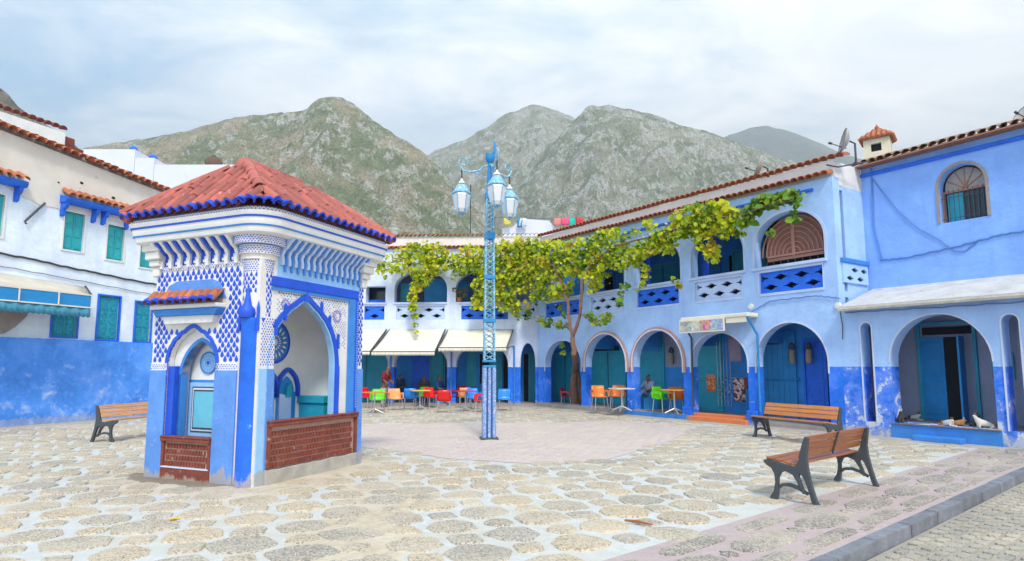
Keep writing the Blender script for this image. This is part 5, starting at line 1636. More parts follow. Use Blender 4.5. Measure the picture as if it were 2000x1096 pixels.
# folded shop awning with a printed picture band over the third arch
t = thing('shop_awning', 'small cream shop awning with a colourful picture banner over the third big arch', 'awning', (1.15, 25.43, 0), WR)
box(t, 'awning_roll', 7.88, 10.22, -.52, -.02, 2.98, 3.10, m_cream, .03)
box(t, 'valance', 9.50, 10.16, -.50, -.48, 2.84, 2.979, m_cream)
box(t, 'board_frame', 7.86, 9.48, -.56, -.52, 2.62, 3.02, m_cream, .01)
pic = thing('x', None, None); bpy.data.objects.remove(pic)
def banner_mat():
    m, nt, b = newmat('printed picture banner')
    p = N(nt, 'ShaderNodeTexCoord').outputs['Object']
    s = N(nt, 'ShaderNodeSeparateXYZ'); nt.links.new(p, s.inputs[0])
    u = M(nt, 'MULTIPLY', M(nt, 'SUBTRACT', s.outputs[0], 7.9), 1 / 1.55)
    base = ramp(nt, u, [(0, (.5, .42, .32)), (.2, (.16, .30, .25)), (.33, (.60, .56, .50)), (.48, (.55, .50, .46)), (.5, (.62, .10, .09)), (.72, (.70, .05, .10)), (.74, (.16, .42, .66)), (1, (.10, .34, .60))])
    v = N(nt, 'ShaderNodeTexVoronoi'); v.inputs['Scale'].default_value = 13; nt.links.new(p, v.inputs['Vector'])
    c = mixc(nt, .35, base, v.outputs['Color'])
    n1 = nz(nt, 16, 4, .7, p)
    c = mixc(nt, ramp(nt, n1, [(.56, 0.), (.6, .9)]), c, (.66, .62, .55))
    nt.links.new(c, b.inputs['Base Color']); b.inputs['Roughness'].default_value = .6
    return m
box(t, 'picture_banner', 7.90, 9.44, -.566, -.561, 2.67, 2.97, banner_mat())
for s in (7.9, 10.18):
    MB().tube([(s, -.5, 3.0), (s, -.06, 2.5), (s, -.06, .4)], .03, 8).build('awning_post', m_tealb if s > 9 else m_iron, t, smooth=True)
# awning with windows on the left house
t = thing('balcony_awning', 'faded cream awning with a petrol blue window valance on the left house', 'awning', (-13.63, 16.62, 0), R(67.98))
V = [(-3, -.03, 4.25), (1.9, -.03, 4.02), (1.45, -1.1, 3.68), (-3, -1.1, 3.68)]
def sheet(pts, n=12, sag=.05):
    V = []; F = []
    a, b, c, d = [Vector(p) for p in pts]
    for j in range(7):
        for i in range(n + 1):
            f = j / 6; u = i / n
            p = (a.lerp(b, u)).lerp(d.lerp(c, u), f); p.z -= sag * math.sin(f * PI)
            V.append(p)
    F = [(j * (n + 1) + i, j * (n + 1) + i + 1, (j + 1) * (n + 1) + i + 1, (j + 1) * (n + 1) + i) for j in range(6) for i in range(n)]
    return MB().add(V, F)
o = sheet(V).build('cloth', paint('faded stone awning cloth', (.60, .55, .47), .9, .15, 2, .2), t, smooth=True); o.modifiers.new('thick', 'SOLIDIFY').thickness = .012
box(t, 'valance', -3, 1.42, -1.12, -1.10, 3.30, 3.67, m_tealb)
m_awt = paint('teal valance cloth', (.06, .28, .42), .8, .15, 6, .1)
n = 34; V = []; 
for i in range(n * 3 + 1):
    x = -3 + 4.42 * i / (n * 3)
    V += [(x, -1.11 - .012 * math.sin(i * .9), 3.29), (x, -1.12 - .012 * math.sin(i * .9), 3.05 - .04 * abs(math.sin(i / 3 * PI)))]
o = MB().add(V, [(2 * i, 2 * i + 2, 2 * i + 3, 2 * i + 1) for i in range(n * 3)]).build('lower_valance', m_awt, t, smooth=True); o.modifiers.new('thick', 'SOLIDIFY').thickness = .008
for z in (3.30, 3.66): box(t, 'trim', -3, 1.43, -1.135, -1.121, z - .018, z + .018, m_cream)
for x in (-2.4, -1.4, -.45, .52, 1.41): box(t, 'trim', x - .018, x + .018, -1.15, -1.136, 3.30, 3.66, m_cream)
MB().tube([(1.43, -1.1, 3.66), (1.62, -.5, 3.98)], .03, 6).tube([(1.43, -1.1, 3.64), (1.4, -.02, 3.4)], .016, 6).build('awning_arm', m_iron, t)
t2 = thing('wall_lump', 'grey brown lump under the left awning', 'plaster patch', (-13.63, 16.62, 0), R(67.98))
o = MB().slab([(-3, 2.5), (-.15, 2.50), (.1, 2.7), (.35, 3.0), (.4, 3.2), (-3, 3.2)], -.16, -.002).build('lump_body', paint('grey brown surface', (.33, .28, .26), .9, .2, 4, .6), t2, bevel=.05)  # flat grey brown slab on the wall below the awning

# ---------------------------------------------------------------- lamp post
LX, LY = -.52, 14.03
lp = thing('lamp_post', 'tall light blue wrought iron lattice lamp post with three lanterns', 'lamp post', (LX, LY, 0), R(8))
box(lp, 'base_plate', -.20, .20, -.20, .20, .0, .045, m_iron, .01)
w0 = .135
MB().box(-.11, .11, -.11, .11, .04, 1.56).build('shaft_core', paint('shaft inner blue', (.02, .08, .28), .6, .2, 8, .2), lp)
for sx in (-1, 0, 1):
    for sy in (-1, 0, 1):
        if sx == 0 and sy == 0: continue
        MB().tube([(sx * .11, sy * .11, .05), (sx * .105, sy * .105, 1.60)], .043 if (sx and sy) else .036, 8).build('shaft_flute', m_lampm, lp, smooth=True)
for z, h in ((1.60, .05), (1.72, .05), (2.62, .09), (3.62, .09), (4.55, .16), (5.5, .16)):
    k = .118 - (z - 1.6) * .009
    box(lp, 'collar', -k - .025, k + .025, -k - .025, k + .025, z, z + h, m_lampd, .008)
prev = 1.77
for za, zb in ((1.77, 2.62), (2.71, 3.62), (3.71, 4.55), (4.71, 5.5)):
    ka = .115 - (za - 1.6) * .009; kb = .115 - (zb - 1.6) * .009
    for sx in (-1, 1):
        for sy in (-1, 1):
            MB().tube([(sx * ka, sy * ka, za), (sx * kb, sy * kb, zb)], .020, 6).build('corner_bar', m_lampc, lp)
    n = 7
    mb = MB()
    for k in range(n):
        z0 = za + (zb - za) * k / n; z1 = za + (zb - za) * (k + 1) / n; zm = (z0 + z1) / 2
        kk = ka + (kb - ka) * (k + .5) / n
        for ax in range(4):
            c, s = math.cos(ax * PI / 2), math.sin(ax * PI / 2)
            def T(x, y, z): return (x * c - y * s, x * s + y * c, z)
            mb.tube([T(-kk, -kk, z0), T(0, -kk, zm), T(-kk, -kk, z1)], .011, 5)
            mb.tube([T(kk, -kk, z0), T(0, -kk, zm), T(kk, -kk, z1)], .011, 5)
            mb.lathe([(0, -.028), (.028, 0), (0, .028)], 6, T(0, -kk, zm))
    mb.build('lattice', m_lampc, lp, kind='stuff')
MB().tube([(0, 0, 5.6), (0, 0, 6.42)], [.09, .045], 10).build('upper_shaft', m_lampd, lp, smooth=True)
MB().lathe([(.03, 6.35), (.05, 6.38), (.09, 6.42), (.11, 6.50), (.105, 6.60), (.06, 6.62), (.05, 6.55), (0, 6.55)], 14).build('crown_bowl', m_lampd, lp, smooth=True)
def spiral(c, r0, turns, dirx, a0, n=26):
    pts = []
    for i in range(n):
        t = i / (n - 1); r = r0 * (1 - .8 * t); a = a0 + turns * 2 * PI * t
        pts.append((c[0] + dirx[0] * r * math.cos(a), c[1] + dirx[1] * r * math.cos(a), c[2] + r * math.sin(a)))
    return pts
def lantern(arm, c):
    top = MB().lathe([(.0, .47), (.025, .44), (.03, .40), (.06, .38), (.085, .33), (.06, .31)], 8, c).build('lantern_cap', m_white, arm, smooth=True)
    MB().lathe([(.10, .30), (.20, .13), (.225, .11), (.225, .085), (.0, .085)], 6, c).build('lantern_roof', m_lampc, arm)
    MB().lathe([(.19, .084), (.205, .04), (.15, -.28), (.10, -.36), (.0, -.36)], 6, c).build('lantern_glass', m_panel, arm)
    mb = MB()
    for k in range(6):
        t = 2 * PI * k / 6
        q = lambda r, z: (c[0] + r * math.cos(t), c[1] + r * math.sin(t), c[2] + z)
        mb.tube([q(.205, .07), q(.21, .03), q(.158, -.28), q(.108, -.37), q(.0, -.43)], .011, 5)
    mb.tube([(c[0], c[1], c[2] - .36), (c[0], c[1], c[2] - .47)], .014, 5)
    mb.build('lantern_frame', m_lampc, arm, kind='stuff')
    MB().tube([(c[0], c[1], c[2] + .45), (c[0], c[1], c[2] + .66)], .020, 6).build('lantern_hanger', m_iron, arm)
for ang, zz_ in ((180, 0), (-74, 0), (46, 0)):
    a = R(ang - 8); dx, dy = math.cos(a), math.sin(a)
    P = lambda r, z: (dx * r, dy * r, z)
    arm = MB().tube([P(.04, 6.32), P(.14, 6.30), P(.25, 6.20), P(.45, 6.17), P(.62, 6.19), P(.69, 6.28)], .024, 6).build('lamp_arm', m_lampc, lp, smooth=True)
    MB().tube(spiral(P(.60, 6.40), .15, 1.25, (dx, dy), R(-60)), .016, 5).build('arm_scroll', m_lampc, arm, smooth=True)
    MB().tube([P(.05, 6.02), P(.2, 6.08), P(.36, 6.17)], .014, 5).tube(spiral(P(.33, 6.10), .07, 1.0, (dx, dy), R(40), 14), .012, 5).build('arm_brace', m_lampm, arm, smooth=True)
    lantern(arm, P(.66, 5.56))
MB().lathe([(.035, 6.60), (.03, 6.68), (.045, 6.70), (.03, 6.95), (0, 7.0)], 8, (.12, .05, -.05)).build('finial', m_lampd, lp, smooth=True)

# ---------------------------------------------------------------- benches
def bench(label, loc, rz, L, mw, group='park benches in the plaza'):
    t = thing('park_bench', label, 'bench', loc, rz, group)
    prof = [(-.07, .425), (-.075, .45), (-.05, .465), (.04, .46), (.16, .435), (.27, .415), (.325, .43), (.36, .50), (.385, .60), (.41, .70), (.44, .765), (.465, .78), (.485, .765),
            (.47, .66), (.455, .54), (.465, .40), (.50, .22), (.545, .06), (.575, .0), (.50, .0), (.475, .08), (.445, .20), (.405, .30), (.37, .345), (.35, .30), (.40, .16), (.42, .12), (.39, .11), (.33, .24), (.28, .315), (.20, .35), (.14, .33),
            (.105, .26), (.10, .17), (.095, .09), (.08, .0), (-.01, .0), (-.005, .03), (.04, .10), (.062, .20), (.055, .30), (.02, .37), (-.04, .40)]
    brace = [(.09, .12), (.15, .165), (.24, .175), (.34, .15), (.44, .10), (.45, .13), (.36, .185), (.24, .215), (.14, .20), (.085, .16)]
    for x in (0, L - .055):
        f = MB().slab(prof, x, x + .055, 'x').build('side_frame', m_iron, t, bevel=.008)
        MB().slab(brace, x + .008, x + .047, 'x').build('frame_brace', m_iron, f, bevel=.005)
    for k, (y0, z0, y1, z1) in enumerate(((-.045, .468, .045, .463), (.055, .462, .145, .447), (.155, .446, .245, .425), (.255, .424, .32, .425))):
        nrm = Vector((0, -(z1 - z0), y1 - y0)).normalized() * .028
        a, b = Vector((0, y0, z0)), Vector((0, y1, z1))
        V = [(x, p.y, p.z) for x in (.02, L - .02) for p in (a, b, b + nrm, a + nrm)]
        MB().add(V, [(0, 1, 2, 3), (7, 6, 5, 4), (0, 4, 5, 1), (1, 5, 6, 2), (2, 6, 7, 3), (3, 7, 4, 0)]).build('seat_slat', mw, t, bevel=.006)
    for k in range(3):
        f0, f1 = .03 + k * .335, .03 + k * .335 + .29
        A_ = Vector((0, .355, .505)); B_ = Vector((0, .445, .775))
        a, b = A_.lerp(B_, f0), A_.lerp(B_, f1); nrm = Vector((0, -.95, .31)) * .024
        V = [(x, p.y, p.z) for x in (.04, L - .04) for p in (a, b, b + nrm, a + nrm)]
        MB().add(V, [(0, 1, 2, 3), (7, 6, 5, 4), (0, 4, 5, 1), (1, 5, 6, 2), (2, 6, 7, 3), (3, 7, 4, 0)]).build('back_slat', mw, t, bevel=.006)
    V = []
    MB().slab([(.362, .50), (.452, .785), (.464, .78), (.374, .495)], L / 2 - .015, L / 2 + .015, 'x').build('back_strap', m_iron, t)
    return t
def bench_at(label, left_rear, right_rear, L, mw):
    """front faces local -y; the rear feet sit at y=.54"""
    a, b = Vector(left_rear), Vector(right_rear); d = (b - a).normalized()
    rz = math.atan2(d.y, d.x); n = Vector((-d.y, d.x))
    o = a - n * .54
    return bench(label, (o.x, o.y, .012), rz, L, mw)
bench_at('brown wooden bench with cast iron sides seen from behind near the kerb', (4.93, 8.50), (3.50, 7.28), 1.88, m_wood)
bench_at('orange slatted bench facing the plaza in front of the mottled blue wall', (6.02, 14.60), (6.02 + .84, 14.60 - 1.77), 1.95, m_woodo)
bench_at('faded peach bench with iron side frame half hidden left of the fountain', (-9.04, 13.42), (-9.04 + .35, 15.3), 1.9, m_woodp)

# ---------------------------------------------------------------- cafe chairs and tables
def plastic(name, c):
    return paint('plastic ' + name, c, .32, .06, 3, 0)
PC = dict(red=plastic('red', (.72, .012, .015)), green=plastic('green', (.13, .62, .01)), orange=plastic('orange', (.80, .22, .03)), peach=plastic('peach', (.85, .36, .14)), blue=plastic('blue', (.01, .24, .78)), maroon=plastic('maroon', (.30, .01, .03)), dgreen=plastic('dark green', (.10, .34, .02)))
def chair_proto(c):
    """plastic shell armchair on four bright metal legs; seat front towards -y"""
    V = []; F = []
    n, m = 8, 9
    for j in range(m):
        f = j / (m - 1)
        if f < .5:
            g_ = f / .5; y = -.23 + .42 * g_; z = .44 - .03 * math.sin(g_ * PI); w_ = .225 + .01 * g_
        else:
            g_ = (f - .5) / .5; y = .19 + .09 * g_; z = .44 + .37 * g_; w_ = .235 - .02 * g_ ** 2
        for i in range(n):
            u = i / (n - 1) * 2 - 1
            V.append((u * w_, y - (.05 * u * u if f > .5 else 0), z + (.025 * u * u if f <= .5 else 0)))
    F = [(j * n + i, j * n + i + 1, (j + 1) * n + i + 1, (j + 1) * n + i) for j in range(m - 1) for i in range(n - 1)]
    return V, F
CH = {}
def chair(col, label, x, y, z, rz):
    t = thing('cafe_chair', label, 'chair', (x, y, z), R(rz), 'plastic cafe chairs')
    key = col
    if key not in CH:
        V, F = chair_proto(col)
        me = bpy.data.meshes.new('seat_shell'); me.from_pydata(V, [], F); me.materials.append(PC[col]); me.shade_smooth()
        am = MB()
        for sx in (-1, 1):
            am.tube([(sx * .235, -.20, .46), (sx * .265, -.19, .60), (sx * .27, -.12, .65), (sx * .27, .10, .655), (sx * .235, .24, .64)], .018, 6)
        arms = []
        for sx in (-1, 1):
            q = MB().slab([(-.22, .44), (-.20, .60), (-.14, .665), (.22, .665), (.24, .60), (.20, .44), (.15, .44), (.15, .58), (-.10, .60), (-.16, .44)], sx * .245 - .012, sx * .245 + .012, 'x')
            mm = bpy.data.meshes.new('armrest'); mm.from_pydata(q.v, [], q.f); mm.materials.append(PC[col]); arms.append(mm)
        legs = []
        for sx, sy in ((-1, -1), (1, -1), (-1, 1), (1, 1)):
            q = MB().tube([(sx * .20, sy * .17, .43), (sx * .235, sy * .21, 0)], .014, 6)
            mm = bpy.data.meshes.new('leg'); mm.from_pydata(q.v, [], q.f); mm.materials.append(m_metal); legs.append(mm)
        CH[key] = (me, arms, legs)
    me, arms, legs = CH[key]
    o = link_mesh('seat_shell', me, t)
    o.modifiers.new('thick', 'SOLIDIFY').thickness = .014
    for a in arms: link_mesh('armrest', a, t)
    for l in legs: link_mesh('leg', l, t)
    return t
def table(col, label, x, y, z, r=.38, white=True, h=.72):
    t = thing('cafe_table', label, 'table', (x, y, z), rnd.uniform(0, 1), 'cafe tables')
    MB().slab(round_outline([(-r, -r), (r, -r), (r, r), (-r, r)], .12), h, h + .03, 'z').build('tabletop', col, t, bevel=.006)
    mt = m_metal
    MB().tube([(0, 0, .1), (0, 0, h)], .028, 10).build('column', mt, t, smooth=True)
    for k in range(4):
        a = PI / 4 + k * PI / 2
        MB().tube([(0, 0, .16), (.15 * math.cos(a), .15 * math.sin(a), .10), (.32 * math.cos(a), .32 * math.sin(a), .02)], [.03, .026, .02], 8).build('foot', mt, t, smooth=True)
    return t
def gp(px, py, z=0.0):
    u = (px - 1000) / 1200; v = (592 - py) / 1200
    dy = math.cos(PITCH) - v * math.sin(PITCH); dz = math.sin(PITCH) + v * math.cos(PITCH)
    t_ = (z - 1.6) / dz
    return u * t_, dy * t_
def ch(col, px, py, rz, label, z=0.0):
    x, y = gp(px, py, z); return chair(col, label, x, y, z, rz)
ch('red', 718, 797, 60, 'red plastic chair next to the fountain pillar, leftmost of the chairs')
ch('green', 737, 804, 5, 'bright green plastic chair behind the orange-topped table')
ch('peach', 772, 802, 25, 'pale orange plastic chair between the green and the blue chair')
ch('blue', 801, 800, 185, 'blue plastic chair turned away beside the pale orange chair')
ch('dgreen', 822, 795, -30, 'darker green plastic chair behind the yellow-topped table')
ch('red', 843, 797, 40, 'red plastic chair just behind the foremost red chair')
ch('red', 867, 807, 185, 'foremost red plastic chair showing its back left of the blue pillar')
ch('maroon', 890, 793, 90, 'dark red plastic chair in the shade behind the red table')
ch('red', 903, 792, 10, 'red plastic chair against the wall behind the red table')
ch('peach', 909, 797, 180, 'pale orange plastic chair behind the red table')
ch('blue', 925, 800, 20, 'light blue plastic chair behind the red table left of the lamp post')
ch('red', 938, 806, -80, 'red plastic chair side-on, partly behind the lamp post')
ch('blue', 986, 803, 5, 'blue plastic chair alone right of the lamp post')
ch('maroon', 1108, 796, 70, 'dark red plastic chair beside the vine trunk')
ch('orange', 1172, 800, 10, 'orange plastic chair nearest the vine trunk in the rose-edged arch', .17)
ch('orange', 1207, 798, -20, 'orange plastic chair behind the white-topped table', .17)
ch('green', 1294, 805, 35, 'bright green plastic chair in the arch with the seated woman', .17)
ch('orange', 1326, 806, 10, 'orange plastic chair against the column in the arch with the seated woman', .17)
m_to, m_ty, m_tr, m_tw = paint('orange tabletop', (.75, .26, .03), .4, .06, 3, 0), paint('yellow tabletop', (.78, .55, .10), .4, .06, 3, 0), paint('red tabletop', (.70, .02, .03), .4, .06, 3, 0), paint('pale tabletop', (.72, .66, .62), .4, .06, 3, 0)
for m, px, py, lb, z in ((m_to, 731, 808, 'orange-topped table on a white foot in front of the green chair', 0), (m_ty, 820, 801, 'small yellow-topped table among the chairs', 0), (m_tr, 909, 804, 'red-topped table with white foot left of the lamp post', 0), (m_tw, 1215, 803, 'pale-topped table in the rose-edged arch', .17), (m_to, 1318, 808, 'orange-topped table beside the green chair in the arch', .17)):
    x, y = gp(px, py, z); table(m, lb, x, y, z, .36)

def ray_plane(px, py, ox, oy, rz, y):
    """point on the plane parallel to a facade, y metres from it"""
    u = (px - 1000) / 1200; v = (592 - py) / 1200
    d = Vector((u, math.cos(PITCH) - v * math.sin(PITCH), math.sin(PITCH) + v * math.cos(PITCH)))
    n = Vector((-math.sin(rz), math.cos(rz), 0))
    t_ = (y + (Vector((ox, oy, 0)) - Vector((0, 0, 1.6))).dot(n)) / d.dot(n)
    return Vector((0, 0, 1.6)) + d * t_
# ---------------------------------------------------------------- people and cats
def skin(name, joints, edges, mat, parent, root=0, sub=1):
    me = bpy.data.meshes.new(name)
    me.from_pydata([j[:3] for j in joints], edges, []); me.materials.append(mat)
    o = link_mesh(name, me, parent)
    s = o.modifiers.new('skin', 'SKIN'); s.use_smooth_shade = True
    for i, j in enumerate(joints):
        me.skin_vertices[0].data[i].radius = (j[3], j[3] if len(j) < 5 else j[4])
    me.skin_vertices[0].data[root].use_root = True
    o.modifiers.new('sub', 'SUBSURF').levels = sub
    o.modifiers['sub'].render_levels = sub
    return o
m_skin = paint('skin tone', (.22, .11, .07), .6, .05, 8, 0)
m_hair = paint('dark hair', (.02, .015, .012), .7, .1, 20, 0)
def person(label, x, y, z, rz, pose, shirt, trousers):
    t = thing('person', label, 'person', (x, y, z), R(rz))
    if pose == 'sit':
        J = dict(pel=(0, .05, .50, .13, .11), ch=(0, .08, .80, .14, .10), nk=(0, .06, .98, .055), hd=(0, .04, 1.08, .075), tp=(0, .04, 1.20, .06),
                 shl=(-.17, .08, .92, .055), ell=(-.22, -.02, .66, .042), hal=(-.10, -.26, .60, .03), shr=(.17, .08, .92, .055), elr=(.22, -.02, .66, .042), har=(.10, -.26, .60, .03),
                 kl=(-.10, -.36, .50, .065), al=(-.10, -.36, .08, .04), tl=(-.10, -.50, .03, .035), kr=(.10, -.36, .50, .065), ar=(.10, -.34, .08, .04), tr=(.10, -.48, .03, .035))
    elif pose == 'cross':
        J = dict(pel=(0, .05, .50, .13, .11), ch=(0, .05, .80, .14, .10), nk=(0, .0, .98, .055), hd=(0, -.02, 1.07, .075), tp=(0, -.02, 1.19, .06),
                 shl=(-.17, .04, .92, .055), ell=(-.24, -.10, .70, .042), hal=(-.06, -.28, .62, .03), shr=(.17, .04, .92, .055), elr=(.25, -.08, .70, .042), har=(.08, -.3, .64, .03),
                 kl=(-.12, -.36, .52, .065), al=(-.14, -.40, .08, .04), tl=(-.14, -.54, .04, .035), kr=(.02, -.40, .62, .065), ar=(-.06, -.60, .26, .04), tr=(-.08, -.70, .20, .035))
    else:
        J = dict(pel=(0, 0, .92, .14, .11), ch=(0, -.06, 1.28, .15, .11), nk=(0, -.13, 1.46, .055), hd=(0, -.17, 1.56, .08), tp=(0, -.18, 1.69, .065),
                 shl=(-.19, -.08, 1.40, .06), ell=(-.25, -.10, 1.10, .045), hal=(-.18, -.30, .95, .03), shr=(.19, -.08, 1.40, .06), elr=(.25, -.10, 1.10, .045), har=(.18, -.32, .95, .03),
                 kl=(-.11, -.03, .50, .07), al=(-.12, .03, .09, .045), tl=(-.12, -.12, .03, .04), kr=(.11, .04, .50, .07), ar=(.12, .08, .09, .045), tr=(.12, -.07, .03, .04))
    names = list(J); E = [('pel', 'ch'), ('ch', 'nk'), ('nk', 'hd'), ('hd', 'tp'), ('ch', 'shl'), ('shl', 'ell'), ('ell', 'hal'), ('ch', 'shr'), ('shr', 'elr'), ('elr', 'har'), ('pel', 'kl'), ('kl', 'al'), ('al', 'tl'), ('pel', 'kr'), ('kr', 'ar'), ('ar', 'tr')]
    skin('body', [J[n] for n in names], [(names.index(a), names.index(b)) for a, b in E], m_skin, t)
    g = lambda n, k: (J[n][0], J[n][1], J[n][2], J[n][3] + k, (J[n][4] if len(J[n]) > 4 else J[n][3]) + k)
    sn = ['ch', 'pel', 'shl', 'ell', 'shr', 'elr']
    skin('shirt', [g(n, .022) for n in sn], [(0, 1), (0, 2), (2, 3), (0, 4), (4, 5)], shirt, t)
    tn = ['pel', 'kl', 'al', 'kr', 'ar']
    skin('trousers', [g(n, .018) for n in tn], [(0, 1), (1, 2), (0, 3), (3, 4)], trousers, t)
    h = J['hd']; p = J['tp']
    skin('hair', [(p[0], p[1] + .02, p[2] + .0, .072), (h[0], h[1] + .055, h[2] + .02, .062)], [(0, 1)], m_hair, t)
    mb = MB()
    for sx in (-.03, .03): mb.lathe([(0, .012), (.01, 0), (0, -.012)], 6, (h[0] + sx, h[1] - .085, h[2] + .05))
    mb.build('eyes', m_hair, t)
    MB().lathe([(0, .02), (.014, -.01), (0, -.02)], 6, (h[0], h[1] - .09, h[2] + .015)).build('nose', m_skin, t)
    return t
cl = lambda n, c: paint('cloth ' + n, c, .9, .15, 6, .1)
x, y = gp(745, 798); person('standing person in a dark red jacket and pale trousers near the left cafe chairs', x, y + .5, 0.0, 70, 'stand', cl('dark red', (.22, .01, .02)), cl('pale', (.40, .38, .38)))
x, y = gp(779, 790); person('seated person in dark blue against the blue cafe wall', x, y, .12, -15, 'sit', cl('slate blue', (.02, .06, .12)), cl('dark', (.02, .02, .03)))
x, y = gp(828, 792); person('seated person in brown sweater behind the yellow table', x, y, .08, 10, 'sit', cl('brown', (.08, .05, .06)), cl('dark', (.02, .02, .03)))
x, y = gp(860, 793); person('seated person in blue shirt by the dark doorway', x, y, .08, 60, 'sit', cl('blue', (.02, .10, .28)), cl('dark', (.02, .02, .03)))
x, y = gp(918, 789); person('seated person in pale grey scarf and shirt in the third cafe arch', x, y, .08, -10, 'sit', cl('pale grey', (.30, .30, .40)), cl('dark', (.02, .02, .03)))
q_ = ray_plane(1266, 745, 1.15, 25.43, WR, .85); x, y = q_.x, q_.y; person('seated woman with crossed legs, pale blue wrap and jeans, in the arch', x, y, .17, -50, 'cross', cl('pale blue wrap', (.36, .42, .58)), cl('jeans', (.10, .22, .42)))
tagp(MB().box(-.24, .24, -.22, .22, 0, .40).build('low_stool', m_tealb), 'low blue stool under the seated woman', 'stool').location = (x + .03, y + .06, .17)
for (px, py, z_) in ((779, 790, .12), (828, 792, .08), (860, 793, .08), (918, 789, .08)):
    x, y = gp(px, py)
    o = MB().box(-.2, .2, -.16, .2, 0, .40).build('low_stool', m_tealb); o.location = (x, y + .05, z_)
    tagp(o, {779: 'blue stool under the person in dark blue', 828: 'blue stool under the person in the brown sweater', 860: 'blue stool under the person in the blue shirt', 918: 'blue stool under the person in the pale scarf'}[px], 'stool', 'stools in the cafe')

m_cw = paint('white fur', (.66, .62, .56), .95, .08, 14, .3); m_cd = paint('dark tabby fur', (.07, .06, .05), .95, .25, 30, .3); m_cg = paint('ginger fur', (.42, .20, .07), .95, .25, 30, .3)
def cat(label, s, y, z, rz, pose, body, head, tailm):
    c, s_ = math.cos(WR), math.sin(WR)
    wx, wy = 1.15 + s * c - y * s_, 25.43 + s * s_ + y * c
    t = thing('cat', label, 'cat', (wx, wy, z), R(rz), 'cats resting in the wide arch'); t.scale = (.82, .82, .82)
    if pose == 'sit':
        J = [(0, .10, .09, .075), (0, .02, .18, .065), (0, -.05, .25, .045), (0, -.07, .31, .045), (0, -.12, .30, .025),
             (-.035, -.06, .12, .022), (-.035, -.08, .01, .018), (.035, -.06, .12, .022), (.035, -.08, .01, .018), (-.07, .06, .04, .035), (-.07, -.04, .015, .018), (.07, .06, .04, .035), (.07, -.04, .015, .018)]
        E = [(0, 1), (1, 2), (2, 3), (3, 4), (1, 5), (5, 6), (1, 7), (7, 8), (0, 9), (9, 10), (0, 11), (11, 12)]
        hd = (0, -.07, .33); tail = [(0, .17, .03), (.10, .18, .02), (.18, .08, .02)]
    elif pose == 'lie':
        J = [(0, .14, .07, .07), (0, 0, .08, .075), (0, -.12, .10, .055), (0, -.17, .16, .045), (0, -.22, .15, .025), (-.05, -.14, .03, .022), (-.05, -.26, .015, .018), (.05, -.14, .03, .022), (.05, -.26, .015, .018), (.07, .12, .03, .035), (.08, .0, .015, .02)]
        E = [(0, 1), (1, 2), (2, 3), (3, 4), (2, 5), (5, 6), (2, 7), (7, 8), (0, 9), (9, 10)]
        hd = (0, -.17, .185); tail = [(0, .20, .04), (.08, .26, .02), (.17, .24, .02)]
    else:  # crouched, head raised
        J = [(0, .17, .12, .075), (0, 0, .13, .08), (0, -.13, .17, .06), (0, -.18, .25, .045), (0, -.20, .31, .042), (0, -.245, .325, .022), (-.05, -.12, .07, .028), (-.05, -.13, .01, .02), (.05, -.12, .07, .028), (.05, -.13, .01, .02), (-.06, .18, .06, .04), (-.06, .10, .012, .02), (.06, .18, .06, .04), (.06, .10, .012, .02)]
        E = [(0, 1), (1, 2), (2, 3), (3, 4), (4, 5), (2, 6), (6, 7), (2, 8), (8, 9), (0, 10), (10, 11), (0, 12), (12, 13)]
        hd = (0, -.20, .33); tail = [(0, .24, .09), (.02, .34, .04), (.10, .40, .02)]
    skin('body', J, E, body, t)
    hx, hy, hz = hd
    for sx in (-1, 1):
        MB().add([(hx + sx * .012, hy, hz + .025), (hx + sx * .045, hy, hz + .015), (hx + sx * .034, hy + .004, hz + .068), (hx + sx * .03, hy + .02, hz + .02)], [(0, 1, 2), (1, 3, 2), (3, 0, 2), (0, 3, 1)]).build('ear', head, t)
    skin('head_patch', [(hx, hy + .012, hz + .002, .044), (hx, hy + .03, hz - .03, .04)], [(0, 1)], head, t)
    MB().tube(tail, [.026, .022, .014], 6).build('tail', tailm, t, smooth=True)
    skin('back_patch', [(J[0][0], J[0][1] + .01, J[0][2] + .012, J[0][3] * .98), (J[1][0], J[1][1] + .03, J[1][2] + .01, J[1][3] * .9)] if pose != 'crouch' else [(J[0][0], J[0][1] + .03, J[0][2], J[0][3] * 1.0), (J[0][0], J[0][1] + .0, J[0][2] + .005, J[0][3] * .9)], [(0, 1)], head, t)
    return t
cat('dark tabby cat with white chest sitting at the left end of the sill', 13.66, .06, .352, -20, 'sit', m_cd, m_cw, m_cd)
cat('small dark kitten far back beside the grey wall', 13.45, 1.15, .35, 30, 'lie', m_cw, m_cd, m_cd)
cat('ginger and white cat curled on the sill below the half open door', 14.55, .10, .352, 15, 'lie', m_cw, m_cg, m_cg)
cat('little ginger kitten beside the curled ginger cat', 14.70, .22, .352, 60, 'lie', m_cg, m_cw, m_cg)
cat('black cat half hidden behind the white cat', 15.02, .34, .352, 20, 'sit', m_cd, m_cd, m_cd)
cat('white cat with ginger tail looking up at the right end of the sill', 15.24, .10, .352, -105, 'crouch', m_cw, m_cg, m_cg)

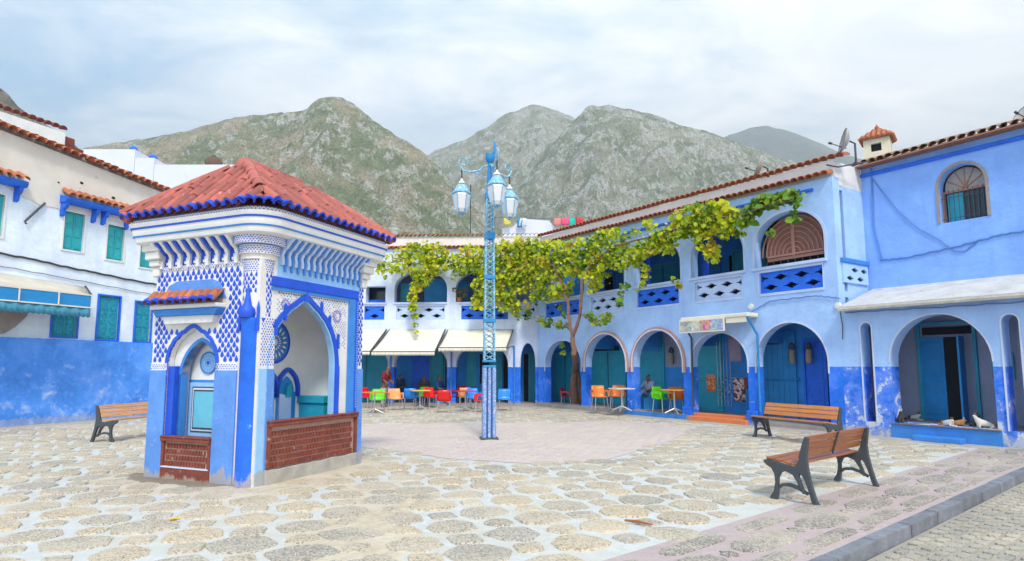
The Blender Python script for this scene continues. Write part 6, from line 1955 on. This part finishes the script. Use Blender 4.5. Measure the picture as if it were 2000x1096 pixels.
# ---------------------------------------------------------------- small things on the walls
def wpt(s, y, z):
    c, s_ = math.cos(WR), math.sin(WR)
    return (1.15 + s * c - y * s_, 25.43 + s * s_ + y * c, z)
m_amb = paint('woven lamp shade', (.32, .26, .20), .8, .25, 20, .4)
def wall_lamp(s, y, z, label):
    t = thing('wall_lamp', label, 'lamp', wpt(s, y, z), WR, 'woven wall lamps')
    MB().lathe([(0, .2), (.07, .18), (.085, .1), (.085, -.16), (.07, -.2), (0, -.2)], 12, (0, -.12, -.06)).build('lamp_shade', m_amb, t, smooth=True)
    MB().lathe([(.05, .0), (.095, .03), (.07, .14), (.02, .2), (0, .2)], 10, (0, -.12, .13)).build('lamp_cap', m_iron, t)
    MB().tube([(0, 0, .24), (0, -.12, .3), (0, -.12, .2)], .012, 5).build('lamp_bracket', m_iron, t)
wall_lamp(10.36, 1.38, 1.98, 'woven lamp left of the blue door in the big arch behind the bench')
wall_lamp(10.86, 1.38, 1.98, 'woven lamp right of its twin in the big arch behind the bench')
wall_lamp(5.80, 1.49, 1.98, 'woven lamp on the grey wall of the arch with the seated woman')
def hang(name, label, cat_, s, y, z0, z1, w_, mat, lean=.02):
    V = []; F = []
    for j in range(6):
        for i in range(6):
            V.append((w_ * (i / 5 - .5), -.012 * math.sin(i * 1.7 + j * .6) - lean * j / 5, (z1 - z0) * (j / 5)))
    F = [(j * 6 + i, j * 6 + i + 1, (j + 1) * 6 + i + 1, (j + 1) * 6 + i) for j in range(5) for i in range(5)]
    o = MB().add(V, F).build(name, mat, None, smooth=True)
    o.modifiers.new('thick', 'SOLIDIFY').thickness = .012
    o.location = wpt(s, y, z0); o.rotation_euler = (0, 0, WR)
    return tagp(o, label, cat_)
def rug_mat(name, a, b_, c, sc=26):
    m, nt, b = newmat(name)
    p = N(nt, 'ShaderNodeTexCoord').outputs['Object']
    v = N(nt, 'ShaderNodeTexVoronoi', distance='MANHATTAN'); v.inputs['Scale'].default_value = sc; nt.links.new(p, v.inputs['Vector'])
    s = N(nt, 'ShaderNodeSeparateColor'); nt.links.new(v.outputs['Color'], s.inputs[0])
    cc = ramp(nt, s.outputs[0], [(0, a), (.4, a), (.42, b_), (.7, b_), (.72, c), (1, c)])
    nt.links.new(cc, b.inputs['Base Color']); b.inputs['Roughness'].default_value = .95
    return m
hang('hanging_rug', 'orange patterned picture hanging at the left of the shop arch', 'rug', 7.75, 1.0, .85, 1.38, .34, rug_mat('orange print', (.62, .18, .07), (.5, .1, .05), (.66, .4, .2)))
hang('hanging_rug', 'black and white zigzag rug hanging low in the shop arch', 'rug', 9.05, .62, .6, 1.30, .40, rug_mat('zigzag rug', (.05, .04, .06), (.45, .34, .34), (.3, .2, .2), 16))
hang('hanging_cloth', 'small maroon cloth hanging beside the zigzag rug', 'cloth', 9.42, .55, .98, 1.32, .28, cl('maroon', (.12, .03, .04)))
hang('hanging_cloth', 'lilac grey cloth hanging from the top of the shop arch', 'cloth', 8.93, .65, 1.78, 2.55, .44, cl('lilac grey', (.22, .18, .26)))
t = thing('wire_rack', 'wire display rack of trinkets in front of the teal shop door', 'rack', wpt(8.15, 1.1, .2), WR)
for k in range(5): MB().tube([(k * .12 - .24, 0, .2), (k * .12 - .24, 0, 2.2)], .006, 4).build('rack_wire', m_metal, t)
mb = MB()
for k in range(46):
    a, b, r_ = rnd.uniform(-.3, .3), rnd.uniform(.35, 1.15), rnd.uniform(.02, .04)
    mb.lathe([(0, -r_), (r_, 0), (0, r_)], 6, (a, rnd.uniform(-.05, .0), b))
mb.build('trinkets', m_metal, t, kind='stuff')
# satellite dishes
def dish(label, loc, rz, r=.42, tilt=25):
    t = thing('satellite_dish', label, 'satellite dish', loc, rz, 'satellite dishes on the roofs')
    d = MB().lathe([(r * k / 8, .16 * (k / 8) ** 2 * r / .42) for k in range(9)] + [(r, .17 * r / .42 + .01)] + [(r * k / 8, .16 * (k / 8) ** 2 * r / .42 - .015) for k in range(8, 0, -1)], 24).build('reflector', m_dish, t, smooth=True)
    d.rotation_euler = (R(90 - tilt), 0, 0); d.location = (0, -.05, r * .95)
    MB().tube([(0, .1, -.3), (0, .1, r * .7), (0, -.02, r * .95)], .025, 6).build('mast', m_iron, t)
    MB().tube([(0, -.1, r * .35), (0, -.45, r * .9)], .012, 5).tube([(0, -.42, r * .85), (0, -.50, r * .98)], .03, 6).build('feed_arm', m_iron, t)
    return t
dish('small pale satellite dish standing on the arcade parapet above the carved screen', wpt(10.42, .22, 6.98), WR + R(-50), .30, 20)
dish('grey satellite dish on the roof edge at the corner of the blue house', wpt(12.80, .30, 6.98), WR + R(-50), .31, 15)
MB_b = MB().tube([wpt(12.3, .05, 6.75), wpt(12.6, .0, 6.6), wpt(12.9, 1.0, 6.85)], .02, 5)
tagp(MB_b.build('dish_bracket', m_iron), 'bent iron bracket holding the corner dish', 'bracket')
dish('low dish half hidden behind the right-hand roof edge', wpt(15.85, 2.6, 7.15), WR + R(-30), .34, 40)
dish('tall dish at the right edge of the picture above the roof', wpt(16.25, 2.4, 7.25), WR + R(-60), .42, 15)
# cables
def cable(label, pts, r=.012, mat=None, sag=0, root='w'):
    P = []
    for i in range(len(pts) - 1):
        a, b = Vector(pts[i]), Vector(pts[i + 1])
        for k in range(10 if i < len(pts) - 2 else 11):
            f = k / 10; p = a.lerp(b, f); p.z -= sag * math.sin(f * PI) + .012 * math.sin(k * 2.1)
            P.append(p)
    o = MB().tube(P, r, 5).build('wall_cable', mat or m_cable, None, smooth=True)
    return tagp(o, label, 'cable')
cable('thick blue cable running along the upper blue wall of the corner house', [wpt(12.8, 1.43, 4.35), wpt(13.4, 1.43, 4.32), wpt(14.5, 1.43, 4.42), wpt(15.4, 1.43, 4.55), wpt(16.2, 1.43, 4.55)], .018)
cable('thin cable sagging diagonally across the upper blue wall', [wpt(12.75, 1.43, 6.5), wpt(14.2, 1.43, 4.62), wpt(14.9, 1.43, 4.45)], .012, sag=.25)
cable('cable dropping down the corner between arcade and blue house', [wpt(12.72, 1.43, 6.8), wpt(12.70, 1.43, 5.2), wpt(12.85, 1.43, 4.38)], .020)
cable('cable strung above the big arch behind the bench', [wpt(9.95, -.04, 3.12), wpt(10.6, -.03, 3.40), wpt(11.9, -.03, 3.42), wpt(12.5, -.03, 3.30)], .014)
cable('dark cable under the white canopy edge', [wpt(12.6, -.05, 2.93), wpt(14.5, -.05, 2.90), wpt(16.5, -.05, 2.88), wpt(18.5, -.05, 2.9)], .014, m_cable)
cable('thin wire hanging beside the narrow slot window', [wpt(12.45, -.03, 3.2), wpt(12.52, -.03, 2.6), wpt(12.5, -.03, 2.3)], .010, m_cabled)
def lpt(s, y, z):
    c, s_ = math.cos(R(67.98)), math.sin(R(67.98))
    return (-13.63 + s * c - y * s_, 16.62 + s * s_ + y * c, z)
cable('dark bundled cable swagged along the left house', [lpt(-1.2, -.03, 4.72), lpt(.5, -.03, 4.62), lpt(2.2, -.03, 4.50), lpt(4.6, -.03, 4.38)], .028, m_cabled, sag=.02)
cable('thin wire under the bundled cable on the left house', [lpt(-1.2, -.03, 4.36), lpt(1.2, -.03, 4.22), lpt(4.6, -.03, 4.0)], .009, m_cabled)
tagp(MB().tube([lpt(.62, -.05, 6.28), lpt(.12, -.08, 5.62)], .03, 6).build('iron_rod', m_iron), 'slanting dark iron rod fixed to the left house wall', 'rod')
tagp(MB().tube([(-2.0, 29, 8), (-2.0, 29, 10.4)], .03, 6).build('antenna_pole', m_iron), 'thin pole rising behind the back roof left of the lamp', 'pole')
for (s, z, lb) in ((9.98, 3.30, 'round white junction box beside the shop awning'), (12.42, 3.12, 'grey junction box on the arcade corner')):
    o = MB().lathe([(0, .05), (.07, .045), (.09, 0), (.09, -.02)], 12).build('junction_box', m_white); o.location = wpt(s, -.0, z); o.rotation_euler = (R(90), 0, WR)
    tagp(o, lb, 'junction box')
for k, (px, py, rz, L_, lb) in enumerate(((1247, 1027, -35, .30, 'brown twig lying on the stones'), (341, 1021, 20, .10, 'small yellow fallen leaf on the dust'))):
    x, y = gp(px, py)
    o = MB().tube([(-L_ / 2, 0, 0), (0, .01, .006), (L_ / 2, 0, 0)], [.012, .016, .008], 5).build('twig' if k == 0 else 'fallen_leaf', m_wood if k == 0 else paint('leaf yellow', (.6, .36, .03), .7, .1, 9, 0))
    o.location = (x, y, .035); o.rotation_euler = (0, 0, R(rz)); tagp(o, lb, 'twig' if k == 0 else 'leaf')

# ---------------------------------------------------------------- grapevine
def leaf_mat(name, a, b_, c):
    m, nt, b = newmat(name)
    at = N(nt, 'ShaderNodeAttribute'); at.attribute_name = 'tone'
    col = ramp(nt, at.outputs['Fac'], [(0, a), (.45, b_), (.8, c), (1, (.55, .36, .04))])
    nt.links.new(col, b.inputs['Base Color']); b.inputs['Roughness'].default_value = .55
    tr = N(nt, 'ShaderNodeBsdfTranslucent'); nt.links.new(col, tr.inputs[0])
    mx = N(nt, 'ShaderNodeMixShader'); mx.inputs[0].default_value = .45
    nt.links.new(b.outputs[0], mx.inputs[1]); nt.links.new(tr.outputs[0], mx.inputs[2])
    nt.links.new(mx.outputs[0], nt.nodes['Material Output'].inputs[0])
    return m
m_leaf = leaf_mat('vine leaf', (.10, .22, .01), (.44, .56, .015), (.78, .76, .03))
m_leafg = leaf_mat('greener vine leaf', (.08, .20, .02), (.20, .38, .03), (.38, .45, .03))
def wv(px, py, y=-.55): return ray_plane(px, py, 1.15, 25.43, WR, y)
def bv(px, py, y=-.8): return ray_plane(px, py, -6.44, 26.05, BR, y)
vine = thing('grapevine', 'old grapevine with forked trunk spreading yellow-green leaves along the arcade', 'vine', (*gp(1125, 797), 0))
vo = Vector(vine.location)
m_bark = paint('vine bark', (.24, .13, .09), .95, .3, 10, .7)
Pv = lambda px, py, y=-.9: wv(px, py, y) - vo
def wob(pts, n=4, a=.03):
    o = []
    for i in range(len(pts) - 1):
        for k in range(n):
            f = k / n; p = pts[i].lerp(pts[i + 1], f)
            o.append(p + Vector((rnd.uniform(-a, a), rnd.uniform(-a, a), rnd.uniform(-a, a) * .5)))
    return o + [pts[-1]]
base = Vector((0, 0, 0))
p1 = wob([base, base + Vector((-.10, 0, .8)), base + Vector((-.02, 0, 1.5)), Pv(1122, 690), Pv(1118, 660)], 4, .025)
MB().tube(p1, [.17 - .09 * i / (len(p1) - 1) for i in range(len(p1))], 9).build('trunk', m_bark, vine, smooth=True)
p1 = wob([base + Vector((.16, .05, 0)), base + Vector((.20, 0, .7)), base + Vector((.08, 0, 1.4)), base + Vector((-.02, 0, 1.9))], 4, .02)
MB().tube(p1, [.10, .10, .09, .09, .09, .08, .08, .07, .07, .06, .06, .05, .05][:len(p1)], 8).build('trunk', m_bark, vine, smooth=True)
for pts, r0, r1 in (([(1118, 662), (1112, 625), (1108, 590), (1098, 555), (1085, 520), (1050, 500)], .075, .03), ([(1119, 662), (1130, 625), (1136, 590), (1138, 550), (1160, 510), (1200, 480)], .07, .03),
                    ([(1200, 480), (1260, 465), (1330, 445), (1400, 425), (1450, 420), (1500, 400), (1550, 392)], .035, .012), ([(1114, 640), (1090, 632), (1050, 628)], .022, .008), ([(1133, 612), (1165, 628), (1200, 618)], .022, .008)):
    q = wob([Pv(a, b, -.75) for a, b in pts], 3, .03)
    MB().tube(q, [r0 + (r1 - r0) * i / (len(q) - 1) for i in range(len(q))], 6).build('branch', m_bark, vine, smooth=True)
for pts, r0, r1 in (([(1050, 500), (1000, 505), (940, 515), (880, 512), (820, 500), (770, 510), (740, 525)], .03, .012), ([(845, 512), (825, 545), (808, 590), (810, 640)], .015, .006), ([(900, 515), (850, 540), (820, 560)], .015, .008)):
    q = wob([bv(a, b) - vo for a, b in pts], 3, .03)
    MB().tube(q, [r0 + (r1 - r0) * i / (len(q) - 1) for i in range(len(q))], 6).build('branch', m_bark, vine, smooth=True)
for k, yy in enumerate((-.35, -.75)):
    q = [Pv(a, b, yy) for a, b in ((1052, 492 + 12 * k), (1140, 476 + 12 * k), (1225, 456 + 12 * k), (1330, 430 + 12 * k), (1440, 405 + 12 * k), (1560, 378 + 12 * k))]
    MB().tube(q, .008, 4).build('support_wire', m_iron, vine)
# leaf clumps: (px, py, radius px, leaves, plane)
B_ = 'b'; W__ = 'w'
clumps = [(748, 522, 8, 26, B_), (765, 515, 13, 60, B_), (783, 503, 14, 90, B_), (803, 496, 17, 120, B_), (825, 492, 18, 150, B_), (850, 497, 20, 190, B_), (838, 512, 18, 150, B_), (868, 508, 17, 130, B_), (890, 513, 13, 100, B_), (908, 498, 13, 90, B_), (925, 495, 14, 100, B_), (905, 520, 15, 120, B_), (930, 520, 16, 130, B_),
          (745, 530, 8, 18, B_), (770, 527, 8, 30, B_), (790, 528, 8, 36, B_), (800, 520, 9, 40, B_), (812, 535, 10, 70, B_), (822, 548, 12, 80, B_), (835, 540, 12, 60, B_), (812, 562, 10, 80, B_), (805, 580, 8, 60, B_), (806, 600, 7, 50, B_), (811, 618, 5, 26, B_), (813, 635, 4, 18, B_), (813, 650, 3, 8, B_), (845, 528, 12, 60, B_), (890, 535, 6, 16, B_), (884, 545, 4, 10, B_),
          (950, 510, 20, 200, B_), (975, 500, 20, 200, B_), (1000, 497, 20, 200, B_), (1020, 490, 18, 170, B_), (960, 535, 20, 200, B_), (985, 525, 24, 280, B_), (1012, 520, 24, 280, B_), (1035, 510, 22, 240, B_), (940, 560, 15, 130, B_), (962, 568, 18, 180, B_), (990, 560, 22, 240, B_), (1018, 552, 20, 200, B_), (930, 585, 8, 50, B_), (945, 592, 12, 90, B_), (985, 590, 16, 150, B_), (1003, 598, 12, 90, B_), (925, 600, 5, 14, B_), (1010, 610, 7, 30, B_), (1012, 622, 4, 10, B_), (985, 478, 8, 40, B_), (1015, 472, 9, 50, B_), (1040, 475, 9, 50, B_),
          (1050, 500, 24, 320, W__), (1075, 492, 20, 260, W__), (1060, 525, 24, 300, W__), (1090, 518, 24, 300, W__), (1105, 495, 18, 200, W__), (1130, 487, 18, 180, W__), (1120, 515, 22, 260, W__), (1055, 550, 20, 200, W__), (1080, 550, 22, 240, W__), (1105, 545, 20, 200, W__), (1050, 572, 12, 90, W__), (1075, 575, 14, 110, W__), (1098, 570, 12, 80, W__), (1150, 500, 20, 220, W__), (1160, 478, 16, 150, W__), (1178, 465, 14, 130, W__), (1145, 525, 18, 180, W__), (1170, 520, 18, 170, W__), (1190, 505, 18, 170, W__), (1205, 488, 15, 130, W__), (1165, 545, 14, 100, W__), (1160, 562, 9, 50, W__), (1215, 515, 12, 70, W__),
          (1205, 458, 9, 50, W__), (1238, 500, 13, 90, W__), (1255, 490, 13, 110, W__), (1245, 512, 9, 50, W__), (1262, 525, 6, 30, W__), (1260, 540, 5, 20, W__), (1255, 556, 5, 22, W__), (1248, 565, 4, 10, W__), (1275, 480, 14, 120, W__), (1290, 468, 14, 130, W__), (1305, 485, 10, 60, W__), (1310, 455, 14, 130, W__), (1330, 450, 14, 140, W__), (1325, 425, 10, 60, W__), (1350, 440, 16, 170, W__), (1345, 420, 13, 100, W__), (1370, 425, 16, 170, W__), (1365, 450, 13, 110, W__), (1390, 415, 15, 140, W__), (1385, 440, 15, 150, W__), (1375, 475, 12, 90, W__), (1388, 490, 11, 80, W__), (1392, 505, 8, 40, W__), (1408, 410, 13, 110, W__), (1410, 435, 15, 130, W__), (1425, 425, 14, 120, W__), (1435, 445, 12, 80, W__), (1415, 455, 10, 50, W__), (1445, 425, 9, 50, W__), (1452, 438, 6, 20, W__), (1360, 405, 7, 26, W__),
          (1270, 440, 8, 30, W__), (1240, 452, 7, 22, W__), (1222, 470, 8, 30, W__), (1290, 580, 0, 0, W__)]
green = [(1463, 430, 7, 34, W__), (1458, 420, 7, 30, W__), (1472, 408, 9, 60, W__), (1485, 397, 9, 66, W__), (1500, 395, 9, 50, W__), (1515, 392, 9, 54, W__), (1530, 390, 8, 44, W__), (1543, 380, 9, 60, W__), (1552, 392, 6, 26, W__), (1555, 402, 4, 12, W__), (1552, 418, 4, 10, W__), (1505, 458, 6, 12, W__), (1548, 430, 4, 8, W__),
         (1055, 625, 7, 22, W__), (1072, 630, 8, 26, W__), (1092, 635, 7, 20, W__), (1108, 636, 5, 10, W__), (1150, 620, 7, 26, W__), (1168, 627, 8, 30, W__), (1185, 620, 8, 26, W__), (1030, 618, 8, 24, W__), (1028, 608, 6, 16, W__), (1040, 590, 8, 24, W__), (1210, 590, 5, 12, W__), (1217, 560, 6, 18, W__), (1213, 575, 5, 12, W__), (1095, 600, 6, 14, W__), (1100, 615, 5, 10, W__), (1098, 675, 4, 10, W__), (1098, 690, 3, 8, W__), (750, 540, 3, 6, B_), (740, 515, 4, 8, B_), (1325, 560, 4, 10, W__), (1318, 548, 5, 10, W__)]
def leaves(lst, name, mat, size=.060):
    V = []; F = []; T = []
    for px, py, r, n, pl in lst:
        c = (bv(px, py, -.75) if pl == B_ else wv(px, py, -.6)) - vo
        dist = (c + vo).length; rr_ = r / 1200 * dist
        n = int(n * (.98 if pl == B_ or n < 150 else .74))
        for k in range(n):
            a = rnd.uniform(0, 2 * PI); q = rnd.random() ** .42 * rr_ * 1.2
            dpt = rnd.gauss(0, .5) * min(.34, rr_ * 1.2)
            if pl == B_: p = c + Vector((q * math.cos(a), dpt, q * math.sin(a)))
            else: p = c + Vector((math.cos(WR), math.sin(WR), 0)) * (q * 1.25 * math.cos(a)) + Vector((-math.sin(WR), math.cos(WR), 0)) * dpt + Vector((0, 0, q * math.sin(a)))
            s = size * rnd.choice((.5, .7, .9, 1.1, 1.3, 1.7)) * rnd.uniform(.9, 1.1)
            nr = Vector((rnd.gauss(0, .8), rnd.gauss(-.7, .8), rnd.gauss(.6, .6))).normalized()
            u = nr.cross(Vector((rnd.gauss(0, 1), rnd.gauss(0, 1), rnd.gauss(0, 1)))).normalized(); v = nr.cross(u)
            b = len(V)
            pts = [p - v * s, p + u * s * .9 - v * s * .35, p + u * s * .75 + v * s * .5, p + v * s * 1.15, p - u * s * .75 + v * s * .5, p - u * s * .9 - v * s * .35]
            pts = [q_ + nr * (.18 * s if i in (1, 2, 4, 5) else 0) for i, q_ in enumerate(pts)]
            V += pts
            F += [(b, b + 1, b + 2, b + 3), (b, b + 3, b + 4, b + 5)]
            tn = min(1, max(0, rnd.gauss(.50, .24) + noise.noise(p * 1.3) * .5)); T += [tn] * 6
    me = bpy.data.meshes.new(name); me.from_pydata(V, [], F); me.materials.append(mat)
    me.attributes.new('tone', 'FLOAT', 'POINT').data.foreach_set('value', T)
    return link_mesh(name, me, vine, kind='stuff')
leaves(clumps, 'foliage', m_leaf)
leaves(green, 'foliage', m_leafg, .07)
# flower pot on the back rail
t = thing('flower_pot', 'plant pot with reddish leaves on the back arcade rail near the lamp post', 'plant pot', tuple(bv(897, 590, .1)[:2]) + (4.36,))
MB().lathe([(.07, 0), (.1, .02), (.13, .18), (.14, .18), (.11, .17), (0, .16)], 12).build('pot', m_tile, t, smooth=True)
V = []; F = []; T = []
for k in range(70):
    a = rnd.uniform(0, 6.28); rr_ = rnd.uniform(.05, .3); p = Vector((rr_ * math.cos(a), rr_ * math.sin(a), .2 + rnd.uniform(0, .4)))
    u = Vector((rnd.gauss(0, 1), rnd.gauss(0, 1), rnd.gauss(0, 1))).normalized() * .06; v = u.cross(Vector((rnd.gauss(0, 1), 1, .3))).normalized() * .05
    b = len(V); V += [p - u, p + v, p + u, p - v]; F.append((b, b + 1, b + 2, b + 3))
MB().add(V, F).build('leaves', paint('reddish green leaf', (.16, .12, .03), .8, .4, 12, 0), t, kind='stuff')

# ---------------------------------------------------------------- air between here and the mountains
hz = MB().box(-4200, 4200, -200, 5000, -1.3, 1420).build('haze', m_white, None, kind='stuff')
hm = bpy.data.materials.new('haze air'); hm.use_nodes = True
hn = hm.node_tree; hn.nodes.clear()
ho2 = N(hn, 'ShaderNodeOutputMaterial'); pv = N(hn, 'ShaderNodeVolumePrincipled')
pv.inputs['Color'].default_value = (.90, .94, 1, 1); pv.inputs['Density'].default_value = .0003; pv.inputs['Anisotropy'].default_value = .2
hn.links.new(pv.outputs[0], ho2.inputs['Volume'])
hz.data.materials.clear(); hz.data.materials.append(hm)
hz['label'] = 'thin pale haze in the valley air'
